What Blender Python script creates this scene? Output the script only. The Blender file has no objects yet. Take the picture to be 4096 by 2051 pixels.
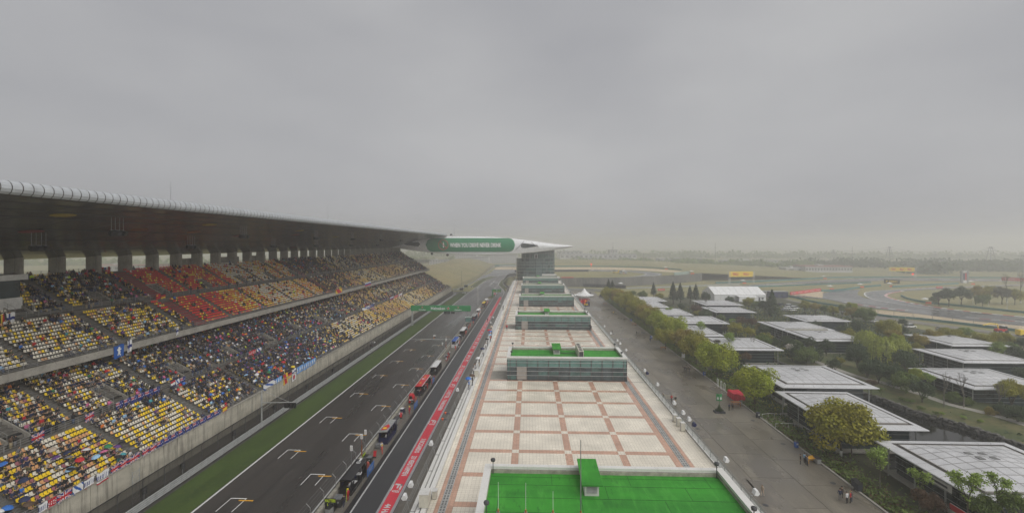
import bpy, bmesh, math, random
import numpy as np
from mathutils import Vector, Matrix

random.seed(7); RNG = np.random.default_rng(7)
S = bpy.context.scene
COL = S.collection

# ---------------------------------------------------------------- camera, world, sun, exposure
CAMH = 38.0; FPX = 1820.0; YAW = math.radians(2.2)
cam = bpy.data.cameras.new("camera"); cam.sensor_width = 36.0; cam.lens = FPX / 4096 * 36
cam.shift_y = -50.0 / 4096; cam.clip_start = 0.5; cam.clip_end = 20000
co = bpy.data.objects.new("camera", cam); COL.objects.link(co)
co.location = (0, 0, CAMH); co.rotation_euler = (math.pi / 2, 0, YAW); S.camera = co

w = bpy.data.worlds.new("World"); S.world = w; w.use_nodes = True
nt = w.node_tree; nt.nodes.clear(); N = nt.nodes.new; L = nt.links.new
wo = N("ShaderNodeOutputWorld"); bg = N("ShaderNodeBackground")
sky = N("ShaderNodeTexSky"); sky.sky_type = 'NISHITA'; sky.sun_disc = False
SUN_EL, SUN_AZ = math.radians(43), math.radians(127)
sky.sun_elevation = SUN_EL; sky.sun_rotation = SUN_AZ; sky.dust_density = 4
tc = N("ShaderNodeTexCoord")
mp = N("ShaderNodeMapping"); mp.inputs['Scale'].default_value = (1.0, 1.0, 2.6)
nz = N("ShaderNodeTexNoise"); nz.inputs['Scale'].default_value = 1.5; nz.inputs['Detail'].default_value = 4; nz.inputs['Roughness'].default_value = .42
cr = N("ShaderNodeValToRGB")
cr.color_ramp.elements[0].position = .33; cr.color_ramp.elements[0].color = (.325, .331, .358, 1)
cr.color_ramp.elements[1].position = .7; cr.color_ramp.elements[1].color = (.468, .47, .482, 1)
bw = N("ShaderNodeHueSaturation"); bw.inputs['Saturation'].default_value = .12; bw.inputs['Value'].default_value = .1
mx = N("ShaderNodeMix"); mx.data_type = 'RGBA'; mx.inputs[0].default_value = .93
L(tc.outputs['Generated'], mp.inputs['Vector']); L(mp.outputs[0], nz.inputs['Vector']); L(nz.outputs['Fac'], cr.inputs[0])
L(sky.outputs[0], bw.inputs['Color']); L(bw.outputs[0], mx.inputs[6]); L(cr.outputs[0], mx.inputs[7])
L(mx.outputs[2], bg.inputs['Color']); bg.inputs['Strength'].default_value = 0.58; L(bg.outputs[0], wo.inputs['Surface'])

sl = bpy.data.lights.new("sun", 'SUN'); sl.energy = 1.5; sl.angle = math.radians(75); sl.color = (1.0, .98, .95)
so = bpy.data.objects.new("sun", sl); COL.objects.link(so); so.location = (0, 0, 200)
so.rotation_euler = (math.pi / 2 - SUN_EL, 0, math.pi - SUN_AZ)   # shines from behind the camera's right shoulder

S.view_settings.view_transform = 'Standard'; S.view_settings.look = 'None'
S.view_settings.exposure = 0.82; S.view_settings.gamma = 1.0; S.view_settings.use_curve_mapping = False
S.cycles.volume_bounces = 3; S.cycles.max_bounces = 6; S.cycles.transparent_max_bounces = 12
S.cycles.use_denoising = True

# ---------------------------------------------------------------- helpers
ca, sa = math.cos(YAW), math.sin(YAW)
def D(px, py, t):
    """a point of the place seen at full-size pixel (px,py), t metres ahead of the camera"""
    xc = (px - 2048) / FPX * t
    return Vector((ca * xc - sa * t, sa * xc + ca * t, CAMH - (py - 975) / FPX * t))
def G(px, py, z=0.0):
    """the point at height z under a pixel of a survey photograph"""
    return D(px, py, (CAMH - z) * FPX / (py - 975))
def proj(x, y, z):
    xc = ca * x + sa * y; t = -sa * x + ca * y
    return 2048 + FPX * xc / t, 975 + FPX * (CAMH - z) / t, t

def wloc(o):
    v = Vector((0, 0, 0))
    while o is not None: v += o.location; o = o.parent
    return v
def tag(o, label=None, cat=None, group=None, kind=None):
    if label: o["label"] = label
    if cat: o["category"] = cat
    if group: o["group"] = group
    if kind: o["kind"] = kind
    return o
def empty(name, loc=(0, 0, 0), label=None, cat=None, group=None, rz=0.0):
    o = bpy.data.objects.new(name, None); COL.objects.link(o); o.location = loc; o.rotation_euler = (0, 0, rz)
    o.empty_display_size = .2
    return tag(o, label, cat, group)
def link(name, me, parent=None, loc=None, rz=0.0, scale=None):
    o = bpy.data.objects.new(name, me); COL.objects.link(o)
    if parent is not None: o.parent = parent
    if loc is not None: o.location = loc
    if rz: o.rotation_euler = (0, 0, rz)
    if scale is not None: o.scale = scale if hasattr(scale, '__len__') else (scale,) * 3
    return o
def clone(src, loc=None, rz=None, scale=None, label=None, group=None, parent=None):
    c = src.copy(); COL.objects.link(c); c.parent = parent
    if loc is not None: c.location = loc
    if rz is not None: c.rotation_euler = (0, 0, rz)
    if scale is not None: c.scale = scale if hasattr(scale, '__len__') else (scale,) * 3
    if label: c["label"] = label
    if group: c["group"] = group
    for ch in list(src.children): clone(ch, parent=c)
    return c
def recolor(o, i, m):
    o.material_slots[i].link = 'OBJECT'; o.material_slots[i].material = m

class MB:
    def __init__(s): s.v = []; s.f = []; s.m = []
    def face(s, pts, mi=0):
        n = len(s.v); s.v += [tuple(p) for p in pts]; s.f.append(tuple(range(n, n + len(pts)))); s.m.append(mi); return s
    def box(s, x0, x1, y0, y1, z0, z1, mi=0, M=None):
        n = len(s.v)
        p = [(x0, y0, z0), (x1, y0, z0), (x1, y1, z0), (x0, y1, z0), (x0, y0, z1), (x1, y0, z1), (x1, y1, z1), (x0, y1, z1)]
        if M is not None: p = [tuple(M @ Vector(q)) for q in p]
        s.v += p
        for q in ((0, 3, 2, 1), (4, 5, 6, 7), (0, 1, 5, 4), (1, 2, 6, 5), (2, 3, 7, 6), (3, 0, 4, 7)):
            s.f.append(tuple(n + i for i in q)); s.m.append(mi)
        return s
    def cbox(s, c, sz, mi=0, rz=0.0, rx=0.0, ry=0.0):
        M = Matrix.Translation(c) @ Matrix.Rotation(rz, 4, 'Z') @ Matrix.Rotation(ry, 4, 'Y') @ Matrix.Rotation(rx, 4, 'X')
        return s.box(-sz[0] / 2, sz[0] / 2, -sz[1] / 2, sz[1] / 2, -sz[2] / 2, sz[2] / 2, mi, M)
    def tube(s, p, q, r, n=6, mi=0, r2=None, cap=True):
        p, q = Vector(p), Vector(q); d = q - p
        if d.length < 1e-6: return s
        d.normalize(); a = d.orthogonal().normalized(); b = d.cross(a); r2 = r if r2 is None else r2; k = len(s.v)
        for c, R in ((p, r), (q, r2)):
            for i in range(n):
                t = 2 * math.pi * i / n; s.v.append(tuple(c + a * math.cos(t) * R + b * math.sin(t) * R))
        for i in range(n):
            j = (i + 1) % n; s.f.append((k + i, k + j, k + n + j, k + n + i)); s.m.append(mi)
        if cap:
            s.f.append(tuple(k + n - 1 - i for i in range(n))); s.m.append(mi)
            s.f.append(tuple(k + n + i for i in range(n))); s.m.append(mi)
        return s
    def path(s, pts, r, n=6, mi=0):
        for a, b in zip(pts[:-1], pts[1:]): s.tube(a, b, r, n, mi)
        return s
    def prism(s, pts, z0, z1, mi=0, side=None):
        n = len(pts); k = len(s.v); side = mi if side is None else side
        s.v += [(p[0], p[1], z0) for p in pts] + [(p[0], p[1], z1) for p in pts]
        s.f.append(tuple(k + n - 1 - i for i in range(n))); s.m.append(side)
        s.f.append(tuple(k + n + i for i in range(n))); s.m.append(mi)
        for i in range(n):
            j = (i + 1) % n; s.f.append((k + i, k + j, k + n + j, k + n + i)); s.m.append(side)
        return s
    def extr(s, prof, y0, y1, mi=0, cap=True):
        """profile of (x,z) drawn out along y"""
        n = len(prof); k = len(s.v)
        s.v += [(p[0], y0, p[1]) for p in prof] + [(p[0], y1, p[1]) for p in prof]
        for i in range(n):
            j = (i + 1) % n; s.f.append((k + i, k + j, k + n + j, k + n + i)); s.m.append(mi)
        if cap:
            s.f.append(tuple(k + n - 1 - i for i in range(n))); s.m.append(mi)
            s.f.append(tuple(k + n + i for i in range(n))); s.m.append(mi)
        return s
    def strip(s, A, B, mi=0):
        for i in range(len(A) - 1): s.face([A[i], A[i + 1], B[i + 1], B[i]], mi)
        return s
    def lathe(s, prof, c=(0, 0, 0), n=10, mi=0, sx=1, sy=1):
        k = len(s.v); m = len(prof)
        for r, z in prof:
            for i in range(n):
                t = 2 * math.pi * i / n; s.v.append((c[0] + r * sx * math.cos(t), c[1] + r * sy * math.sin(t), c[2] + z))
        for a in range(m - 1):
            for i in range(n):
                j = (i + 1) % n; s.f.append((k + a * n + i, k + a * n + j, k + (a + 1) * n + j, k + (a + 1) * n + i)); s.m.append(mi)
        s.f.append(tuple(k + n - 1 - i for i in range(n))); s.m.append(mi)
        s.f.append(tuple(k + (m - 1) * n + i for i in range(n))); s.m.append(mi)
        return s
    def mesh(s, name, mats, smooth=False, off=(0, 0, 0)):
        me = bpy.data.meshes.new(name)
        v = [(p[0] - off[0], p[1] - off[1], p[2] - off[2]) for p in s.v] if any(off) else s.v
        me.from_pydata(v, [], s.f)
        for m in (mats if isinstance(mats, (list, tuple)) else [mats]): me.materials.append(m)
        me.polygons.foreach_set("material_index", s.m)
        if smooth: me.polygons.foreach_set("use_smooth", [True] * len(s.f))
        me.update(); return me
    def build(s, name, mats, parent=None, smooth=False, world=True):
        """one mesh object; with world=True the coordinates are world ones whatever the parent's place"""
        if parent is not None and world:
            o = link(name, s.mesh(name, mats, smooth), parent, -wloc(parent))
        else: o = link(name, s.mesh(name, mats, smooth), parent)
        return o

# ---------------------------------------------------------------- materials
MATS = {}
def mat(name, c, rough=.7, var=.12, scale=3.0, metal=0.0, c2=None, bump=0.0, spec=.5, detail=5, coord='Position', stretch=None, bscale=None):
    if name in MATS: return MATS[name]
    m = bpy.data.materials.new(name); m.use_nodes = True; t = m.node_tree; b = t.nodes['Principled BSDF']
    b.inputs['Roughness'].default_value = rough; b.inputs['Metallic'].default_value = metal; b.inputs['Specular IOR Level'].default_value = spec
    c2 = c2 or tuple(max(0, x * (1 - 2 * var)) for x in c)
    if var or c2:
        if coord == 'Position': g = t.nodes.new('ShaderNodeNewGeometry'); out = g.outputs['Position']
        else: g = t.nodes.new('ShaderNodeTexCoord'); out = g.outputs[coord]
        n = t.nodes.new('ShaderNodeTexNoise'); n.inputs['Scale'].default_value = scale; n.inputs['Detail'].default_value = detail; n.inputs['Roughness'].default_value = .62
        if stretch:
            q = t.nodes.new('ShaderNodeMapping'); q.inputs['Scale'].default_value = stretch; t.links.new(out, q.inputs[0]); out = q.outputs[0]
        t.links.new(out, n.inputs['Vector'])
        r = t.nodes.new('ShaderNodeValToRGB'); r.color_ramp.elements[0].position = .32; r.color_ramp.elements[1].position = .68
        r.color_ramp.elements[0].color = (*c2, 1); r.color_ramp.elements[1].color = (*c, 1)
        t.links.new(n.outputs['Fac'], r.inputs[0]); t.links.new(r.outputs[0], b.inputs['Base Color'])
        if bump:
            bn = t.nodes.new('ShaderNodeBump'); bn.inputs['Strength'].default_value = bump; bn.inputs['Distance'].default_value = .05
            if bscale:
                n2 = t.nodes.new('ShaderNodeTexNoise'); n2.inputs['Scale'].default_value = bscale; n2.inputs['Detail'].default_value = 4
                t.links.new(out, n2.inputs['Vector']); t.links.new(n2.outputs['Fac'], bn.inputs['Height'])
            else: t.links.new(n.outputs['Fac'], bn.inputs['Height'])
            t.links.new(bn.outputs[0], b.inputs['Normal'])
    else: b.inputs['Base Color'].default_value = (*c, 1)
    MATS[name] = m; return m
def flat(name, c, rough=.6, metal=0.0): return mat(name, c, rough, .06, 2.5, metal)
def attr_mat(name, rough=.6):
    m = bpy.data.materials.new(name); m.use_nodes = True; t = m.node_tree; b = t.nodes['Principled BSDF']; b.inputs['Roughness'].default_value = rough
    a = t.nodes.new('ShaderNodeAttribute'); a.attribute_name = 'Col'; t.links.new(a.outputs['Color'], b.inputs['Base Color']); MATS[name] = m; return m
def layered(name, layers, rough=.7, bump=0, bscale=8, wet=None):
    """base colour mixed through several noise layers: (colour, scale, lo, hi, stretch)"""
    m = bpy.data.materials.new(name); m.use_nodes = True; t = m.node_tree; b = t.nodes['Principled BSDF']; b.inputs['Roughness'].default_value = rough
    g = t.nodes.new('ShaderNodeNewGeometry'); cur = None
    for c, sc, lo, hi, st in layers:
        if cur is None:
            n = t.nodes.new('ShaderNodeRGB'); n.outputs[0].default_value = (*c, 1); cur = n.outputs[0]; continue
        q = t.nodes.new('ShaderNodeMapping'); q.inputs['Scale'].default_value = st or (1, 1, 1); t.links.new(g.outputs['Position'], q.inputs[0])
        n = t.nodes.new('ShaderNodeTexNoise'); n.inputs['Scale'].default_value = sc; n.inputs['Detail'].default_value = 6; n.inputs['Roughness'].default_value = .6
        t.links.new(q.outputs[0], n.inputs['Vector'])
        r = t.nodes.new('ShaderNodeMapRange'); r.inputs[1].default_value = lo; r.inputs[2].default_value = hi; t.links.new(n.outputs['Fac'], r.inputs[0])
        x = t.nodes.new('ShaderNodeMix'); x.data_type = 'RGBA'; t.links.new(r.outputs[0], x.inputs[0]); t.links.new(cur, x.inputs[6]); x.inputs[7].default_value = (*c, 1); cur = x.outputs[2]
        if wet and len(wet) and wet[0] == sc:
            rr = t.nodes.new('ShaderNodeMapRange'); rr.inputs[3].default_value = rough; rr.inputs[4].default_value = wet[1]; t.links.new(r.outputs[0], rr.inputs[0]); t.links.new(rr.outputs[0], b.inputs['Roughness'])
    t.links.new(cur, b.inputs['Base Color'])
    if bump:
        n = t.nodes.new('ShaderNodeTexNoise'); n.inputs['Scale'].default_value = bscale; n.inputs['Detail'].default_value = 4; t.links.new(g.outputs['Position'], n.inputs['Vector'])
        bn = t.nodes.new('ShaderNodeBump'); bn.inputs['Strength'].default_value = bump; bn.inputs['Distance'].default_value = .04; t.links.new(n.outputs['Fac'], bn.inputs['Height']); t.links.new(bn.outputs[0], b.inputs['Normal'])
    MATS[name] = m; return m
def tiled(name, c, cm, size, rough=.3, var=.06, mortar=.04, sizey=None):
    """small square tiles with thin joints, too fine to pick apart"""
    m = bpy.data.materials.new(name); m.use_nodes = True; t = m.node_tree; b = t.nodes['Principled BSDF']
    g = t.nodes.new('ShaderNodeNewGeometry'); k = t.nodes.new('ShaderNodeTexBrick'); k.offset = 0; k.squash = 1
    k.inputs['Scale'].default_value = 1.0; k.inputs['Brick Width'].default_value = size; k.inputs['Row Height'].default_value = sizey or size
    k.inputs['Mortar Size'].default_value = mortar * size; k.inputs['Mortar Smooth'].default_value = .2
    k.inputs['Color1'].default_value = (*c, 1); k.inputs['Color2'].default_value = (*[x * (1 - var) for x in c], 1); k.inputs['Mortar'].default_value = (*cm, 1)
    t.links.new(g.outputs['Position'], k.inputs['Vector'])
    n = t.nodes.new('ShaderNodeTexNoise'); n.inputs['Scale'].default_value = .35; n.inputs['Detail'].default_value = 6; t.links.new(g.outputs['Position'], n.inputs['Vector'])
    r = t.nodes.new('ShaderNodeMapRange'); r.inputs[1].default_value = .3; r.inputs[2].default_value = .7; r.inputs[3].default_value = .76; r.inputs[4].default_value = 1.0; t.links.new(n.outputs['Fac'], r.inputs[0])
    x = t.nodes.new('ShaderNodeMix'); x.data_type = 'RGBA'; x.blend_type = 'MULTIPLY'; x.inputs[0].default_value = 1; t.links.new(k.outputs['Color'], x.inputs[6]); t.links.new(r.outputs[0], x.inputs[7])
    t.links.new(x.outputs[2], b.inputs['Base Color'])
    r2 = t.nodes.new('ShaderNodeMapRange'); r2.inputs[1].default_value = .35; r2.inputs[2].default_value = .65; r2.inputs[3].default_value = rough * .6; r2.inputs[4].default_value = rough * 1.5
    t.links.new(n.outputs['Fac'], r2.inputs[0]); t.links.new(r2.outputs[0], b.inputs['Roughness'])
    MATS[name] = m; return m
def glassy(name, c, rough=.08, var=.25, scale=.4, spec=.6):
    return mat(name, c, rough, var, scale, 0, None, 0, spec)
def see_through(name, c, fac):
    m = bpy.data.materials.new(name); m.use_nodes = True; t = m.node_tree; b = t.nodes['Principled BSDF']
    b.inputs['Base Color'].default_value = (*c, 1); b.inputs['Roughness'].default_value = .6; b.inputs['Alpha'].default_value = fac; MATS[name] = m; return m

# real-world base colours
mat('asphalt', (.060, .056, .053), .55); 
layered('track_asphalt', [((.064, .058, .053), 0, 0, 1, None), ((.042, .04, .039), .12, .42, .68, (1, .12, 1)), ((.066, .06, .054), 2.2, .5, .8, (1, .5, 1)), ((.04, .038, .037), .55, .5, .75, (3, .06, 1))], .42, .25, 30, (.12, .2))
layered('pit_asphalt', [((.038, .039, .042), 0, 0, 1, None), ((.06, .06, .06), .25, .5, .8, (1, .2, 1))], .4, .15, 30)
layered('concrete_walk', [((.165, .145, .115), 0, 0, 1, None), ((.105, .092, .075), .09, .4, .62, (1, .45, 1)), ((.215, .19, .145), .33, .52, .74, (1.2, .35, 1)), ((.09, .08, .066), 1.3, .55, .8, (2, .4, 1)), ((.2, .18, .14), 5, .5, .9, None)], .5, .2, 12, (.09, .22))
layered('apron', [((.16, .145, .12), 0, 0, 1, None), ((.1, .09, .075), .2, .42, .66, (1, .3, 1)), ((.2, .18, .15), 1.5, .5, .8, None)], .5, .15, 12)
layered('verge', [((.05, .088, .012), 0, 0, 1, None), ((.03, .056, .009), .3, .4, .7, (1, .3, 1)), ((.075, .1, .015), 1.4, .5, .8, None), ((.02, .035, .008), 6, .5, .75, None)], .95, .6, 14)
layered('garden', [((.03, .036, .012), 0, 0, 1, None), ((.06, .06, .022), .12, .42, .62, None), ((.02, .025, .01), .7, .5, .7, None), ((.075, .06, .03), .3, .55, .75, None)], .95, .5, 6)
layered('lawn', [((.055, .07, .016), 0, 0, 1, None), ((.11, .1, .035), .16, .45, .62, None), ((.035, .055, .012), .8, .5, .7, None)], .95, .5, 6)
layered('far_grass', [((.19, .19, .07), 0, 0, 1, None), ((.26, .23, .1), .012, .4, .62, None), ((.11, .12, .045), .05, .5, .72, None), ((.2, .17, .075), .4, .45, .7, None)], .95)
layered('hill_grass', [((.23, .19, .085), 0, 0, 1, None), ((.16, .155, .06), .03, .42, .62, None), ((.28, .24, .12), .25, .5, .75, None)], .95)
layered('gravel_trap', [((.52, .42, .28), 0, 0, 1, None), ((.44, .35, .23), .2, .4, .65, None), ((.58, .48, .33), 1.5, .5, .7, None)], .95)
layered('wet_asphalt', [((.085, .083, .083), 0, 0, 1, None), ((.05, .05, .052), .03, .42, .62, None), ((.12, .115, .11), .15, .55, .75, None)], .35, 0, 8, (.03, .16))
mat('paint', (.74, .74, .72), .5, .08, 4); mat('paint_worn', (.6, .6, .58), .6, .2, 6); mat('paint_faint', (.13, .125, .12), .6, .2, 4)
mat('paint_yellow', (.85, .42, .01), .5, .08, 4); mat('kerb_red', (.55, .05, .04), .6); mat('pit_red', (.78, .045, .075), .5, .06, 1.2); mat('pit_grey', (.42, .42, .43), .6, .12, 1.5)
mat('white', (.74, .74, .73), .45, .05, 2); mat('offwhite', (.62, .61, .58), .5, .1, 1.5); mat('cream_box', (.6, .57, .48), .5, .08, 3)
layered('concrete', [((.34, .32, .28), 0, 0, 1, None), ((.24, .225, .195), .5, .4, .7, None), ((.17, .16, .14), 2.2, .55, .8, None)], .85, .1, 8)
layered('stained_wall', [((.46, .43, .35), 0, 0, 1, None), ((.33, .31, .25), .25, .42, .68, (1, 1, 2)), ((.13, .12, .1), 1.1, .5, .72, (1, 1.6, .12)), ((.09, .085, .07), .6, .58, .75, (1, 2.5, .25))], .85, .1, 10)
layered('retaining', [((.15, .145, .135), 0, 0, 1, None), ((.1, .1, .095), .08, .4, .62, None), ((.2, .195, .18), .3, .5, .75, (1, 1, .2))], .9)
layered('step_concrete', [((.135, .125, .11), 0, 0, 1, None), ((.085, .08, .07), .8, .42, .7, None), ((.055, .052, .047), 3, .55, .8, None)], .85)
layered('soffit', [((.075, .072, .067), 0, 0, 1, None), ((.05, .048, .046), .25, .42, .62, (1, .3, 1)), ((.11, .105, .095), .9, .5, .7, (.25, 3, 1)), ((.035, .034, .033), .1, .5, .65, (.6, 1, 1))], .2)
mat('steel', (.3, .31, .32), .4, .15, 2, .6); mat('galv', (.42, .43, .42), .5, .15, 2, .3); mat('dark_steel', (.07, .07, .075), .5, .1, 3, .3); mat('rail_grey', (.28, .28, .27), .5, .1, 2, .2)
mat('roof_tube', (.42, .44, .46), .3, .1, .8); mat('roof_ring', (.06, .05, .045), .7)
mat('wing_skin', (.8, .81, .82), .4, .04, .15); mat('wing_green', (.02, .21, .09), .5, .08, .3); mat('sign_green', (.022, .24, .075), .5, .06, .4)
tiled('tile_cream', (.82, .755, .63), (.46, .4, .32), .42, .2, .05, .035); tiled('tile_tan', (.60, .36, .255), (.36, .24, .18), .42, .22, .12, .04)
layered('grey_slab', [((.42, .42, .4), 0, 0, 1, None), ((.3, .3, .29), .5, .45, .65, None)], .5); mat('drain', (.16, .16, .155), .5, .2, 6)
layered('white_ledge', [((.64, .63, .6), 0, 0, 1, None), ((.58, .57, .53), .4, .45, .7, (1, .2, 1)), ((.42, .4, .36), 2.5, .6, .8, None)], .45)
layered('turf', [((.032, .26, .016), 0, 0, 1, None), ((.016, .165, .01), .25, .4, .65, (.5, 1.4, 1)), ((.055, .31, .03), 1.1, .5, .75, (2, .4, 1)), ((.01, .125, .009), 3.5, .58, .75, (1, .25, 1))], .85, .5, 20)
mat('turf_seam', (.008, .09, .008), .9)
glassy('glass_box', (.085, .17, .16), .1, .3, .35, .7); glassy('glass_box_b', (.06, .085, .095), .1, .3, .3, .7); glassy('glass_box_c', (.13, .27, .245), .12, .2, .4, .7); mat('blind', (.34, .31, .28), .6, .08, 1)
glassy('glass_tower', (.15, .205, .215), .12, .35, .12, .6); glassy('glass_dark', (.025, .04, .045), .1, .4, .3, .6); glassy('glass_pav', (.035, .062, .072), .12, .4, .2, .6)
mat('fascia', (.55, .56, .57), .3, .08, 1, .3); mat('fascia_edge', (.33, .42, .38), .4, .15, 1.5); mat('plinth', (.4, .38, .31), .8, .25, 1.5)
layered('pav_roof', [((.52, .52, .525), 0, 0, 1, None), ((.43, .43, .435), .35, .42, .7, None), ((.6, .6, .6), .12, .5, .7, None), ((.44, .43, .42), 2.5, .6, .85, None)], .35)
layered('pav_roof_b', [((.52, .52, .53), 0, 0, 1, None), ((.44, .44, .45), .4, .42, .7, None)], .35)
mat('pav_gap', (.075, .065, .055), .8); mat('pav_joint', (.33, .31, .29), .7); mat('eave', (.5, .5, .51), .3, .1, 1, .2)
layered('rock', [((.085, .08, .072), 0, 0, 1, None), ((.15, .14, .125), 1.2, .5, .7, None)], .9, .5, 4)
m_ = mat('water', (.012, .012, .01), .08, .2, .1, spec=.2); mat('red_cloth', (.62, .008, .035), .7, .15, 3); mat('wood', (.5, .2, .05), .6, .2, 4); mat('blue', (.02, .1, .42), .5, .1, 3); mat('bin_dark', (.03, .035, .05), .5)
mat('teal', (.06, .2, .2), .6, .15, .3); mat('orange', (.75, .13, .04), .5, .05); mat('yellow', (.85, .6, .02), .5, .06); mat('black', (.018, .018, .02), .45, .1, 3); mat('red', (.6, .02, .03), .45, .08, 2); mat('navy', (.015, .02, .08), .5)
mat('lime', (.65, .85, .03), .5, .02); mat('board_blue', (.03, .17, .55), .5, .06, 2); mat('tent', (.76, .76, .75), .5, .05, .6); mat('far_white', (.5, .5, .49), .7, .08, .05); mat('far_grey', (.27, .27, .27), .7, .1, .05); mat('far_window', (.08, .085, .09), .4); mat('far_red', (.3, .14, .12), .7)
mat('skin', (.45, .28, .19), .6, .05); mat('hair', (.012, .01, .009), .6, .1); mat('hair_fair', (.3, .2, .09), .6, .1)
CLOTH = {}
for k_, c_ in dict(black=(.015, .015, .018), navy=(.02, .03, .08), grey=(.16, .16, .17), red=(.5, .02, .03), blue=(.03, .15, .5), white=(.68, .68, .68), brown=(.09, .055, .035), olive=(.09, .09, .04), green=(.03, .2, .08), pink=(.6, .15, .3), purple=(.12, .05, .2), yellow=(.75, .55, .03), orange=(.75, .2, .03), teal=(.05, .3, .35), khaki=(.32, .25, .14), denim=(.06, .09, .16), salmon=(.75, .16, .12), beige=(.45, .36, .28), lime=(.6, .8, .05), lightblue=(.3, .5, .7)).items():
    CLOTH[k_] = mat('cloth_' + k_, c_, .8, .12, 6)
attr_mat('attr', .55); attr_mat('attr_rough', .85)
see_through('mesh_wire', (.05, .045, .04), .72); see_through('fine_mesh', (.1, .1, .1), .17); see_through('clear', (.45, .5, .5), .3)
m = bpy.data.materials.new('lamp_red'); m.use_nodes = True; b = m.node_tree.nodes['Principled BSDF']; b.inputs['Base Color'].default_value = (.8, .02, .02, 1); b.inputs['Emission Color'].default_value = (1, .05, .04, 1); b.inputs['Emission Strength'].default_value = 1.0; MATS['lamp_red'] = m
K = MATS

# ---------------------------------------------------------------- lettering (made first, while the scene is small)
TXT = {}
def text_mesh(s, m, bold=.0, ext=.01, space=1.0, shear=0.0):
    key = (s, m.name, bold, shear)
    if key in TXT: return TXT[key]
    c = bpy.data.curves.new("lettering", 'FONT'); c.body = s; c.size = 1.0; c.align_x = 'CENTER'; c.align_y = 'CENTER'
    c.offset = bold; c.extrude = ext; c.space_character = space; c.resolution_u = 2; c.shear = shear
    o = bpy.data.objects.new("lettering", c); COL.objects.link(o)
    dg = bpy.context.evaluated_depsgraph_get(); me = bpy.data.meshes.new_from_object(o.evaluated_get(dg))
    bpy.data.objects.remove(o); bpy.data.curves.remove(c)
    n = len(me.vertices); a = np.empty(n * 3, np.float32); me.vertices.foreach_get('co', a); a = a.reshape(-1, 3)
    mn, mxx = a.min(0), a.max(0); a[:, :2] -= (mn[:2] + mxx[:2]) / 2; me.vertices.foreach_set('co', a.ravel()); me['w'] = float(mxx[0] - mn[0]); me['h'] = float(mxx[1] - mn[1])
    me.materials.clear(); me.materials.append(m); TXT[key] = me; return me
def letter(name, s, m, parent, centre, right, up, width=None, height=None, bold=.0, shear=0.0, ext=.01):
    """flat lettering centred at a world point; right and up are world directions; parent unrotated"""
    me = text_mesh(s, m, bold, ext, 1.0, shear)
    r, u = Vector(right).normalized(), Vector(up).normalized(); nrm = r.cross(u)
    if width is None: sx = sy = height / me['h']
    elif height is None: sx = sy = width / me['w']
    else: sx, sy = width / me['w'], height / me['h']
    o = link(name, me, parent)
    M = Matrix((r * sx, u * sy, nrm)).transposed().to_4x4(); M.translation = Vector(centre) - (wloc(parent) if parent else Vector())
    o.matrix_local = M; return o
for s_, m_, b_ in (("WHEN YOU DRIVE NEVER DRINK", 'white', .04), ("Heineken", 'white', .025), ("VALTTERI", 'lime', .02), ("LEWIS", 'lime', .02), ("44 HAMILTON", 'white', .03), ("33 VERSTAPPEN", 'white', .03), ("3 RICCIARDO", 'white', .03), ("7 RAIKKONEN", 'white', .03), ("5 VETTEL", 'white', .03), ("11 PEREZ", 'white', .03), ("31 OCON", 'white', .03), ("F1", 'white', .04), ("PIRELLI", 'red', .03), ("Fly Emirates", 'white', .01), ("P ZERO", 'yellow', .02), ("FIA", 'yellow', .02), ("L", 'lime', .02), ("ROLEX", 'yellow', .01), ("YETI", 'navy', .02)):
    text_mesh(s_, K[m_], b_)
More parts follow.
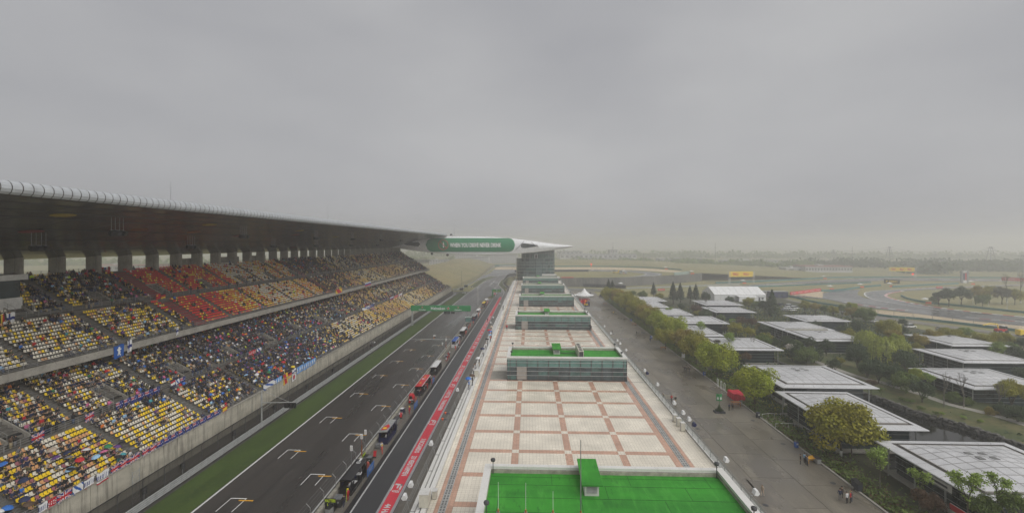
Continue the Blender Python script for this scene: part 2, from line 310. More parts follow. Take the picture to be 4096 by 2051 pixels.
# ---------------------------------------------------------------- human figures (made early, while the scene is small)
def figure(pose):
    """one continuous body grown round a jointed skeleton, with head, face, hair, hands; faces +y, feet at z=0"""
    J = {}; E = []; R = {}
    def j(n, p, r, par=None): J[n] = Vector(p); R[n] = r; E.append((par, n)) if par else None
    sit = pose == 'sit'
    pz = .50 if sit else .95
    j('pelvis', (0, -.02 if sit else 0, pz), .15); lean = {'sit': .06, 'walk': .03, 'bend': .16}.get(pose, 0)
    j('waist', (0, lean * .4, pz + .2), .135, 'pelvis'); j('chest', (0, lean, pz + .42), .165, 'waist'); j('neck', (0, lean + .02, pz + .57), .06, 'chest'); j('skull', (0, lean + .03, pz + .66), .07, 'neck')
    for s, n in ((-1, 'l'), (1, 'r')):
        if sit: k, a, t = (s * .13, .42, .5), (s * .13, .44, .09), (s * .14, .6, .05)
        elif pose == 'walk': d = .22 * s; k, a, t = (s * .1, .06 + d * .5, .5), (s * .1, d - (.1 if s < 0 else 0), .1 + (.05 if s < 0 else 0)), (s * .11, d + .14, .05)
        else: k, a, t = (s * .11, .02, .5), (s * .11, -.02, .09), (s * .13, .13, .045)
        j('hip' + n, (s * .1, .05 if sit else 0, pz - .04), .095, 'pelvis'); j('knee' + n, k, .062, 'hip' + n); j('ank' + n, a, .045, 'knee' + n); j('toe' + n, t, .042, 'ank' + n)
        sh = (s * .19, lean, pz + .47)
        if pose == 'hold': el, wr = (s * .25, .1, pz + .2), (s * .1, .3, pz + .42)
        elif pose == 'umb': el, wr = ((s * .25, .1, pz + .2), (s * .14, .3, pz + .38)) if s > 0 else ((s * .25, -.02, pz + .2), (s * .26, .06, pz - .04))
        elif sit: el, wr = (s * .25, .1, pz + .2), (s * .13, .34, pz + .12)
        elif pose == 'walk': el, wr = (s * .25, -.08 * s, pz + .2), (s * .25, .02 - .18 * s, pz - .02)
        else: el, wr = (s * .25, -.03, pz + .2), (s * .26, .05, pz - .05)
        j('sho' + n, sh, .075, 'chest'); j('elb' + n, el, .05, 'sho' + n); j('wri' + n, wr, .034, 'elb' + n)
    names = list(J); idx = {n: i for i, n in enumerate(names)}
    me = bpy.data.meshes.new('figure'); me.from_pydata([J[n] for n in names], [(idx[a], idx[b]) for a, b in E], [])
    o = bpy.data.objects.new('figure', me); COL.objects.link(o); o.modifiers.new('s', 'SKIN'); sv = me.skin_vertices[0].data
    for n in names: sv[idx[n]].radius = (R[n], R[n] * (.78 if n in ('chest', 'waist', 'pelvis') else 1)); sv[idx[n]].use_root = n == 'pelvis'
    u = o.modifiers.new('u', 'SUBSURF'); u.levels = u.render_levels = 1
    dg = bpy.context.evaluated_depsgraph_get(); em = bpy.data.meshes.new_from_object(o.evaluated_get(dg)); bpy.data.objects.remove(o)
    q = MB(); q.v = [tuple(v.co) for v in em.vertices]
    for p in em.polygons:
        c = p.center; q.f.append(tuple(p.vertices)); hz = pz - .02
        leg = (c.z < hz and not (abs(c.x) > .2 and not sit)) if not sit else (c.z < .58 and (c.y > .1 or c.z < .46) and not (c.z > .54 and c.y > .2))
        dist = min((Vector(c) - J['wrl'.replace('wrl', 'wri' + n)]).length for n in 'lr')
        mi = 0 if c.z > pz + .53 and abs(c.x) < .1 else (4 if c.z < .1 else (3 if leg else 2))
        if dist < .06: mi = 0
        q.m.append(mi)
    hc = J['skull'] + Vector((0, .02, .06))
    q.lathe([(.03, -.125), (.07, -.09), (.085, -.03), (.088, .04), (.075, .09), (.04, .12), (.01, .125)], hc, 10, 0, 1, 1.12)
    q.lathe([(.1, -.015), (.1, .045), (.088, .1), (.05, .135), (.01, .142)], hc + Vector((0, -.022, 0)), 10, 1, 1, 1.05)
    q.cbox(hc + Vector((0, .1, -.02)), (.022, .03, .035), 0); q.cbox(hc + Vector((0, .093, -.065)), (.045, .012, .01), 1)
    for s in (-1, 1): q.cbox(hc + Vector((s * .033, .094, .005)), (.02, .012, .01), 1); q.cbox(hc + Vector((s * .09, 0, -.01)), (.02, .035, .05), 0)
    for n, s in (('l', -1), ('r', 1)):
        w_ = J['wri' + n]; d = (w_ - J['elb' + n]).normalized(); sd = d.orthogonal().normalized() if abs(d.z) < .9 else Vector((0, 1, 0)); sd = Vector((1, 0, 0)) if abs(d.y) > .5 else Vector((0, 1, 0)); up = d.cross(sd).normalized()
        M = Matrix((sd, d, up)).transposed().to_4x4(); M.translation = w_
        q.box(-.04, .04, .0, .09, -.014, .014, 0, M)
        for k in range(4): L_ = (.065, .08, .075, .055)[k]; q.box(-.038 + .02 * k, -.021 + .02 * k, .088, .088 + L_ * .55, -.01, .009, 0, M); q.box(-.037 + .02 * k, -.022 + .02 * k, .086 + L_ * .5, .086 + L_, -.022, -.006, 0, M)
        q.box(.038, .056, .015, .07, -.02, 0, 0, M)
    return q
FIG = {p: figure(p) for p in ('stand', 'walk', 'sit', 'hold', 'umb')}
FIGC = {}
def person_mesh(pose, top, leg, hair='hair', shoe='black'):
    k = (pose, top, leg, hair, shoe)
    if k not in FIGC: FIGC[k] = FIG[pose].mesh('person', [K['skin'], K[hair], CLOTH[top] if top in CLOTH else K[top], CLOTH[leg] if leg in CLOTH else K[leg], CLOTH[shoe]], True)
    return FIGC[k]
def person(loc, pose, top, leg, rz, label, group=None, hair='hair', scale=1.0):
    o = link('person', person_mesh(pose, top, leg, hair), None, loc, rz, scale); return tag(o, label, 'person', group)
# ================================================================ THE SETTING
def sheet(name, pts, m, z=None, kind='structure', parent=None):
    b = MB(); P = [(p[0], p[1], p[2] if z is None else z) for p in pts]
    bm = bmesh.new(); vs = [bm.verts.new(p) for p in P]; f = bm.faces.new(vs)
    bmesh.ops.triangulate(bm, faces=[f]); bm.normal_update()
    for f in bm.faces:
        if f.normal.z < 0: f.normal_flip()
    me = bpy.data.meshes.new(name); bm.to_mesh(me); bm.free(); me.materials.append(m)
    o = link(name, me, parent, None if parent is None else -wloc(parent))
    if parent is None: tag(o, kind=kind)
    return o
def Z6(x, y, z=0.0): return G(1600 + .1941 * x, 1050 + .1941 * y, z)
def Z3(x, y, z=0.0): return G(3096 + .3882 * x, 950 + .3882 * y, z)
def Z2(x, y, z=0.0): return G(2300 + .3882 * x, 950 + .3882 * y, z)
def rect(x0, x1, y0, y1): return [(x0, y0, 0), (x1, y0, 0), (x1, y1, 0), (x0, y1, 0)]

tag(sheet('ground', rect(-4000, 4000, -1500, 6000), K['far_grass'], -.35), 'dry olive grassland spreading to the hazy horizon', 'ground')
YN, YF = 20.0, 330.0
XL, XR = -47.7, -30.7           # the white lines of the straight
def tagk(o, lab, cat): return tag(o, lab, cat, kind='structure')
tagk(sheet('service_road', rect(-130, -48, YN, 362), K['asphalt'], -.02), 'dark service road strip under the grandstand wall', 'road')
verge = tagk(sheet('grass_verge', rect(-54.6, XL - .35, YN, 352), K['verge'], .02), 'mown green grass verge beside the straight', 'grass')
Lp = [Vector((XL - .35, YN, 0)), Vector((XL - .35, 330, 0))] + [Z6(*p) for p in ((1590, 490), (1700, 410), (1800, 340), (1900, 300), (2000, 270), (2200, 248), (2390, 235), (2700, 225))]
Rp = [Vector((-29.4, YN, 0)), Vector((-29.4, 326, 0))] + [Z6(*p) for p in ((2120, 640), (2145, 590), (2080, 510), (2040, 460), (2080, 370), (2200, 310), (2390, 272))] + [Z6(2700, 255)]
Rp = Rp[:2] + [Rp[3]] + Rp[4:10]
n = min(len(Lp), len(Rp))
b = MB(); b.strip([(p.x, p.y, .03) for p in Rp[:n]], [(p.x, p.y, .03) for p in Lp[:n]])
track = tagk(b.build('race_track', K['track_asphalt']), 'wet grey asphalt of the start and finish straight', 'race track')
b = MB(); b.face([(-29.0, YN, .034), (-25.9, YN, .034), (-25.9, 318, .034), (-29.0, 318, .034)])
tagk(b.build('pit_wall_walkway', K['apron']), 'concrete strip behind the pit wall', 'pavement')
b = MB(); b.face([(-25.9, YN, .038), (-19.2, YN, .038), (-19.2, 326, .038), (-25.9, 326, .038)])
pitlane = tagk(b.build('pit_lane', K['pit_asphalt']), 'black asphalt pit lane', 'pit lane')
b = MB(); b.strip([(-25.9, 326, .036), (-24, 345, .036), (-25, 365, .036)], [(-19.2, 326, .036), (-17, 345, .036), (-20, 370, .036)][::1]); tagk(b.build('pit_exit_lane', K['track_asphalt']), 'wet asphalt pit exit joining the straight', 'road')
b = MB(); b.face([(-19.2, YN, .032), (-8, YN, .032), (-8, 420, .032), (-19.2, 420, .032)])
tagk(b.build('pit_apron', K['apron']), 'stained concrete apron in front of the garages', 'pavement')
# painted lines of the straight
def strip_line(x0, x1, y0, y1, m, par, name, z=.045):
    q = MB(); q.face([(x0, y0, z), (x1, y0, z), (x1, y1, z), (x0, y1, z)]); return q.build(name, m, par)
strip_line(XL - .2, XL + .1, YN, 330, K['paint'], track, 'edge_line')
strip_line(XR - .13, XR + .13, YN, 318, K['paint'], track, 'edge_line')
def polyline(pts, wd, z):
    q = MB(); A, B = [], []
    for i, p in enumerate(pts):
        a = pts[max(0, i - 1)]; c = pts[min(len(pts) - 1, i + 1)]; d = Vector((c[0] - a[0], c[1] - a[1], 0)).normalized(); nn = Vector((-d.y, d.x, 0)) * wd / 2
        A.append((p[0] - nn.x, p[1] - nn.y, z)); B.append((p[0] + nn.x, p[1] + nn.y, z))
    q.strip(A, B); return q
def smooth(pts, k=4):
    out = []
    P = [Vector(p) for p in pts]
    for i in range(len(P) - 1):
        p0, p1, p2, p3 = P[max(0, i - 1)], P[i], P[i + 1], P[min(len(P) - 1, i + 2)]
        for j in range(k):
            t = j / k; out.append(.5 * ((2 * p1) + (p2 - p0) * t + (2 * p0 - 5 * p1 + 4 * p2 - p3) * t * t + (3 * p1 - p0 - 3 * p2 + p3) * t ** 3))
    return out + [P[-1]]
polyline(smooth(Lp[1:n]), .35, .05).build('edge_line', K['paint'], track)
polyline(smooth([Z6(*p) for p in ((2110, 700), (2145, 590), (2080, 510), (2030, 455), (2080, 370), (2200, 310), (2390, 275))]), .4, .055).build('edge_line', K['paint'], track)
polyline(smooth([Z6(*p) for p in ((1960, 690), (2000, 590), (1990, 555), (1930, 510), (1860, 480), (1850, 465), (1970, 350))]), .35, .055).build('pit_exit_line', K['paint'], track)
polyline([Z6(1935, 548), Z6(2020, 460)], .3, .055).build('pit_exit_line', K['paint'], track)
# starting line and grid slots: 16 m between rows of one column, the columns staggered by 8 m
YS = G(1700, 1356).y
strip_line(XL, XR, YS, YS + .35, K['paint'], track, 'start_line', .05)
def slot(xl, yf, i):
    q = MB(); z = .05; wv = 2.45; Ls = 3.5 if i < 3 else 3.0
    q.face([(xl, yf - .2, z), (xl + wv, yf - .2, z), (xl + wv, yf, z), (xl, yf, z)])
    q.face([(xl, yf - Ls, z), (xl + .13, yf - Ls, z), (xl + .13, yf - .2, z), (xl, yf - .2, z)])
    q.face([(xl + wv - .13, yf - Ls, z), (xl + wv, yf - Ls, z), (xl + wv, yf - .2, z), (xl + wv - .13, yf - .2, z)])
    q.face([(xl + wv - .9, yf - .75, z + .006), (xl + wv + 1.3, yf - .75, z + .006), (xl + wv + 1.3, yf - .5, z + .006), (xl + wv - .9, yf - .5, z + .006)], 1)
    q.build('grid_slot', [K['paint'], K['paint_yellow']], track)
yl0, yr0 = G(925, 1990).y, G(1240, 1894).y
xl0, xr0 = G(925, 1990).x, G(1243, 1894).x
for i in range(8):
    if i < 8: slot(xl0, yl0 + 16 * i, i)
    slot(xr0, yr0 + 16 * i, i)
for i in range(26):     # faint remains of older markings
    x, y = random.uniform(XL + 3, XR - 3), random.uniform(66, 178)
    q = MB(); l = random.uniform(.5, 1.1); q.face([(x, y, .047), (x + l, y, .047), (x + l, y + .1, .047), (x, y + .1, .047)]); q.face([(x, y - .5, .047), (x + .08, y - .5, .047), (x + .08, y, .047), (x, y, .047)]); q.build('old_marking', K['paint_faint'], track)
# pit lane paint: white line, grey bands, red fast strip with names
strip_line(-25.45, -25.2, YN, 318, K['paint_worn'], pitlane, 'edge_line')
strip_line(-21.75, -21.4, YN, 326, K['pit_grey'], pitlane, 'grey_band', .044)
redstrip = strip_line(-21.4, -19.75, YN, 326, K['pit_red'], pitlane, 'red_band', .044)
strip_line(-19.75, -19.3, YN, 326, K['pit_grey'], pitlane, 'grey_band', .044)
def strip_text(s, py, length, bold=.03, wd=.95):
    c = G(1500, py); yy = c.y; letter('lettering', s, K['white'], redstrip, (-20.57, yy, .052), (0, -1, 0), (1, 0, 0), length, wd, bold, ext=.001)
for s, py, ln in (("44 HAMILTON", 2066, 6.4), ("33 VERSTAPPEN", 1858, 6.9), ("3 RICCIARDO", 1778, 6.0), ("7 RAIKKONEN", 1614, 7.0), ("5 VETTEL", 1572, 6.0), ("11 PEREZ", 1508, 6.0), ("31 OCON", 1481, 6.0)): strip_text(s, py, ln)
def logo_f1(y):
    q = MB(); z = .052; x = -20.57
    # a slanted F, a 1 and trailing speed lines, read with the head towards the garages
    q.face([(x + .6, y + 1.0, z), (x + .6, y - .6, z), (x + .3, y - .6, z), (x + .3, y + 1.0, z)])
    q.face([(x + .6, y + 1.0, z), (x - .6, y + 1.2, z), (x - .6, y + .75, z), (x + .6, y + .6, z)])
    q.face([(x + .1, y + .7, z), (x - .15, y + .7, z), (x - .15, y - .2, z), (x + .1, y - .2, z)])
    for k in range(5): q.face([(x + .55 - .24 * k, y - .75, z), (x + .42 - .24 * k, y - .75, z), (x + .42 - .24 * k, y - 1.5 + .06 * k, z), (x + .55 - .24 * k, y - 1.5 + .06 * k, z)])
    q.face([(x - .75, y + .9, z), (x - .9, y + .9, z), (x - .9, y - .9, z), (x - .75, y - .9, z)])
    q.build('logo', K['white'], redstrip)
for py in (1947, 1684, 1537, 1462, 1437, 1405): logo_f1(G(1500, py).y)
for py in (1422, 1385, 1368, 1352, 1338, 1325, 1312, 1300, 1290, 1281, 1272, 1264): letter('lettering', random.choice(["31 OCON", "11 PEREZ", "5 VETTEL"]) if False else "F1", K['white'], redstrip, (-20.57, G(1500, py).y, .052), (0, -1, 0), (1, 0, 0), 4.0, 1.0, .04, ext=.001)

# promenade: concrete slabs on a base sheet
K['walk_b'] = layered('concrete_walk_b', [((.185, .165, .128), 0, 0, 1, None), ((.12, .105, .085), .1, .4, .62, (1, .45, 1)), ((.23, .2, .155), .4, .5, .72, (1.2, .35, 1)), ((.1, .088, .07), 1.5, .55, .8, (2, .4, 1))], .48, .2, 12, (.1, .22))
prom = tagk(sheet('promenade', rect(22, 50.3, -20, 372), K['asphalt'], -.04), 'broad damp concrete promenade between pit building and garden', 'promenade')
xs = [22.4, 28.9, 35.9, 42.9, 50.25]
slab_rng = random.Random(3)
for c in range(4):
    for r in range(46):
        y0 = -20 + 8.5 * r + (0 if c % 2 else 2.1)
        q = MB(); h = slab_rng.uniform(0, .004); q.box(xs[c] + .035, xs[c + 1] - .035, y0 + .03, y0 + 8.47, -.1, h)
        q.build('paving_slab', K['walk_b'] if slab_rng.random() < .3 else K['concrete_walk'], prom)
for px, py, rx, ry in ((2740, 1535, .9, 1.5), (2602, 1529, 1.6, 3.5), (2678, 1586, 1.2, 1.5), (2900, 1843, 1.6, 2.2), (2965, 1920, 1.2, 2.8), (2545, 1466, 2, 3), (3092, 1993, 1.8, 5)):   # lighter repair patches
    p = G(px, py); q = MB(); q.face([(p.x - rx, p.y - ry, .009), (p.x + rx * .9, p.y - ry * .8, .009), (p.x + rx, p.y + ry, .009), (p.x - rx * .8, p.y + ry * 1.1, .009)]); q.build('repair_patch', K['walk_b'], prom)
for px, py in ((2758, 1513), (3011, 1680), (3132, 1774), (3062, 2018), (2850, 1553), (3332, 1930), (2790, 1713)):
    p = G(px, py); q = MB(); q.lathe([(.42, 0), (.42, .012)], (p.x, p.y, .006), 16); q.build('manhole_cover', K['dark_steel'], prom)
b = MB(); b.box(50.3, 50.65, -20, 372, -.2, .16); tagk(b.build('kerb', K['concrete']), 'low concrete kerb between promenade and planting', 'kerb')

# paddock garden, lake, banks
tagk(sheet('garden_ground', rect(50.6, 175, 20, 330), K['garden'], -.08), 'planted garden ground around the paddock pavilions', 'ground')
lake = [(62, 40, 0), (96, 40, 0), G(3960, 1760), G(3936, 1744), G(3800, 1700), G(3669, 1664), G(3560, 1620), G(3470, 1590), G(3398, 1564), (79, 122, 0), (70, 150, 0), (66, 150, 0), (64, 100, 0), (61, 82, 0)]
tagk(sheet('lake_water', lake, K['water'], -.03), 'dark still lake water under the pavilion eaves', 'water')
bank_in = smooth([(100, 30, 0), (96, 60, 0)] + [G(*p) for p in ((3936, 1744), (3800, 1700), (3669, 1664), (3560, 1620), (3470, 1590), (3398, 1564))] + [(80, 126, 0), (78, 150, 0)], 3)
q = MB()
for i in range(len(bank_in) - 1):
    a, c = bank_in[i], bank_in[i + 1]
    q.face([(a.x + .5, a.y, .9), (c.x + .5, c.y, .9), (c.x + 16, c.y + 6, 1.7), (a.x + 16, a.y + 6, 1.7)]); q.face([(a.x + 16, a.y + 6, 1.7), (c.x + 16, c.y + 6, 1.7), (c.x + 30, c.y + 10, .2), (a.x + 30, a.y + 10, .2)])
bank = tagk(q.build('lawn_bank', K['lawn'], None, True), 'sloping lawn bank above the rock edge of the lake', 'lawn')
b = MB(); b.strip([(p.x + 9.5, p.y + 3.5, 1.42) for p in bank_in], [(p.x + 11.3, p.y + 4.2, 1.5) for p in bank_in]); b.build('garden_path', K['concrete'], bank)
rw = tag(empty('rock_wall', (86, 100, 0)), 'rough dark rock wall lining the lake bank', 'rock wall')
rr = random.Random(5); rockmesh = []
for k in range(6):
    bm = bmesh.new(); bmesh.ops.create_icosphere(bm, subdivisions=1, radius=.5)
    for v in bm.verts: v.co *= rr.uniform(.75, 1.2); v.co.x *= 1.3
    me = bpy.data.meshes.new('rock'); bm.to_mesh(me); bm.free(); me.materials.append(K['rock']); rockmesh.append(me)
acc = 0
for i in range(len(bank_in) - 1):
    a, c = bank_in[i], bank_in[i + 1]; L_ = (c - a).length; m_n = max(1, int(L_ / .62))
    for k in range(m_n):
        p = a.lerp(c, k / m_n)
        if p.y < 62: continue
        for z in (.15, .62, .95):
            if acc >= 290 and z < .9: continue
            acc += 1
            o = link('rock', rr.choice(rockmesh), rw, Vector((p.x + rr.uniform(-.2, .2) + (z * .25), p.y + rr.uniform(-.2, .2), z + rr.uniform(-.1, .1))) - rw.location, rr.uniform(0, 6), (rr.uniform(.7, 1.15), rr.uniform(.7, 1.1), rr.uniform(.6, .95)))

# ---- far circuit on the right (surveyed on flat ground)
def zs(name, pts, m, z, lab, cat, fn=Z3, sm=0):
    P = [fn(*p) for p in pts]; P = smooth(P + [P[0]], sm)[:-1] if sm else P
    return tagk(sheet(name, P, m, z), lab, cat)
zs('gravel_bed', [(230, 600), (170, 582), (520, 543), (505, 572), (560, 625), (480, 615)], K['gravel_trap'], -.2, 'pale gravel trap outside the far hairpin entry', 'gravel')
zs('gravel_bed', [(1000, 733), (1500, 782), (2000, 848), (2700, 918), (2700, 985), (2000, 895), (1500, 838), (1060, 792)], K['gravel_trap'], -.2, 'long pale gravel strip along the fence before the far hairpin', 'gravel')
zs('runoff_area', [(505, 572), (610, 545), (760, 538), (900, 528), (865, 556), (860, 585), (950, 622), (1250, 668), (1700, 738), (2200, 792), (2700, 840), (2700, 918), (2000, 848), (1500, 782), (1000, 718), (700, 667), (560, 632), (230, 602), (230, 590), (500, 618)], K['wet_asphalt'], -.15, 'wide wet asphalt run-off area outside the far hairpin', 'road')
hp = zs('hairpin_track', [(930, 575), (1000, 550), (1200, 535), (1500, 520), (2000, 500), (2700, 470), (2700, 490), (2100, 508), (1600, 532), (1350, 547), (1200, 568), (1150, 592), (1200, 618), (1400, 668), (1700, 718), (2100, 768), (2700, 825), (2700, 856), (2200, 798), (1700, 745), (1250, 675), (1000, 625), (940, 597)], K['wet_asphalt'], -.1, 'grey asphalt hairpin sweeping back in the far right', 'race track')
polyline(smooth([Z3(*p) for p in ((2700, 472), (2000, 501), (1500, 521), (1200, 536), (1000, 551), (932, 575), (1000, 625), (1250, 675), (1700, 743))], 5), .9, -.06).build('edge_line', K['paint'], hp)
def kerb(pts, fn, wd, par, step=4.0, z=-.05):
    P = smooth([fn(*p) for p in pts], 12); q = [MB(), MB()]; acc = 0
    for i in range(len(P) - 1):
        k = int(acc / step) % 2; acc += (P[i + 1] - P[i]).length
        d = (P[i + 1] - P[i]).normalized(); nn = Vector((-d.y, d.x, 0)) * wd / 2
        q[k].face([(P[i].x - nn.x, P[i].y - nn.y, z), (P[i + 1].x - nn.x, P[i + 1].y - nn.y, z), (P[i + 1].x + nn.x, P[i + 1].y + nn.y, z), (P[i].x + nn.x, P[i].y + nn.y, z)])
    q[0].build('kerb_white', K['paint'], par); q[1].build('kerb_red', K['kerb_red'], par)
kerb(((1330, 548), (1200, 569), (1152, 592), (1200, 620), (1400, 668), (1700, 718), (2100, 768), (2700, 825)), Z3, 1.9, hp)
kerb(((700, 658), (1000, 705), (1280, 740), (1380, 748)), Z3, 1.5, hp); kerb(((1980, 820), (2300, 845), (2700, 872)), Z3, 1.2, hp); kerb(((1330, 528), (1700, 510), (2100, 503)), Z3, 1.0, hp)
bt = zs('back_track', [(-600, 505), (0, 468), (500, 438), (1100, 412), (1900, 420), (2700, 428), (2700, 450), (1900, 445), (1100, 442), (500, 462), (0, 482), (-600, 522)], K['wet_asphalt'], -.1, 'grey track band crossing behind the hairpin', 'race track')
kerb(((1500, 424), (1900, 428), (2500, 436)), Z3, 1.6, bt, 9)
zs('gravel_bed', [(-700, 520), (-200, 488), (100, 476), (330, 470), (300, 485), (0, 496), (-500, 530)], K['gravel_trap'], -.12, 'narrow gravel strip beside the back track', 'gravel')
zs('service_path', [(-700, 575), (0, 590), (230, 650), (600, 715), (1060, 800), (1500, 858), (2000, 925), (2700, 1010), (2700, 1040), (2000, 950), (1500, 885), (1000, 830), (500, 745), (150, 690), (-400, 640)], K['apron'], -.18, 'pale access road outside the circuit fence', 'road')
# ---- raised far bend behind a retaining wall
walltop = [Z2(x, y, 8) for x, y in ((-620, 415), (-380, 412), (-140, 412), (100, 411), (350, 409), (700, 399), (1000, 384), (1180, 371), (1310, 363))]
wt = smooth(walltop, 4)
q = MB()
for i in range(len(wt) - 1):
    a, c = wt[i], wt[i + 1]; q.face([(a.x, a.y, -.3), (c.x, c.y, -.3), (c.x, c.y, 8), (a.x, a.y, 8)])
q.face([(wt[-1].x, wt[-1].y, -.3), (wt[-1].x + 15, wt[-1].y + 160, -.3), (wt[-1].x + 15, wt[-1].y + 160, 8), (wt[-1].x, wt[-1].y, 8)])
rwall = empty('retaining_wall', (wt[0].x, wt[0].y, 0), 'long curved dark concrete retaining wall below the raised bend', 'wall')
for i in range(len(wt) - 1):
    a, c = wt[i], wt[i + 1]; d = (c - a).normalized(); nn = Vector((d.y, -d.x, 0)) * .15
    for k in range(2):
        p, r_ = a.lerp(c, k / 2), a.lerp(c, (k + 1) / 2); r_ = r_ - d * .12
        z1 = 7.9 + .1 * (i % 2)
        qq = MB(); qq.face([(p.x, p.y, -.3), (r_.x, r_.y, -.3), (r_.x, r_.y, z1), (p.x, p.y, z1)]); qq.face([(p.x, p.y, z1), (r_.x, r_.y, z1), (r_.x - nn.x * 4, r_.y - nn.y * 4, z1), (p.x - nn.x * 4, p.y - nn.y * 4, z1)]); qq.build('wall_panel', K['retaining'], rwall)
q = MB(); last = wt[-1]
A = [(p.x, p.y, 7.75) for p in wt]; B = [(p.x * 1.0, 900.0, 7.75) for p in wt]
q.strip(A, B)
q.face([(last.x, last.y, 7.75), (last.x + 140, last.y + 40, -.34), (last.x + 260, 700, -.34), (last.x, 900, 7.75)]); q.face([(-500, 900, 7.75), (last.x, 900, 7.75), (last.x + 260, 1500, -.34), (-500, 1500, -.34)])
plat = tagk(q.build('raised_field', K['far_grass']), 'grassy raised field inside the far bend', 'field')
def zp(name, pts, m, dz, sm=0):
    P = [Z2(x, y, 8) for x, y in pts]; P = smooth(P + [P[0]], sm)[:-1] if sm else P
    return sheet(name, P, m, 7.75 + dz, parent=plat)
zp('gravel_bed', [(-620, 312), (0, 303), (400, 306), (800, 319), (1080, 342), (1150, 358), (980, 354), (600, 331), (0, 326), (-620, 332)], K['gravel_trap'], .1)
zp('upper_track', [(-620, 332), (0, 326), (500, 334), (780, 350), (900, 368), (890, 385), (760, 397), (560, 402), (680, 390), (725, 377), (700, 365), (560, 349), (0, 341), (-620, 350)], K['wet_asphalt'], .15)
polyline(smooth([Z2(x, y, 8) for x, y in ((500, 403), (650, 394), (728, 380), (715, 368), (620, 362))], 4), .8, 7.95).build('edge_line', K['paint'], plat)
polyline(smooth([Z2(x, y, 8) for x, y in ((640, 362), (760, 362), (868, 372), (860, 385), (790, 394))], 4), .6, 7.95).build('edge_line', K['paint'], plat)
# ---- first bend beyond the straight: run-off, gravel
tagk(sheet('runoff_area', [Z6(*p) for p in ((1580, 330), (1850, 215), (1945, 138), (2700, 138), (2700, 262), (2390, 262), (2000, 300), (1800, 370), (1740, 410))], K['wet_asphalt'], -.2), 'wet asphalt run-off beyond the first bend', 'road')
tagk(sheet('gravel_bed', [Z6(*p) for p in ((1945, 138), (1975, 85), (2700, 82), (2700, 138))], K['gravel_trap'], -.2), 'pale gravel trap beyond the first bend', 'gravel')
tagk(sheet('infield_grass', [Z6(*p) for p in ((1440, 490), (1580, 500), (1800, 355), (2000, 285), (1880, 280), (1700, 330))], K['lawn'], .035), 'yellow green grass wedge outside the first bend', 'grass')
tagk(sheet('infield_grass', [Z6(*p) for p in ((2030, 450), (2080, 510), (2145, 590), (2180, 600), (2160, 500), (2120, 440), (2250, 310), (2120, 345))], K['lawn'], .045), 'small green grass island by the pit exit', 'grass')
toe = [Z6(*p) for p in ((1060, 530), (1240, 450), (1420, 390), (1600, 290), (1790, 170), (1900, 95), (1950, 30))]
q = MB(); rows = []
for k, (dx, z) in enumerate(((0, -.2), (-14, 2.5), (-30, 7.5), (-46, 10.5), (-62, 10.8), (-95, 3), (-125, -.4))):
    rows.append([(p.x + dx * (1 + .15 * math.sin(i * 1.3)), p.y + (8 * k if i == 0 else 0), z * (.35 + .65 * min(1, (i + .6) / 2.2)) + .4 * math.sin(i * 2.1 + k)) for i, p in enumerate(smooth(toe, 2))])
for a, c in zip(rows[:-1], rows[1:]): q.strip(a, c)
tagk(q.build('grass_hill', K['hill_grass'], None, True), 'straw coloured grass spectator hill beyond the grandstand end', 'hill')
# ================================================================ MAIN GRANDSTAND
Y0, Y1 = 28.0, 346.0
gs = empty('grandstand', (-80, 190, 0), 'huge two tier concrete grandstand along the straight', 'grandstand')
ROWP = .8; WALK = WALKU = None
# rows: (x front edge, z tread, tier, row index)
LOW, UP = [], []
x, z = -61.2, 5.0
for i in range(24):
    if i == 11: z += .5; WALK = (x, z); x -= 1.3; z += .42
    LOW.append((x, z, i)); x -= ROWP; z += .42
xlow_end, zlow_end = x, z
x, z = -78.0, 18.9
for i in range(25):
    if i == 12: z += .5; WALKU = (x, z); x -= 1.3; z += .42
    UP.append((x, z, i)); x -= ROWP; z += .475
xup_end, zup_end = x, z
def tier_profile(rows, x0, z0, floor, wk):
    P = [(x0, floor), (x0, z0)]; zc = z0
    for xx, zz, i in rows:
        if zz > wk[1] > zc: P += [(wk[0], zc), wk]; zc = wk[1]
        P += [(xx, zc), (xx, zz)]; zc = zz
    return P
PL = tier_profile(LOW, -60.3, 4.7, 0.2, WALK) + [(xlow_end, LOW[-1][1]), (xlow_end, zlow_end + .3), (xlow_end - 2.2, zlow_end + .9), (xlow_end - 2.2, 0.2)]
MB().extr(PL, Y0, Y1).build('lower_tier', K['step_concrete'], gs)
PU = tier_profile(UP, -76.6, 18.7, 17.7, WALKU) + [(xup_end, UP[-1][1]), (xup_end - 4.5, UP[-1][1]), (xup_end - 4.5, 17.0), (-84, 17.0)]
MB().extr(PU, Y0, Y1).build('upper_tier', K['step_concrete'], gs)
# back building below the upper tier, behind the VIP windows
MB().box(-103, -85.2, Y0, Y1, .2, 16.9).build('rear_block', K['concrete'], gs)
# VIP glass band under the upper tier
kk = 0; yy = Y0 + .2
while yy < Y1 - 4:
    if kk % 6 == 5: MB().box(-81.9, -81.1, yy, yy + .9, zlow_end + .2, 17.68).build('pillar', K['concrete'], gs); yy += .95
    else:
        pn = MB().box(-81.6, -81.5, yy, yy + 3.1, zlow_end + .35, 17.66).build('window', K['glass_dark'] if kk % 3 else K['glass_pav'], gs)
        MB().box(-81.5, -81.38, yy + 3.1, yy + 3.2, zlow_end + .35, 17.66).build('mullion', K['steel'], pn); yy += 3.22
    kk += 1
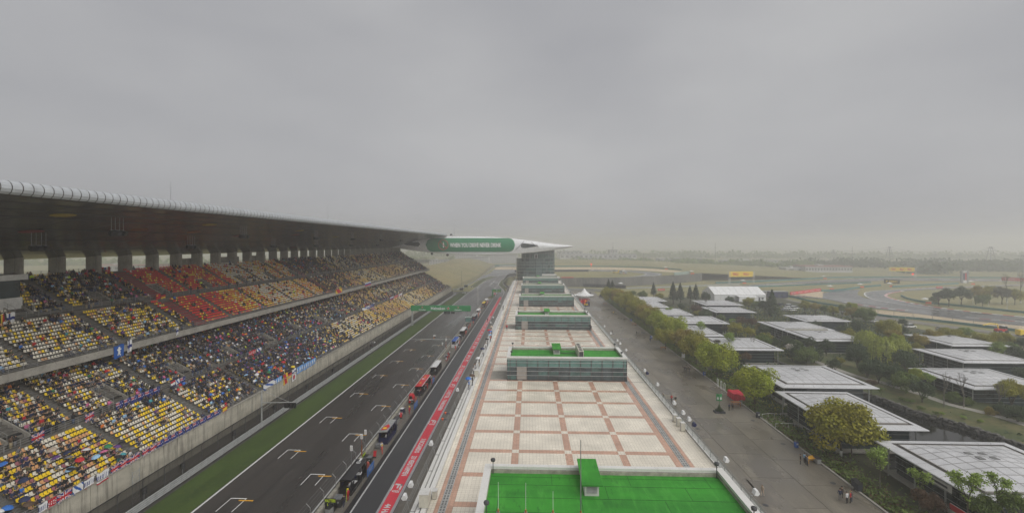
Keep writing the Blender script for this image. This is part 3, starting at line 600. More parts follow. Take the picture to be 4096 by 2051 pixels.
# front wall of stained panels
yy = Y0
wallp = MB().box(-60.25, -60.0, 0, 7.94, .25, 5.0).mesh('wall_panel', K['stained_wall'])
while yy < Y1 - 1: link('wall_panel', wallp, gs, Vector((0, yy, 0)) - gs.location); yy += 8
MB().box(-60.4, -59.85, Y0, Y1, 5.0, 5.14).build('coping', K['concrete'], gs)
MB().box(-76.75, -76.5, Y0, Y1, 17.7, 18.95).build('fascia', K['concrete'], gs)
# end wall of the stand
# railings, one section per 8 m bay
def rail_section(ln, h, nb, post=2.0, r=.028):
    q = MB(); k = int(ln / post)
    for i in range(k): q.box(-.03, .03, i * post, i * post + .06, 0, h)
    for j in range(nb): zz = h * (j + 1) / nb; q.box(-.02, .02, 0, ln, zz - .022, zz + .022)
    return q
rs_l = rail_section(8, 1.0, 3).mesh('railing', K['rail_grey']); rs_u = rail_section(8, 1.1, 5, 2.0).mesh('railing', K['rail_grey'])
for xr, zr, me in ((-60.1, 5.14, rs_l), (WALK[0] - .05, WALK[1], rs_l), (xlow_end - 1.2, zlow_end + .75, rs_l), (-76.62, 18.95, rs_u), (WALKU[0] - .05, WALKU[1], rs_u), (xup_end - 3.6, UP[-1][1], rs_u)):
    yy = Y0
    while yy < Y1 - 4: link('railing', me, gs, Vector((xr, yy, zr)) - gs.location); yy += 8
# columns at the back carrying the roof, one every 8.1 m
YC0 = 36.0
for k in range(39):
    yc = YC0 + 8.1 * k
    if yc > Y1: break
    q = MB(); q.lathe([(.62, 0), (.62, 6.0)], (-99.0, yc, UP[-1][1] - 1.6), 12); q.box(-101.2, -99.2, yc - .8, yc + .8, UP[-1][1] - 1.6, UP[-1][1] + 4.4)
    q.build('column', K['concrete'], gs)
for k, yb in enumerate((131, 149, 165)):
    MB().box(-104.6, -101.6, yb, yb + 6.5, UP[-1][1], UP[-1][1] + 2.4).build('plant_room', K['concrete'], gs)
# commentary cabin at the near end of the upper tier
q = MB(); q.box(-96, -91, 66, 78.3, 26.0, 28.5); q.box(-96, -90.6, 66, 78.9, 31.6, 32.6); q.build('commentary_cabin', K['offwhite'], gs)
MB().box(-95.5, -91.2, 66, 78.1, 28.5, 31.6).build('cabin_window', K['glass_pav'], gs)
# aisles: stairs with half steps, red painted ones by the red blocks
AISLE = [Y0 + 9 + 15.9 * k for k in range(20)]
RED_AISLE_UP = (105.6, 176.5)
K['aisle_red'] = mat('aisle_red', (.28, .03, .04), .7)
def stair(rows, y, m, wd=1.3):
    q = MB()
    for xx, zz, i in rows:
        q.box(xx - ROWP * .5, xx + .02, y - wd / 2, y + wd / 2, zz - .02, zz + .02); q.box(xx - .02, xx + ROWP * .5, y - wd / 2, y + wd / 2, zz - .42, zz - .2)
    return q
for a in AISLE:
    for rows in (LOW, UP):
        if a < 345:
            for hr in (rows[:11 if rows is LOW else 12], rows[11 if rows is LOW else 12:]): stair(hr, a, None).build('aisle_stair', K['retaining'], gs)
for a in RED_AISLE_UP:
    for hr in (UP[:12], UP[12:]): stair(hr, a, None, 3.0).build('aisle_stair', K['aisle_red'], gs)
# vomitories with side rails
VOM = [(a + 8, t) for a in AISLE[:-1] for t in (0, 1)]
for yv, t in VOM:
    xx, zz = (LOW[11][0], LOW[11][1]) if t == 0 else (UP[12][0], UP[12][1])
    q = MB(); sp_ = [(xx, zz - .8), (xx, zz + .4), (xx - 4.2, zz + 2.5), (xx - 4.2, zz - .8)]; q.extr(sp_, yv - 1.5, yv - 1.3); q.extr(sp_, yv + 1.3, yv + 1.5); q.box(xx - 4.4, xx - 4.2, yv - 1.5, yv + 1.5, zz - .8, zz + 2.7)
    vo = q.build('stair_well', K['concrete'], gs)
    MB().box(xx - 4.2, xx - 1.0, yv - 1.25, yv + 1.25, zz + .0, zz + .62).build('well_floor', K['black'], vo)
    for s in (-1.4, 1.4):
        q = MB()
        for k in range(4): q.box(xx - 4.1 + k * 1.33, xx - 4.05 + k * 1.33, yv + s - .03, yv + s + .03, zz + 2.4 - k * .66, zz + 3.4 - k * .66)
        q.tube((xx - 4.1, yv + s, zz + 3.4), (xx - .08, yv + s, zz + 1.42), .03, 5); q.tube((xx - 4.1, yv + s, zz + 2.95), (xx - .08, yv + s, zz + .97), .02, 5); q.build('well_rail', K['rail_grey'], vo)

# ---- roof: wing shaped soffit, rolled white edge in segments, coloured roof lights
RS, RE = 24.0, 318.0
prof = [(-59.0, 43.5), (-62, 43.2), (-68, 42.35), (-75, 41.0), (-82, 39.4), (-89, 37.6), (-95, 36.1), (-99, 35.25), (-101.5, 34.9), (-104, 35.1), (-106, 36.2), (-105.5, 38), (-100, 40), (-88, 42.8), (-75, 44.6), (-66, 45.1), (-59.0, 45.1)]
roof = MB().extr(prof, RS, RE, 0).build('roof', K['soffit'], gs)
pj = prof[:9]
for k in range(36):
    q = MB(); ya = RS + 4 + 8.1 * k
    for a, c in zip(pj[:-1], pj[1:]): q.face([(a[0], ya, a[1] - .02), (c[0], ya, c[1] - .02), (c[0], ya + .14, c[1] - .02), (a[0], ya + .14, a[1] - .02)])
    q.build('soffit_joint', K['black'], roof)
for X in (-63, -67, -71, -78, -85, -92):
    i = [n_ for n_ in range(8) if prof[n_ + 1][0] <= X <= prof[n_][0]][0]; f_ = (X - prof[i][0]) / (prof[i + 1][0] - prof[i][0]); z = prof[i][1] + f_ * (prof[i + 1][1] - prof[i][1])
    MB().box(X - .05, X + .05, RS, RE, z - .06, z - .015).build('soffit_joint', K['dark_steel'], roof)
seg = MB()
for k in range(12):
    a0, a1 = [math.radians(90 + v) for v in (k * 26 - 40 - 110, (k + 1) * 26 - 40 - 110)]
    c = (-58.6, 44.28); R = .86
    seg.face([(c[0] + R * math.cos(a0), .09, c[1] + R * math.sin(a0)), (c[0] + R * math.cos(a1), .09, c[1] + R * math.sin(a1)), (c[0] + R * math.cos(a1), 1.1, c[1] + R * math.sin(a1)), (c[0] + R * math.cos(a0), 1.1, c[1] + R * math.sin(a0))])
segm = seg.mesh('edge_segment', K['roof_tube'], True)
ring = MB().extr([(-58.6 + .84 * math.cos(t * math.pi / 6), 44.28 + .84 * math.sin(t * math.pi / 6)) for t in range(12)], RS, RE, 0).build('edge_core', K['roof_ring'], roof)
k = 0
while RS + k * 1.12 < RE - 1: link('edge_segment', segm, roof, (0, RS + k * 1.12, 0)); k += 1
def soff(x):
    for (a, za), (c, zc) in zip(prof[:9], prof[1:9]):
        if c <= x <= a: return za + (zc - za) * (x - a) / (c - a), (zc - za) / (c - a)
    return 35.0, 0
for px, py, m in ((250, 860, 'yellow'), (555, 917, 'orange2'), (338, 975, 'yellow'), (780, 927, 'orange2'), (838, 898, 'yellow'), (990, 977, 'yellow'), (1200, 922, 'yellow'), (1170, 988, 'red'), (130, 925, 'red'), (1180, 938, 'red'), (950, 942, 'red'), (1590, 960, 'yellow'), (1345, 947, 'yellow')):
    K.setdefault('orange2', mat('orange2', (.3, .09, .012), .5)); K.setdefault('dim_yellow', mat('dim_yellow', (.45, .33, .02), .5)); K.setdefault('dim_red', mat('dim_red', (.25, .015, .02), .5))
    best = None
    for i in range(400):
        x = -59.5 - i * .1
        zz, sl_ = soff(x); t = (CAMH - zz) * FPX / (py - 975) if abs(py - 975) > .5 else None
        if t is None or t < 0: continue
        p = D(px, py, t)
        if best is None or abs(p.x - x) < best[0]: best = (abs(p.x - x), x, p.y, zz, sl_)
    if best and 30 < best[2] < RE and best[0] < 3:
        _, x, y, zz, sl_ = best; q = MB(); R = 1.45
        pts = [(x + .75 * R * math.cos(t), y + R * math.sin(t) * 1.2, zz - .03 + sl_ * (.75 * R * math.cos(t))) for t in [i * math.pi / 9 for i in range(18)]]
        q.face(pts); q.build('roof_light', K['orange2' if m == 'orange2' else 'dim_' + m], roof)
# hanging loudspeaker clusters
def speaker_proto():
    r = empty('loudspeaker_cluster')
    for i in (-1, 0, 1):
        q = MB(); q.cbox((.15 * abs(i), i * .95, 0), (.8, .9, .75), 0, rz=i * .35, ry=.35); q.cbox((.42 + .1 * abs(i) * 0, i * 1.0, -.12), (.06, .7, .5), 1, rz=i * .35, ry=.35); q.build('speaker', [K['black'], K['dark_steel']], r, world=False)
    q = MB()
    for i in (-1.1, -.4, .4, 1.1): q.tube((0, i, .3), (0, i, 2.6), .035, 5)
    q.tube((0, -1.2, .45), (0, 1.2, .45), .05, 5); q.build('hanger', K['steel'], r, world=False); return r
sp = speaker_proto(); first = True
ords = "first second third fourth fifth sixth seventh eighth ninth tenth eleventh twelfth thirteenth fourteenth fifteenth sixteenth seventeenth eighteenth nineteenth".split()
for t_ in ('twent', 'thirt', 'fort', 'fift', 'sixt'): ords += [t_ + 'ieth'] + [t_ + 'y-' + o_ for o_ in ords[:9]]
SPK = [(470, 888, -68), (975, 915, -68), (1265, 931, -68), (1410, 940, -68), (1525, 947, -68), (1605, 953, -68), (155, 918, -80), (765, 938, -80), (1095, 948, -80), (1265, 953, -80), (1405, 958, -80), (1510, 962, -80)]
for i, (px, py, X) in enumerate(SPK):
    lo, hi = 20, 320
    for _ in range(40):
        mid = (lo + hi) / 2; q_ = proj(X, mid, 40)[0]
        if q_ < px: lo = mid
        else: hi = mid
    y = lo; zz = soff(X)[0]; row = 'front' if X > -75 else 'rear'
    o = sp if first else clone(sp); first = False
    o.location = (X, y, zz - 2.55)
    tag(o, "black loudspeaker cluster under the grandstand roof, %s from near end, %s row" % (ords[i if i < 6 else i - 6], row), 'loudspeaker', 'loudspeakers under the grandstand roof')
for X, px, ht, lab in ((-70, 683, 5.0, 'thin lightning rod on the near part of the grandstand roof'), (-62, 1312, 6, 'thin lightning rod on the far part of the grandstand roof')):
    lo, hi = 20, 320
    for _ in range(40):
        mid = (lo + hi) / 2
        if proj(X, mid, 40)[0] < px: lo = mid
        else: hi = mid
    q = MB(); q.tube((X, lo, 44.8), (X, lo, 45.2 + ht), .05, 5, 0, .02); q.tube((X - .3, lo, 45 + ht * .8), (X + .3, lo, 45 + ht * .8), .02, 4); q.cbox((X, lo, 45.0), (.3, .3, .3)); tag(q.build('lightning_rod', K['steel']), lab, 'lightning rod')

# ---- seats
SEATC = dict(cream=(.74, .69, .58), yellow=(.88, .62, .025), tan=(.68, .37, .17), mauve=(.36, .14, .16), red=(.72, .018, .018), orange=(.74, .2, .02))
SC = list(SEATC)
def seat_mix(tier, t, row):
    if tier == 1:
        f = row < 12
        t += 0 if f else 1
        if t < 84: return (.66, .26, .08, 0, 0, 0)
        if t < 105: return (.3, .5, .14, .06, 0, 0)
        if t < 112: return (.02, .3, 0, 0, .56, .12)
        if t < 127: return (0, .12, 0, .02, .76, .1) if f else (.01, .14, 0, 0, .74, .11)
        if t < 141: return (.16, .42, 0, 0, .08, .34) if f else (.05, .27, 0, 0, .5, .18)
        if t < 160: return (.6, .18, 0, 0, .02, .2) if f else (.72, .13, 0, 0, .03, .12)
        if t < 178: return (.25, .35, 0, 0, .08, .32) if f else (.3, .3, 0, 0, .15, .25)
        s = math.sin(t * .085 + row * .05)
        return (.7, .25, .05, 0, 0, 0) if s > .45 else ((.15, .45, .3, .1, 0, 0) if s > -.4 else (.05, .35, .25, .35, 0, 0))
    if t < 61: return (.1, .4, .33, .17, 0, 0)
    if t < 70: return (.33, .37, .25, .05, 0, 0)
    if t < 92: return (.54, .36, .08, .02, 0, 0)
    if t < 128: return (.3, .4, .2, .1, 0, 0)
    if t < 150: return (.6, .33, .05, .02, 0, 0)
    s = math.sin(t * .075 + 1.0 + row * .04)
    return (.62, .3, .08, 0, 0, 0) if s > .4 else ((.2, .52, .2, .08, 0, 0) if s > -.45 else (.08, .4, .22, .3, 0, 0))
def density(tier, t, row):
    if tier == 0:
        if t < 54: return .46
        if t < 64: return .36 if row < 12 else .46
        if t < 72: return .2 if row < 11 else .42
        if t < 90: return .1 if row < 8 else .42
        if t < 100: return .45 if row < 9 else .62
        if t < 140: return .93 if row > 4 else .84
        if t < 158: return .42 if row < 11 else .55
        if t < 190: return .14 if row < 11 else .55
        if t < 300: return .05 if row < 11 else .22
        return .3
    if t < 84: return .24
    if t < 96: return .18 if row < 12 else .5
    if t < 106: return .3 if row < 12 else .75
    if t < 176: return .045
    if t < 205: return .4 if row < 12 else .7
    if t < 300: return .08 if row < 12 else .2
    return .3
cells = []
yv_set = {0: [v for v, t in VOM if t == 0], 1: [v for v, t in VOM if t == 1]}
for tier, rows in ((0, LOW), (1, UP)):
    for xx, zz, i in rows:
        y = Y0 + .4
        while y < Y1 - .3:
            y += .5
            da = min(abs(y - a) for a in AISLE)
            if da < .85: continue
            if tier == 1 and min(abs(y - a) for a in RED_AISLE_UP) < 1.75: continue
            hv = (11 <= i <= 15) if tier == 0 else (12 <= i <= 16)
            if hv and min(abs(y - v) for v in yv_set[tier]) < 1.8: continue
            if tier == 1 and i > 13 and y < 79: 
                if -97 < xx < -90: continue
            px, py, t = proj(xx - .35, y, zz + .4)
            if px < -60 or py > 2110: continue
            cells.append((xx, y, zz, tier, i, t))
rs = random.Random(11)
occ = []; free = []
clus = np.array([[math.sin(a * .9 + b * 1.7) + math.sin(a * 1.31 - b * .77) for b in range(60)] for a in range(200)])
for c in cells:
    p = density(c[3], c[5], c[4]); w_ = clus[int(c[1] * .6) % 200][int(c[4] * 1.1) + c[3] * 25]
    p = min(.95, max(0, p * (1 + .55 * w_ * (1 - p))))
    if rs.random() < p: occ.append(c)
    free.append((c, rs.choices(SC, seat_mix(c[3], c[5], c[4]))[0]))
# one seat, facing the track (+x): moulded pan, curved back, pedestal
def seat_geo(fine):
    q = MB()
    if fine:
        q.box(-.36, -.06, -.2, .2, .36, .4); q.face([(-.06, -.2, .36), (-.06, .2, .36), (-.03, .18, .31), (-.03, -.18, .31)])
        P = [(-.35, -.2, .38), (-.38, -.21, .54), (-.43, -.18, .72)]
        for (a, c) in zip(P[:-1], P[1:]):
            q.face([(a[0] + .04, a[1], a[2]), (a[0] + .04, -a[1], a[2]), (c[0] + .04, -c[1], c[2]), (c[0] + .04, c[1], c[2])]); q.face([(a[0], -a[1], a[2]), (a[0], a[1], a[2]), (c[0], c[1], c[2]), (c[0], -c[1], c[2])])
            for s in (1, -1): q.face([(a[0], s * a[1], a[2]), (a[0] + .04, s * a[1], a[2]), (c[0] + .04, s * c[1], c[2]), (c[0], s * c[1], c[2])])
        c = P[-1]; q.face([(c[0], c[1], c[2]), (c[0] + .04, c[1], c[2]), (c[0] + .04, -c[1], c[2]), (c[0], -c[1], c[2])]); q.box(-.28, -.18, -.06, .06, 0, .36, 1)
    else:
        q.box(-.36, -.05, -.19, .19, .355, .4); q.face([(-.32, -.19, .4), (-.32, .19, .4), (-.4, .17, .72), (-.4, -.17, .72)])
    return q
free.sort(key=lambda e: e[0][5])
seat_me = {}
for k_, c_ in SEATC.items(): seat_me[k_] = seat_geo(True).mesh('seat', [mat('seat_' + k_, c_, .4, .12, 2.5), K['dark_steel']])
occset = set((c[0], c[1]) for c in occ)
n_ind = 0; rest = []
for c, colr in free:
    px, py, t = proj(c[0] - .3, c[1], c[2] + .4)
    if n_ind < 300 and (c[0], c[1]) not in occset and 5 < px and py < 2045:
        link('seat', seat_me[colr], gs, Vector((c[0] - .12, c[1], c[2])) - gs.location); n_ind += 1
    else: rest.append((c, colr))
def batch(name, proto, pos, cols, cidx, parent=None, m='attr', rz=None, sc=None):
    """many small like pieces joined into one mesh, a colour per piece region"""
    V = np.array(proto.v, np.float32); F = np.array([list(f) if len(f) == 4 else list(f) + [f[-1]] for f in proto.f], np.int32)
    n = len(pos); pos = np.array(pos, np.float32); P = np.repeat(V[None], n, 0)
    if sc is not None: P = P * np.array(sc, np.float32)[:, None, None] if np.ndim(sc) == 1 else P * np.array(sc, np.float32)[:, None, :]
    if rz is not None:
        c_, s_ = np.cos(rz)[:, None], np.sin(rz)[:, None]; X, Y = P[..., 0] * c_ - P[..., 1] * s_, P[..., 0] * s_ + P[..., 1] * c_; P = np.stack([X, Y, P[..., 2]], -1)
    P = P + pos[:, None, :]
    FF = (F[None] + (np.arange(n) * len(V))[:, None, None]).reshape(-1, 4)
    me = bpy.data.meshes.new(name); me.vertices.add(n * len(V)); me.vertices.foreach_set('co', P.ravel())
    me.loops.add(FF.size); me.loops.foreach_set('vertex_index', FF.ravel()); me.polygons.add(len(FF)); me.polygons.foreach_set('loop_start', np.arange(0, FF.size, 4, dtype=np.int32))
    me.update(calc_edges=True)
    at = me.attributes.new('Col', 'FLOAT_COLOR', 'FACE'); cols = np.array(cols, np.float32)   # n x regions x 3
    fc = cols[:, np.array(cidx)].reshape(-1, 3); fc = np.concatenate([fc, np.ones((len(fc), 1), np.float32)], 1); at.data.foreach_set('color', fc.ravel())
    me.materials.append(K[m]); o = link(name, me, parent, None if parent is None else -wloc(parent)); return o
pr = seat_geo(False); jit = RNG.uniform(.85, 1.08, (len(rest), 1))
o = batch('seat_rows', pr, [(c[0] - .12, c[1], c[2]) for c, k in rest], (np.array([SEATC[k] for c, k in rest]) * jit)[:, None, :], [0] * len(pr.f), gs); o['kind'] = 'stuff'
# ================================================================ PIT BUILDING
ZR = 12.0
pb = empty('pit_building', (5, 170, 0), 'long low pit building with a cream and tan tiled roof terrace', 'building')
MB().box(-10.0, 22.0, YN, 326, 0.04, ZR - .06).build('building_body', K['concrete'], pb)
XBm = [-1.77, 4.83, 11.48]; HB = .43
cols = [(-7.57, -1.77 - HB), (-1.77 + HB, 4.83 - HB), (4.83 + HB, 11.48 - HB), (11.48 + HB, 17.16)]
PER = 5.94; YB0 = G(2248, 1805.5, ZR).y; nb0 = -6
KIN = [35.6 + 51.3 * k for k in range(6)]         # fronts of the glass lounges
def under_box(y0, y1): return any(y0 > f + .4 and y1 < f + 8.4 for f in KIN)
g = .012
for r in range(nb0, 46):
    ya, yb = YB0 + PER * r + .45, YB0 + PER * (r + 1) - .45
    if yb > 325: break
    if not under_box(ya, yb):
        for c0, c1 in cols: MB().box(c0 + g, c1 - g, ya + g, yb - g, ZR - .06, ZR).build('paving_field', K['tile_cream'], pb)
    for c0, c1 in cols:
        if not under_box(yb, yb + .9): MB().box(c0 + g, c1 - g, yb, yb + .9, ZR - .06, ZR - .002).build('cross_band', K['tile_tan'], pb)
    for xb in XBm:
        MB().box(xb - HB, xb + HB, ya + g, yb - g, ZR - .06, ZR - .002).build('long_band', K['tile_tan'], pb)
        MB().box(xb - HB, xb + HB, yb + .0, yb + .9, ZR - .06, ZR - .001).build('corner_tile', K['tile_cream'], pb)
for x0, x1, m in ((-8.2, -7.57, 'tile_tan'), (-9.35, -8.93, 'tile_tan'), (-9.98, -9.35, 'tile_cream'), (17.16, 17.98, 'tile_tan'), (18.8, 19.3, 'tile_tan'), (19.3, 21.75, 'tile_cream')):
    MB().box(x0, x1 - .01, YN, 325.8, ZR - .06, ZR - .003).build('border_band', K[m], pb)
ds = MB().box(-.36, .36, .02, .98, -.06, .0, 0).box(-.24, -.05, .12, .44, -.02, .008, 1).box(.07, .26, .12, .44, -.02, .008, 1).box(-.24, -.05, .56, .88, -.02, .008, 1).box(.07, .26, .56, .88, -.02, .008, 1).mesh('drain_slab', [K['grey_slab'], K['drain']])
for xc in (-8.565, 18.39):
    for k in range(146): link('drain_slab', ds, pb, Vector((xc, 36 + k, ZR)) - pb.location)
    MB().box(xc - .36, xc + .36, 182, 325.8, ZR - .06, ZR - .004).build('drain_strip', K['grey_slab'], pb)
for yj in (76.3, 97.8, 120, 148, 172, 200): MB().box(-9.95, -4.3, yj, yj + .16, ZR, ZR + .03).build('joint_cover', K['grey_slab'], pb)
for yj in (86.4, 137.7): MB().box(18.6, 21.7, yj, yj + .12, ZR, ZR + .02).build('joint_cover', K['drain'], pb)
# stepped white ledges of the pit side, in lengths
for x0, x1, z1 in ((-10.5, -10.02, 12.32), (-11.05, -10.68, 12.12), (-11.65, -11.22, 11.9)):
    yy = YN
    while yy < 322: MB().box(x0, x1, yy + .02, yy + 8.0, 9.6, z1).build('ledge', K['white_ledge'], pb); yy += 8.02
yy = YN
while yy < 322: MB().box(21.8, 22.5, yy + .02, yy + 8.0, 10.5, 12.18).build('ledge', K['white_ledge'], pb); yy += 8.02
MB().box(-12.4, -10.0, YN, 326, 4.5, 9.5).build('balcony_front', K['offwhite'], pb)
# railings: leaning one on the pit side, straight one on the paddock side
q = MB()
for i in range(2):
    y = i * 4; q.box(-.55, .05, y - .04, y + .04, -.02, .03); q.tube((-.5, y, 0), (-.72, y, 1.0), .035, 5)
for s, zz in ((-.72, 1.0), (-.67, .78), (-.6, .5)): q.tube((s, 0, zz), (s, 8, zz), .022, 5)
ml = q.mesh('railing', K['rail_grey'])
q = MB()
for i in range(4): q.box(-.03, .03, i * 2 - .03, i * 2 + .03, 0, 1.05)
for zz in (1.05, .8, .55, .3): q.tube((0, 0, zz), (0, 8, zz), .03 if zz > 1 else .018, 5)
mr = q.mesh('railing', K['rail_grey'])
wr = MB().box(-.008, .008, 0, 7.95, .08, 1.0).mesh('railing_infill', K['clear'])
for k in range(37):
    y = YN + 8 * k
    link('railing', ml, pb, Vector((-11.2, y, 11.9)) - pb.location); link('railing', mr, pb, Vector((21.9, y, 12.18)) - pb.location); link('railing_infill', wr, pb, Vector((21.86, y, 12.16)) - pb.location)
# ---- glass lounges on the terrace
BX0, BX1, BD, BZ = -4.25, 18.4, 8.8, 4.5
bays = [BX0, -3.7, -2.47] + [-2.47 + 2.03 * i for i in range(1, 11)] + [BX1]
rowz = [.18, .98, 1.79, 2.6, 3.41, 4.0]
def lounge():
    r = empty('glass_lounge')
    q = MB(); q.box(BX0 + .12, BX1 - .12, .14, BD - .14, 0, 3.86); q.build('core', K['glass_box_b'], r, world=False)
    q = MB(); q.box(BX0 - .05, BX1 + .05, -.03, BD + .05, 0, .16); q.build('sill', K['dark_steel'], r, world=False)
    rg = random.Random(2)
    for i in range(len(bays) - 1):
        for j in range(5):
            x0, x1, z0, z1 = bays[i] + .03, bays[i + 1] - .03, rowz[j] + .015, rowz[j + 1] - .015
            m = 'glass_box' if j < 3 else 'glass_box_c'
            if i == 2 and j < 3: m = 'blind'
            elif rg.random() < (.55 if j < 3 else .0): m = 'glass_box_b'
            MB().face([(x0, rg.uniform(0, .006), z0), (x1, rg.uniform(0, .006), z0), (x1, .012, z1), (x0, .012, z1)]).build('pane', K[m], r, world=False)
    for xs_ in (BX0, BX1):
        for i in range(4):
            for j in range(5):
                y0, y1 = .06 + i * 2.2, .06 + i * 2.2 + 2.14
                MB().face([(xs_, y0, rowz[j] + .015), (xs_, y1, rowz[j] + .015), (xs_, y1, rowz[j + 1] - .015), (xs_, y0, rowz[j + 1] - .015)]).build('pane', K['glass_box' if j < 3 else 'glass_box_c'], r, world=False)
    for x in bays[1:-1] + [BX0 + .02, BX1 - .02]: MB().box(x - .075, x + .075, -.055, .1, .16, 4.0).build('mullion', K['dark_steel'], r, world=False)
    for zz in rowz[1:-1]: MB().box(BX0 - .12, BX1 + .12, -.13, -.06, zz - .025, zz + .025).build('rail', K['fascia'], r, world=False)
    MB().box(BX0 - .12, BX1 + .12, -.15, -.05, 3.92, 3.99).build('rail', K['fascia'], r, world=False)
    # parapet: coping lengths on a tinted band, plinth behind, turf inside
    nseg = 11
    for i in range(nseg):
        a, c = BX0 - .1 + (BX1 - BX0 + .2) * i / nseg, BX0 - .1 + (BX1 - BX0 + .2) * (i + 1) / nseg
        for y0, y1 in ((-.15, .42), (BD - .42, BD + .1)):
            cp = MB().box(a + .01, c - .01, y0, y1, 4.24, BZ).build('coping', K['white_ledge'], r, world=False)
    for i in range(4):
        a, c = .43 + (BD - .86) * i / 4, .43 + (BD - .86) * (i + 1) / 4
        for x0, x1 in ((BX0 - .1, BX0 + .55), (BX1 - .55, BX1 + .1)): MB().box(x0, x1, a + .01, c - .01, 4.24, BZ).build('coping', K['white_ledge'], r, world=False)
    q = MB(); q.box(BX0 - .02, BX1 + .02, -.02, .34, 4.0, 4.24); q.box(BX0 - .02, BX1 + .02, BD - .34, BD, 3.86, 4.24); q.box(BX0 - .02, BX0 + .4, .34, BD - .34, 3.86, 4.24); q.box(BX1 - .4, BX1 + .02, .34, BD - .34, 3.86, 4.24); q.build('parapet_band', K['fascia_edge'], r, world=False)
    q = MB(); q.box(BX0 + .4, BX1 - .4, BD - .52, BD - .34, 3.86, 4.2); q.box(BX0 + .4, BX0 + .55, .34, BD - .52, 3.86, 4.2); q.box(BX1 - .55, BX1 - .4, .34, BD - .52, 3.86, 4.2); q.build('plinth', K['plinth'], r, world=False)
    tf = MB().box(BX0 + .55, BX1 - .55, .35, BD - .52, 3.8, 3.9).build('turf_roof', K['turf'], r, world=False)
    q = MB()
    for yy in (1.9, 4.1, 6.2, 7.6): q.box(BX0 + .6, BX1 - .6, yy, yy + .05, 3.9, 3.91)
    for k in range(9): x = BX0 + 1.5 + 2.4 * k; y = 1.93 + 2.2 * (k % 3); q.box(x, x + .045, y, y + 2.05, 3.9, 3.908)
    q.build('turf_seam', K['turf_seam'], tf, world=False)
    # turf covered vent hut
    hut = MB(); hut.box(4.85, 6.1, 4.6, 8.5, 3.9, 4.9); hut.build('vent_hut', K['offwhite'], r, world=False)
    v = r.children[-1]
    M_ = MB(); M_.face([(4.6, 4.3, 5.0), (6.4, 4.3, 5.0), (6.4, 8.7, 5.25), (4.6, 8.7, 5.25)]); M_.face([(4.6, 4.3, 4.88), (4.6, 8.7, 5.1), (6.4, 8.7, 5.1), (6.4, 4.3, 4.88)]); M_.face([(4.6, 4.3, 4.88), (6.4, 4.3, 4.88), (6.4, 4.3, 5.0), (4.6, 4.3, 5.0)]); M_.face([(4.6, 4.3, 4.88), (4.6, 4.3, 5.0), (4.6, 8.7, 5.25), (4.6, 8.7, 5.1)]); M_.face([(6.4, 4.3, 4.88), (6.4, 8.7, 5.1), (6.4, 8.7, 5.25), (6.4, 4.3, 5.0)])
    M_.build('hut_roof', K['turf'], v, world=False)
    for k in range(5): MB().cbox((5.475, 4.56, 4.2 + .13 * k), (.95, .1, .03), rx=.6).build('louvre', K['galv'], v, world=False)
    # small lamps on the corners
    for xl, yl in ((BX0 + .75, BD - .75), (BX1 - .75, BD - .75), (BX0 + .8, .8), (BX1 - .8, .8)):
        q = MB(); q.tube((xl, yl, 3.9), (xl, yl, 5.1), .04, 6); q.lathe([(.05, 0), (.2, .06), (.24, .2), (.2, .3), (.06, .36)], (xl, yl, 5.1), 10); q.build('corner_lamp', K['dark_steel'], r, world=False)
    return r
lg = lounge()
for k in range(6):
    o = lg if k == 0 else clone(lg)
    o.location = (0, KIN[k], ZR)
    tag(o, ('nearest glass lounge on the pit roof, seen from above by its bright green turf' if k == 0 else 'green glass lounge box on the pit roof terrace, %s from the camera' % ords[k]), 'glass lounge', 'glass lounges on the pit roof')
# small extra box before the tower
sb = empty('roof_hut', (13.5, 312, ZR), 'small pale flat-topped hut behind the last glass lounge by the tower', 'hut')
MB().box(8.8, 18.2, 309, 316, ZR, ZR + 4.4).build('hut_wall', K['glass_box'], sb); MB().box(8.6, 18.4, 308.8, 316.2, ZR + 4.4, ZR + 5.2).build('hut_roof', K['offwhite'], sb)
# row of air conditioners on the second lounge
acp = empty('air_conditioner'); q = MB().box(-.48, .48, -.55, .55, .08, 1.65); q.build('casing', K['cream_box'], acp, world=False)
MB().box(-.4, .4, -.575, -.55, .3, 1.5).build('grille', K['dark_steel'], acp, world=False); q = MB(); [q.lathe([(.36, 0), (.36, .05)], (0, s, 1.65), 12) for s in (-.02,)]; q.build('fan_guard', K['dark_steel'], acp, world=False); q = MB(); q.box(-.48, -.36, -.5, .5, 0, .08); q.box(.36, .48, -.5, .5, 0, .08); q.build('foot', K['dark_steel'], acp, world=False)
for k in range(5):
    o = acp if k == 0 else clone(acp); o.location = (9.9, KIN[1] + 1.15 + 1.35 * k, ZR + 3.9)
    tag(o, 'cream air conditioning unit on the green lounge roof, %s in its row' % ords[k], 'air conditioner', 'air conditioners on the second lounge')
q = MB(); q.path([(6.1, KIN[1] + 5.6, ZR + 3.96), (7.6, KIN[1] + 5.3, ZR + 3.96), (9.4, KIN[1] + 5.4, ZR + 3.96)], .06); tag(q.build('roof_pipe', K['black']), 'black pipe across green lounge turf between vent hut and air conditioners', 'pipe')
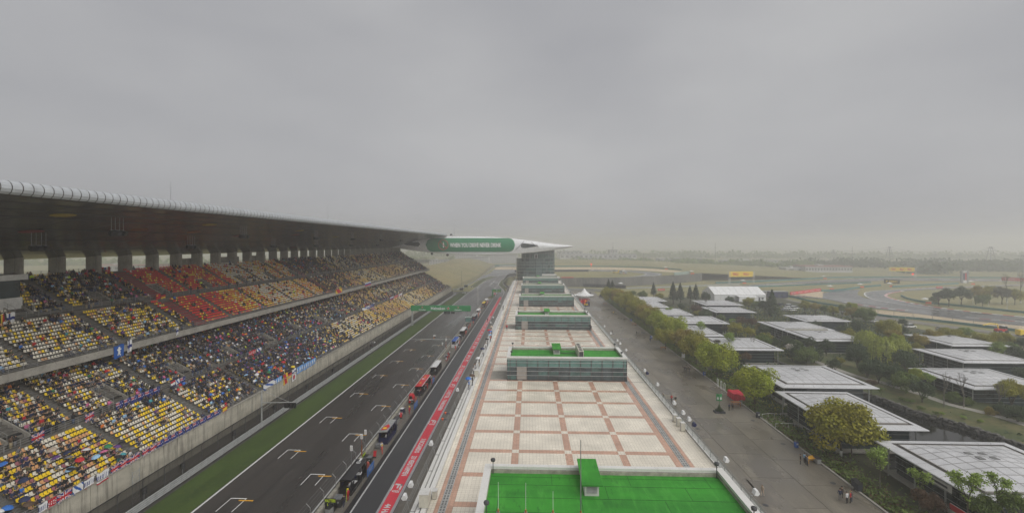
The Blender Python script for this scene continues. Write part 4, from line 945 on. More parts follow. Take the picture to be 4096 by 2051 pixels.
# masts and aerials on the nearest lounge
def mast(name, px, pyb, pyt, r, lab, m='white', zb=ZR + 3.9, cuff=True):
    p = G(px, pyb, zb); t = proj(*p)[2]; zt = CAMH - (pyt - 975) / FPX * t
    q = MB(); q.tube((p.x, p.y, zb), (p.x, p.y, zt), r, 6, 0, r * .6)
    e = empty(name, p, lab, 'aerial'); q.build('pole', K[m], e)
    if cuff: MB().lathe([(.07, 0), (.07, .3)], (p.x, p.y, zb), 8).build('base_clamp', K['wood'], e)
    MB().box(p.x - .15, p.x + .15, p.y - .15, p.y + .15, zb, zb + .04).build('base_plate', K['steel'], e)
mast('roof_aerial', 1993, 2047, 1926, .02, 'thin white aerial on the green roof, leftmost of three')
mast('roof_aerial', 2103, 2049, 1928, .02, 'thin white aerial on the green roof, middle of three')
mast('roof_aerial', 2212, 2052, 1962, .02, 'thin white aerial on the green roof, shortest of three')
mast('roof_mast', 2323, 2054, 1758, .055, 'tall grey mast beside the vent hut on the nearest green roof', 'steel')
# floodlights on brackets along both edges
def flood(white):
    r = empty('floodlight')
    MB().tube((0, 0, 0), (.9, 0, .15), .04, 6).tube((.9, 0, .15), (.95, 0, .3), .05, 6).build('bracket', K['steel'], r, world=False)
    q = MB(); q.extr([(.75, .3), (1.25, .25), (1.5, .55), (1.3, .95), (.95, .95)], -.42, .42); q.build('housing', K['white' if white else 'navy'], r, world=False)
    MB().face([(1.27, -.36, .27), (1.48, -.36, .53), (1.48, .36, .53), (1.27, .36, .27)]).build('lens', K['clear'], r, world=False)
    return r
fw, fn_ = flood(True), flood(False); used = {True: False, False: False}
def put_flood(px, py, side, white, lab, z=12.6):
    x = 22.0 if side > 0 else -11.9
    lo, hi = 10, 330
    for _ in range(40):
        mid = (lo + hi) / 2
        if proj(x, mid, z + .3)[1] > py: lo = mid
        else: hi = mid
    p_ = fw if white else fn_; o = clone(p_) if used[white] else p_; used[white] = True
    o.location = (x, lo, z); o.scale = (.72,) * 3; o.rotation_euler = (0, 0, 0 if side > 0 else math.pi)
    tag(o, lab, 'floodlight', 'floodlights along the pit roof edges')
ro = ((2872, 1840, 1), (2987, 1970, 1), (2735, 1677, 1), (2708, 1651, 1), (2672, 1612, 1), (2610, 1538, 1), (2560, 1482, 1), (2486, 1400, 1), (2465, 1374, 1), (2456, 1362, 1), (2430, 1333, 1), (2405, 1305, 1))
for i, (px, py, wv) in enumerate(ro): put_flood(px, py, 1, True, 'white floodlight on the paddock side roof railing, %s from the near end' % ords[i])
for i, (px, py) in enumerate(((2754, 1699), (2571, 1493))): put_flood(px, py, 1, False, 'dark blue floodlight on the paddock side roof railing, %s of two' % ('nearer', 'farther')[i])
for i, (px, py) in enumerate(((1645, 1990), (1672, 1940), (1850, 1560), (1745, 1775), (1985, 1290), (2000, 1270), (2020, 1215))): put_flood(px, py, -1, True, 'white floodlight reaching over the pit lane from the roof rail, %s from the near end' % ords[i], 11.9)
# horns on the pit side rail, equipment cabinets
for i, (px, py) in enumerate(((1800, 1651), (1812, 1676))):
    p = G(px, py + 20, 11.9); q = MB(); y = p.y; q.tube((-11.9, y, 12.6), (-12.5, y, 12.6), .07, 8, 0); q.lathe([(.02, 0), (.1, .1), (.18, .34)], (-12.6, y, 12.45), 10, 1); tag(q.build('signal_horn', [K['navy'], K['orange']]), 'orange and blue signal horn on the pit side rail, %s of two' % ('nearer', 'farther')[::1][1 - i], 'horn')
for i, (x, px, py, sx, sy, sz, lab) in enumerate(((-10.3, 1727, 2030, .9, 1.2, 1.3, 'beige equipment cabinet on the pit side ledge near the camera'), (-9.7, 1758, 1990, .45, .6, .8, 'small cream cabinet beside the larger beige one'), (-10.3, 1921, 1510, .7, 1.0, 1.2, 'beige equipment cabinet farther along the pit side ledge'), (21.3, 2702, 1684, .5, .7, 1.0, 'small cream cabinet by the paddock side railing'), (21.3, 2727, 1703, .55, .6, 1.15, 'cream cabinet by the railing, farther of a touching pair'), (21.3, 2734, 1722, .55, .6, 1.15, 'cream cabinet by the railing, nearer of a touching pair'))):
    p = G(px, py, ZR); e = empty('equipment_cabinet', (x, p.y, ZR + (.3 if x < 0 and i != 1 else 0)), lab, 'cabinet')
    MB().box(-sx / 2, sx / 2, -sy / 2, sy / 2, .06, sz).build('cabinet_body', K['cream_box'], e, world=False); MB().box(-sx / 2 - .04, sx / 2 + .04, -sy / 2 - .04, sy / 2 + .04, sz, sz + .06).build('cabinet_lid', K['offwhite'], e, world=False); MB().box(-sx / 2 - .02, -sx / 2, -sy / 2 + .08, sy / 2 - .08, .14, sz - .1).build('door', K['offwhite'], e, world=False); MB().box(-sx / 2 + .05, sx / 2 - .05, -sy / 2 + .05, sy / 2 - .05, 0, .06).build('foot', K['dark_steel'], e, world=False)

# ================================================================ TOWER AND BRIDGE WING
tw = empty('glass_tower', (4.5, 343, 0), 'round fronted grey green glass tower under the bridge wing', 'tower')
def ring_pts(cx, cy, a, b_, n): return [(cx + a * math.copysign(abs(math.cos(t)) ** .55, math.cos(t)), cy + b_ * math.copysign(abs(math.sin(t)) ** .8, math.sin(t))) for t in [2 * math.pi * i / n for i in range(n)]]
def glaz(cx, cy, a, b_, z0, z1, nf, n, top):
    P = ring_pts(cx, cy, a, b_, n)
    MB().prism(ring_pts(cx, cy, a - .25, b_ - .25, n), z0, z1 + .1).build('tower_core', K['glass_dark'], tw)
    for f in range(nf):
        q = MB(); za, zb = z0 + (z1 - z0) * f / nf, z0 + (z1 - z0) * (f + 1) / nf
        fl = empty('storey', (0, 0, 0)); fl.parent = tw; fl.location = -tw.location
        for i in range(n):
            p, r_ = P[i], P[(i + 1) % n]
            if (p[1] + r_[1]) / 2 > cy + 2: continue
            dx, dy = (r_[0] - p[0]) * .04, (r_[1] - p[1]) * .04
            mi = RNG.integers(0, 10)
            MB().face([(p[0] + dx, p[1] + dy, za + .12), (r_[0] - dx, r_[1] - dy, za + .12), (r_[0] - dx, r_[1] - dy, zb), (p[0] + dx, p[1] + dy, zb)]).build('pane', K['glass_tower'] if mi < 7 else K['glass_box_b' if f % 2 else 'glass_box'], fl)
        MB().prism(ring_pts(cx, cy, a + .12, b_ + .12, n), za - .02, za + .1).build('floor_edge', K['fascia_edge'], fl)
glaz(4.5, 343, 14.4, 13.5, 9.0, 27.4, 8, 44, None); glaz(6.3, 343, 12.5, 11.5, 27.5, 34.5, 2, 36, None)
MB().box(3.6, 6.0, 330.2, 330.9, 27.6, 30.6).build('door', K['fascia'], tw); MB().box(4.1, 5.5, 330.0, 330.2, 27.8, 30.3).build('door_opening', K['black'], tw)
MB().prism(ring_pts(4.5, 343, 14.4, 13.5, 44), 0, 8.9).build('tower_base', K['concrete'], tw)
WY = 318.0
def W6(x, y): return D(1550 + .3882 * x, 900 + .3882 * y, WY + 2)
top = [(-560, 205), (-400, 172), (-200, 142), (0, 125), (300, 113), (600, 108), (850, 106), (1100, 114), (1300, 130), (1500, 157), (1700, 189), (1900, 214)]
bot = [(-560, 207), (-400, 214), (-200, 222), (0, 228), (100, 235), (250, 258), (450, 281), (700, 297), (1000, 302), (1300, 292), (1500, 278), (1740, 250), (1900, 222)]
T_ = [(W6(*p).x, W6(*p).z) for p in top]; B_ = [(W6(*p).x, W6(*p).z) for p in bot]
def interp(P, x):
    return float(np.interp(x, [p[0] for p in P], [p[1] for p in P]))
bw_ = empty('bridge_wing', (-30, WY + 14, 34), 'huge pale wing shaped bridge spanning the straight with a green slogan panel', 'bridge')
xa, xb_ = T_[0][0], T_[-1][0]; NX = 64; q = MB(); gridp = MB()
def bulge(z, zb, zt): u = (z - (zb + zt) / 2) / max(.3, (zt - zb) / 2); return -1.6 * (1 - u * u)
prev = None
for i in range(NX + 1):
    x = xa + (xb_ - xa) * i / NX; zb, zt = interp(B_, x), interp(T_, x); zt = max(zt, zb + .15)
    colp = [(x, WY + bulge(zb + (zt - zb) * k / 8, zb, zt), zb + (zt - zb) * k / 8) for k in range(9)]
    back = [(x, WY + 26, zb + (zt - zb) * .8), (x, WY + 26, zb + (zt - zb) * .3)]
    loop = colp + back
    if prev:
        for k in range(len(loop)): 
            j = (k + 1) % len(loop); q.face([prev[k], loop[k], loop[j], prev[j]])
    prev = loop
q.build('wing_shell', K['wing_skin'], bw_, True)
nx2 = 60
for i in range(nx2):
    x0 = xa + (xb_ - xa) * i / nx2; x1 = xa + (xb_ - xa) * (i + 1) / nx2
    if x1 > W6(1330, 200).x: break
    zs0 = min(interp(B_, x0), interp(B_, x1)); zs1 = max(interp(T_, x0), interp(T_, x1))
    k0 = int(math.floor(zs0 / 2)); k1 = int(math.ceil(zs1 / 2))
    for k in range(k0, k1):
        def cz(z, x): return min(max(z, interp(B_, x) + .35), max(interp(T_, x) - .35, interp(B_, x) + .36))
        z00, z01, z10, z11 = cz(2 * k + .05, x0), cz(2 * k + 1.95, x0), cz(2 * k + .05, x1), cz(2 * k + 1.95, x1)
        if z01 - z00 < .05 and z11 - z10 < .05: continue
        yy = lambda z, x: WY + bulge(z, interp(B_, x), interp(T_, x)) - .05
        gridp.face([(x0 + .04, yy(z00, x0), z00), (x1 - .04, yy(z10, x1), z10), (x1 - .04, yy(z11, x1), z11), (x0 + .04, yy(z01, x0), z01)])
o = gridp.build('skin_panels', K['wing_skin'], bw_); o['kind'] = 'stuff'
for P, dz in ((T_, -.1), (B_, .15)):
    q = MB()
    for a, c in zip(P[:-1], P[1:]): q.tube((a[0], WY - .1, a[1] + dz), (c[0], WY - .1, c[1] + dz), .32, 8)
    q.build('edge_trim', K['offwhite'], bw_)
def stadium(x0, x1, z0, z1, y, slantz=0, n=10):
    R = (z1 - z0) / 2; zc = (z0 + z1) / 2
    return [(x1 - R + R * math.cos(t), y, zc + R * math.sin(t)) for t in [-math.pi / 2 + math.pi * i / n for i in range(n + 1)]] + [(x0 + R + R * math.cos(t), y, zc + R * math.sin(t)) for t in [math.pi / 2 + math.pi * i / n for i in range(n + 1)]]
a, c = W6(398, 205), W6(1316, 205)
zt_, zb2 = W6(800, 133).z, W6(800, 274).z
q = MB(); R = (zt_ - zb2) / 2; zc_ = (zt_ + zb2) / 2; sy = lambda x, z: WY + bulge(z, interp(B_, x), interp(T_, x)) - .22; ns, nv = 60, 12
def spt(i, j, dy=0):
    x = a.x + (c.x - a.x) * i / ns; e = max(0, a.x + R - x, x - c.x + R); hh = math.sqrt(max(.001, R * R - e * e)); z = zc_ + hh * (2 * j / nv - 1); return (x, sy(x, z) + dy, z)
for i in range(ns):
    for j in range(nv): q.face([spt(i, j), spt(i + 1, j), spt(i + 1, j + 1), spt(i, j + 1)])
    for j in (0, nv): q.face([spt(i, j), spt(i + 1, j), spt(i + 1, j, .2), spt(i, j, .2)])
panel = q.build('slogan_panel', K['wing_green'], bw_)
l0, l1 = W6(648, 205), W6(1176, 205)
letter('lettering', "WHEN YOU DRIVE NEVER DRINK", K['white'], panel, ((l0.x + l1.x) / 2, WY - 1.98, W6(900, 205).z), (1, 0, 0), (0, 0, 1), l1.x - l0.x, 3.1, .04)
cc = W6(580, 202); q = MB(); R = 3.4
ringp = [(cc.x + R * math.cos(t), WY - 1.98, cc.z + R * math.sin(t)) for t in [2 * math.pi * i / 24 for i in range(25)]]; q.path(ringp, .18, 5); q.tube((cc.x - R * .7, WY - 1.98, cc.z + R * .7), (cc.x + R * .7, WY - 1.98, cc.z - R * .7), .18, 5); q.build('prohibition_ring', K['red'], panel)
MB().extr([(cc.x - .3, cc.z - 1.8), (cc.x + .45, cc.z - 1.8), (cc.x + .45, cc.z + .4), (cc.x + .2, cc.z + 1.0), (cc.x + .2, cc.z + 1.9), (cc.x - .1, cc.z + 1.9), (cc.x - .1, cc.z + 1.0), (cc.x - .3, cc.z + .4)], WY - 1.96, WY - 1.86).build('bottle_mark', K['wing_skin'], panel)
for pts, m in ((((1375, 210), (1380, 195), (1395, 188), (1420, 188), (1540, 203), (1548, 212), (1540, 218), (1420, 235), (1390, 233), (1378, 224)), 'glass_dark'), (((170, 195), (200, 178), (320, 172), (340, 195), (320, 218), (200, 205)), 'black')):
    W_ = [W6(*p) for p in pts]; cx_, cz_ = sum(p.x for p in W_) / len(W_), sum(p.z for p in W_) / len(W_)
    op = MB().extr([(p.x, p.z) for p in W_], WY - 1.9, WY - .4).build('opening', K[m], bw_)
    MB().extr([(cx_ + (p.x - cx_) * 1.1, cz_ + (p.z - cz_) * 1.2) for p in W_], WY - 1.7, WY - .3).build('opening_frame', K['wing_skin'], op)
    if m == 'glass_dark':
        q = MB(); q.tube((cx_ - 8, WY - 2.0, cz_ - 3), (cx_ - 2, WY - 2, cz_ + 3.2), .2, 5); q.tube((cx_ + 3, WY - 2.0, cz_ + 2.2), (cx_ + 8, WY - 2, cz_ - 1.2), .2, 5); q.build('brace', K['steel'], op)
for i, (x, y, lab) in enumerate(((655, 100, 'small round camera dome on top of the bridge wing'), (560, 100, 'tiny mast lamp where grandstand roof meets the wing'), (455, 292, 'small camera hanging under the left part of the bridge wing'), (617, 306, 'larger camera box hanging under the bridge wing'))):
    p = W6(x, y); q = MB(); q.lathe([(.3, -.9), (.9, -.6), (1.0, .1), (.6, .7), (.1, .9)], (p.x, WY + .5, p.z), 10); q.tube((p.x, WY + .5, p.z - 1.6 if y < 150 else p.z), (p.x, WY + .5, p.z if y < 150 else p.z + 1.6), .2, 6); q.cbox((p.x, WY + .5, p.z), (1.6, .5, .5)); tag(q.build('bridge_camera', K['dark_steel']), lab, 'camera')
q = MB(); p = W6(673, 60); q.tube((p.x, WY + 6, 43.5), (p.x, WY + 6, 58), .1, 5, 0, .03); q.cbox((p.x, WY + 6, 43.6), (.6, .6, .3)); q.cbox((p.x, WY + 6, 55), (.8, .06, .06)); tag(q.build('lightning_rod', K['steel']), 'thin lightning rod on top of the bridge wing', 'lightning rod')
# ================================================================ TRACKSIDE
# steel guard rail in lengths
gr = empty('guard_rail', (-55.2, 180, 0), 'continuous grey four beam steel guard rail along the grass verge', 'guard rail')
q = MB()
for k in range(4):
    z = .18 + .3 * k; q.extr([(-.04, z), (.03, z + .05), (-.01, z + .12), (.03, z + .19), (-.04, z + .25), (-.09, z + .12)], .01, 7.97)
gm = q.mesh('beam_length', K['galv']); gp = MB().box(-.2, -.09, -.06, .06, 0, 1.35).mesh('post', K['steel'])
for k in range(40):
    y = YN + 8 * k; link('beam_length', gm, gr, Vector((-55.2, y, 0)) - gr.location)
    link('post', gp, gr, Vector((-55.2, y, 0)) - gr.location); link('post', gp, gr, Vector((-55.2, y + 4, 0)) - gr.location)
cf = empty('catch_fence', (-56, 180, 0), 'tall dark mesh catch fence with posts curving over towards the track', 'fence')
q = MB(); q.path([(0, 0, 0), (0, 0, 3.4), (.18, 0, 3.85), (.55, 0, 4.2)], .06, 6); fp = q.mesh('post', K['dark_steel'])
q = MB(); q.face([(0, .08, 0), (0, 3.92, 0), (0, 3.92, 3.4), (0, .08, 3.4)]); q.face([(0, .08, 3.4), (0, 3.92, 3.4), (.18, 3.92, 3.85), (.18, .08, 3.85)]); q.face([(.18, .08, 3.85), (.18, 3.92, 3.85), (.55, 3.92, 4.2), (.55, .08, 4.2)])
fm = q.mesh('mesh_panel', K['mesh_wire']); q = MB(); q.tube((0, 0, 1.3), (0, 4, 1.3), .02, 4); q.tube((0, 0, 2.6), (0, 4, 2.6), .02, 4); q.tube((.18, 0, 3.85), (.18, 4, 3.85), .03, 4); q.tube((.55, 0, 4.2), (.55, 4, 4.2), .03, 4); fc = q.mesh('cable', K['dark_steel'])
for k in range(78):
    v = Vector((-56.2, YN + 4 * k, 0)) - cf.location
    link('post', fp, cf, v); link('mesh_panel', fm, cf, v); link('cable', fc, cf, v)
def tri(name, root, px, py): pass
# trackside signals by the fence
sg = empty('trackside_signal'); MB().tube((0, 0, 0), (0, 0, 1.9), .05, 6).build('post', K['steel'], sg, world=False)
MB().box(-.12, .12, -.3, .3, 1.9, 2.75).build('housing', K['black'], sg, world=False)
q = MB(); q.lathe([(.16, 0), (.16, .12)], (0, 0, 0), 10); q.v = [(.12 + v[2], v[0] + .0, v[1] + 2.55) for v in q.v]; q.build('lamp', K['dark_steel'], sg, world=False); q = MB(); q.lathe([(.16, 0), (.16, .12)], (0, 0, 0), 10); q.v = [(.12 + v[2], v[0], v[1] + 2.12) for v in q.v]; q.build('lamp', K['dark_steel'], sg, world=False)
for i, py in enumerate((2012, 1910, 1775, 1667, 1582, 1513, 1470, 1412)):
    lo, hi = 30, 330
    for _ in range(40):
        mid = (lo + hi) / 2
        if proj(-55.6, mid, 1.2)[1] > py - 20: lo = mid
        else: hi = mid
    o = sg if i == 0 else clone(sg); o.location = (-55.75, lo, 0); o.rotation_euler = (0, 0, -.5)
    tag(o, 'black trackside signal box at the guard rail, %s from the near end' % ords[i], 'signal', 'signals along the guard rail')
# starting light mast with long arm
p = G(1051, 1703); sm_ = empty('light_mast', p, 'tall grey mast with a braced arm carrying five dark lamp units', 'light mast')
mx_, my_ = -55.9, p.y
q = MB(); q.tube((mx_, my_, 0), (mx_, my_, 7.3), .17, 10); q.tube((mx_, my_, 7.3), (mx_, my_, 7.6), .05, 6); q.build('pole', K['galv'], sm_)
MB().tube((mx_, my_, 4.9), (mx_ + 7.2, my_, 5.1), .11, 8).build('arm', K['galv'], sm_); MB().tube((mx_, my_, 3.4), (mx_ + 2.2, my_, 4.95), .06, 6).build('brace', K['galv'], sm_); MB().tube((mx_, my_, 7.5), (mx_ + 6.0, my_, 5.1), .035, 6).build('stay_cable', K['galv'], sm_)
for k in range(5): MB().box(mx_ + 4.9 + .5 * k, mx_ + 5.28 + .5 * k, my_ - .15, my_ + .15, 3.9, 4.98).build('lamp', K['black'], sm_)
MB().box(mx_ - .3, mx_ + .3, my_ - .3, my_ + .3, 0, .4).build('base', K['concrete'], sm_)
# lattice access frame at the fence
p = G(545, 2030); lf = empty('access_ladder', (-57.2, p.y, 0), 'grey steel lattice ladder frame standing at the fence', 'ladder')
q = MB()
for s in (0, 1.2): q.tube((-57.2, p.y + s, 0), (-57.2, p.y + s, 5.2), .05, 6)
q.build('upright', K['galv'], lf); q = MB()
for k in range(7): q.tube((-57.2, p.y, .5 + .75 * k), (-57.2, p.y + 1.2, .5 + .75 * k), .03, 5); q.tube((-57.2, p.y, .5 + .75 * k), (-57.2, p.y + 1.2, 1.25 + .75 * k if k < 6 else 5.0), .025, 5)
q.build('lattice', K['galv'], lf)
# start gantry
gy = G(1882, 1302).y; x0g, x1g = -55.0, -27.6
sgn = empty('start_gantry', ((x0g + x1g) / 2, gy, 0), 'green sponsor gantry spanning the straight on two grey legs', 'gantry')
for xg in (x0g + .35, x1g - .35): MB().box(xg - .35, xg + .35, gy - .3, gy + .3, 0, 6.9).build('leg', K['galv'], sgn)
beam = MB().box(x0g - .3, x1g + .3, gy - .5, gy + .5, 6.85, 9.35).build('beam', K['sign_green'], sgn)
wz = 8.1; yf = gy - .52; Wd = x1g - x0g
def star(cx, cz, R, y, m, par, m2=None, name='star'):
    q = MB(); P = []
    for i in range(10):
        t = math.pi / 2 + i * math.pi / 5; r = R if i % 2 == 0 else R * .42; P.append((cx + r * math.cos(t), cz + r * math.sin(t)))
    for i in range(10):
        a, c = P[i], P[(i + 1) % 10]; q.face([(cx, y, cz), (a[0], y, a[1]), (c[0], y, c[1])])
    o = q.build(name, m, par)
    return o
letter('lettering', "Heineken", K['white'], beam, (x0g + Wd * .455, yf, wz + .02), (1, 0, 0), (0, 0, 1), 6.6, 1.35, .025)
star(x0g + Wd * .631, wz, .92, yf - .01, K['white'], beam); star(x0g + Wd * .631, wz, .72, yf - .03, K['red'], beam)
for u in (.186, .80):
    letter('lettering', "Heineken", K['white'], beam, (x0g + Wd * u, yf, wz - .62), (1, 0, 0), (0, 0, 1), 3.2, .62, .02)
    star(x0g + Wd * u, wz + .48, .52, yf - .01, K['white'], beam); star(x0g + Wd * u, wz + .48, .4, yf - .03, K['red'], beam)
for k in range(5): MB().box(x0g + Wd * .555 + .62 * k, x0g + Wd * .555 + .62 * k + .45, gy - .55, gy - .1, 5.5, 6.8).build('start_lamp', K['black'], sgn)
MB().box(x0g + Wd * .68, x0g + Wd * .74, gy - .5, gy - .2, 5.6, 6.6).build('display', K['black'], sgn); MB().box(x0g + Wd * .62, x1g, gy - .3, gy - .15, 6.55, 6.65).build('cable_tray', K['dark_steel'], sgn)
# pit exit gantry with red light
p0, p1 = G(1971, 1187), None; ey = p0.y
eg = empty('pit_exit_gantry', (-23.5, ey, 0), 'green gantry over the pit exit with yellow lettering and a clock', 'gantry')
MB().box(-26.9, -26.2, ey - .3, ey + .3, 0, 5.6).build('leg', K['sign_green'], eg); ebm = MB().box(-26.9, -20.3, ey - .35, ey + .35, 3.5, 5.6).build('beam', K['sign_green'], eg)
for u in (-25.2, -21.5): letter('lettering', "ROLEX", K['yellow'], ebm, (u, ey - .37, 4.35), (1, 0, 0), (0, 0, 1), 1.4, .35, .01); star(u, 4.9, .25, ey - .37, K['yellow'], ebm, name='crown_mark')
q = MB(); q.lathe([(.45, 0), (.45, .06)], (0, 0, 0), 16); q.v = [(v[0] - 23.4, ey - .38 - v[2], v[1] + 4.75) for v in q.v]; q.build('clock', K['offwhite'], ebm); MB().box(-25.9, -21.0, ey - .38, ey - .36, 3.68, 3.82).build('lettering_strip', K['yellow'], ebm)
MB().box(-24.9, -24.3, ey - .45, ey - .1, 2.0, 2.8).build('signal_box', K['black'], eg); q = MB(); q.lathe([(.22, 0), (.22, .08)], (0, 0, 0), 12); q.v = [(v[0] - 24.6, ey - .46 - v[2], v[1] + 2.4) for v in q.v]; q.build('red_light', K['lamp_red'], eg); MB().tube((-24.6, ey - .2, 2.8), (-24.6, ey - .2, 3.5), .05, 6).build('hanger', K['dark_steel'], eg)
# pit wall with fence
pw = empty('pit_wall', (-29.2, 170, 0), 'low concrete pit wall topped by cranked fence posts', 'wall')
wl = MB().box(-.28, .28, .02, 7.98, 0, 1.05, 0).box(-.3, .3, .02, 7.98, 1.05, 1.1, 1).mesh('wall_panel', [K['concrete'], K['plinth']])
q = MB(); q.path([(-.2, 0, 1.0), (-.2, 0, 2.6), (-.75, 0, 3.15)], .045, 6); pp = q.mesh('post', K['rail_grey'])
q = MB(); [q.tube((xx, 0, zz), (xx, 4, zz), .014, 4) for xx, zz in ((-.2, 1.7), (-.2, 2.1), (-.2, 2.55), (-.48, 2.87), (-.75, 3.15))]; pc = q.mesh('cable', K['rail_grey']); pmh = MB().face([(-.2, .05, 1.1), (-.2, 3.95, 1.1), (-.2, 3.95, 2.6), (-.2, .05, 2.6)]).mesh('mesh_panel', K['fine_mesh'])
for k in range(36): link('wall_panel', wl, pw, Vector((-29.2, YN + 8 * k, .03)) - pw.location)
for k in range(72):
    v = Vector((-29.2, YN + 4 * k, .03)) - pw.location; link('post', pp, pw, v); link('cable', pc, pw, v); link('mesh_panel', pmh, pw, v)
# thin posts of the pit lane rail
pr_ = empty('pit_lane_rail', (-26.2, 150, 0), 'thin grey post and wire rail between pit wall walkway and pit lane', 'railing')
q = MB(); q.tube((0, 0, 0), (0, 0, 1.25), .028, 5); rp = q.mesh('post', K['rail_grey']); q = MB(); q.tube((0, 0, 1.2), (0, 2.6, 1.2), .01, 4); q.tube((0, 0, .7), (0, 2.6, .7), .01, 4); rw_ = q.mesh('wire', K['rail_grey'])
MB().box(-26.15, -25.55, YN, 318, .036, .2).build('dark_kerb', K['black'], pr_)
for k in range(98):
    v = Vector((-26.3, 50 + 2.6 * k, .03)) - pr_.location; link('post', rp, pr_, v); link('wire', rw_, pr_, v)
# timing stands on the pit wall
def stand_proto(y0, y1, roofm, sidem, lab, trim=None, curved=False, xo=0.0):
    e = empty('timing_stand', (-27.75 + xo, (y0 + y1) / 2, .03), lab, 'timing stand'); xa, xb = -28.6 + xo, -26.9 + xo
    MB().box(xa - .05, xb + .05, y0, y1, .03, .35).build('platform', K[sidem], e)
    prf = [(xa - .05, 2.3), (xb, 2.42), (xb, 2.52), (xa + .4, 2.58), (xa - .05, 2.4)]
    rf = MB().extr(prf, y0 - .15, y1 + .15).build('canopy', K[roofm], e)
    if trim: MB().extr([(xb, 2.4), (xb + .08, 2.4), (xb + .08, 2.54), (xb, 2.54)], y0 - .15, y1 + .15).build('canopy_trim', K[trim], rf)
    for yy in (y0, y1 - .1):
        for xx in (xa, xb): MB().box(xx, xx + .1, yy, yy + .1, .35, 2.4).build('leg', K[sidem], e)
    MB().box(xa, xa + .12, y0 + .1, y1 - .1, .35, 2.3).build('back_panel', K[sidem], e)
    MB().box(xa + .12, xa + .75, y0 + .15, y1 - .15, 1.2, 1.28).build('desk', K['black'], e)
    n = max(3, int((y1 - y0) / 1.1))
    for k in range(n):
        yy = y0 + .35 + (y1 - y0 - .7) * k / max(1, n - 1); MB().box(xa + .25, xa + .31, yy - .35, yy + .35, 1.5, 2.0).build('screen', K['navy'], e)
        q = MB(); q.tube((xb - .45, yy, .35), (xb - .45, yy, 1.0), .05, 6); q.box(xb - .65, xb - .25, yy - .2, yy + .2, 1.0, 1.08); q.box(xb - .3, xb - .25, yy - .2, yy + .2, 1.08, 1.45); q.build('stool', K['dark_steel'], e)
    for yy in (y0, y1): MB().extr([(xa, .35), (xb, .35), (xb, 1.3), (xb - .3, 2.3), (xa, 2.3)], yy - .04, yy + .0).build('end_panel', K['fine_dark'] if False else K[sidem], e) if yy == y1 else MB().extr([(xa, .35), (xb, .35), (xb, 1.25), (xa, 1.25)], yy - .06, yy).build('end_panel', K[sidem], e)
    if y0 < 140:
        for k in range(3): person((xb - .5, y0 + .8 + (y1 - y0 - 1.6) * k / 2, .52), 'sit', 'red' if roofm == 'red' else ('white', 'navy', 'grey')[k], 'black', math.pi / 2, '%s seated crew member at the %s' % (('nearest', 'middle', 'farthest')[k], ' '.join(lab.split(',')[0].split()[:8])), 'crew seated at the timing stands')
    return e, rf
def gy_(px, py): return G(px, py).y
s1, rf = stand_proto(gy_(1385, 1982), gy_(1445, 1897), 'black', 'black', 'long black timing stand with a dark flat canopy on the pit wall', 'dark_steel')
q = MB(); c_ = (-27.7, gy_(1445, 1897) - 1.2); [q.tube((c_[0], c_[1], 2.62), (c_[0] + .3 * math.cos(t), c_[1] + .3 * math.sin(t), 2.62), .03, 4) for t in (1.57, 3.67, 5.76)]; q.path([(c_[0] + .34 * math.cos(t * .5236), c_[1] + .34 * math.sin(t * .5236), 2.62) for t in range(13)], .03, 4); q.box(-27.9, -27.6, c_[1] + .6, c_[1] + 1.5, 2.56, 2.62); q.build('roof_emblem', K['white'], rf)
s2, rf = stand_proto(gy_(1534, 1776), gy_(1576, 1727), 'galv', 'navy', 'grey roofed timing stand with red and yellow roof emblem', 'navy')
yc = (gy_(1534, 1776) + gy_(1576, 1727)) / 2
MB().face([(-28.3, yc - 2.6, 2.62), (-27.3, yc - 2.2, 2.62), (-27.1, yc - .6, 2.62), (-27.7, yc + .4, 2.62), (-28.2, yc - .8, 2.62)]).build('roof_emblem', K['red'], rf); q = MB(); q.lathe([(.4, 0), (.4, .03)], (-27.8, yc - 1.6, 2.61), 14); q.build('roof_emblem', K['yellow'], rf)
s3, rf = stand_proto(gy_(1676, 1582), gy_(1716, 1535), 'red', 'black', 'bright red timing stand with white trimmed canopy', 'white')
q = MB(); yc = (gy_(1676, 1582) + gy_(1716, 1535)) / 2; q.face([(-28.2, yc + .3, 2.62), (-27.2, yc + .9, 2.62), (-28.2, yc + 1.5, 2.62)]); q.build('roof_emblem', K['white'], rf); q = MB(); [q.lathe([(.28, 0), (.28, .02)], (-27.8, yc + d, 2.62), 10) for d in (-2.6, 2.62)]; q.build('roof_emblem', K['yellow'], rf)
rc = empty('red_cart', (-28.2, gy_(1640, 1600) - 1, .03), 'upright red equipment cart with small screen beside the red stand', 'cart'); yb = gy_(1640, 1600) - 2.4
MB().extr([(-28.7, .25), (-27.6, .25), (-27.6, 1.5), (-28.0, 2.1), (-28.7, 2.1)], yb, yb + 1.5).build('cart_body', K['red'], rc); MB().box(-28.55, -27.9, yb - .04, yb, 1.2, 1.85).build('screen', K['black'], rc); MB().box(-28.6, -27.7, yb - .05, yb - .01, .85, 1.1).build('panel', K['white'], rc)
for dx, dy in ((-28.5, .2), (-27.8, .2), (-28.5, 1.3), (-27.8, 1.3)):
    q = MB(); q.lathe([(.16, -.05), (.16, .05)], (0, 0, 0), 10); q.v = [(dx + v[2], yb + dy + v[0], .19 + v[1]) for v in q.v]; q.build('wheel', K['black'], rc)
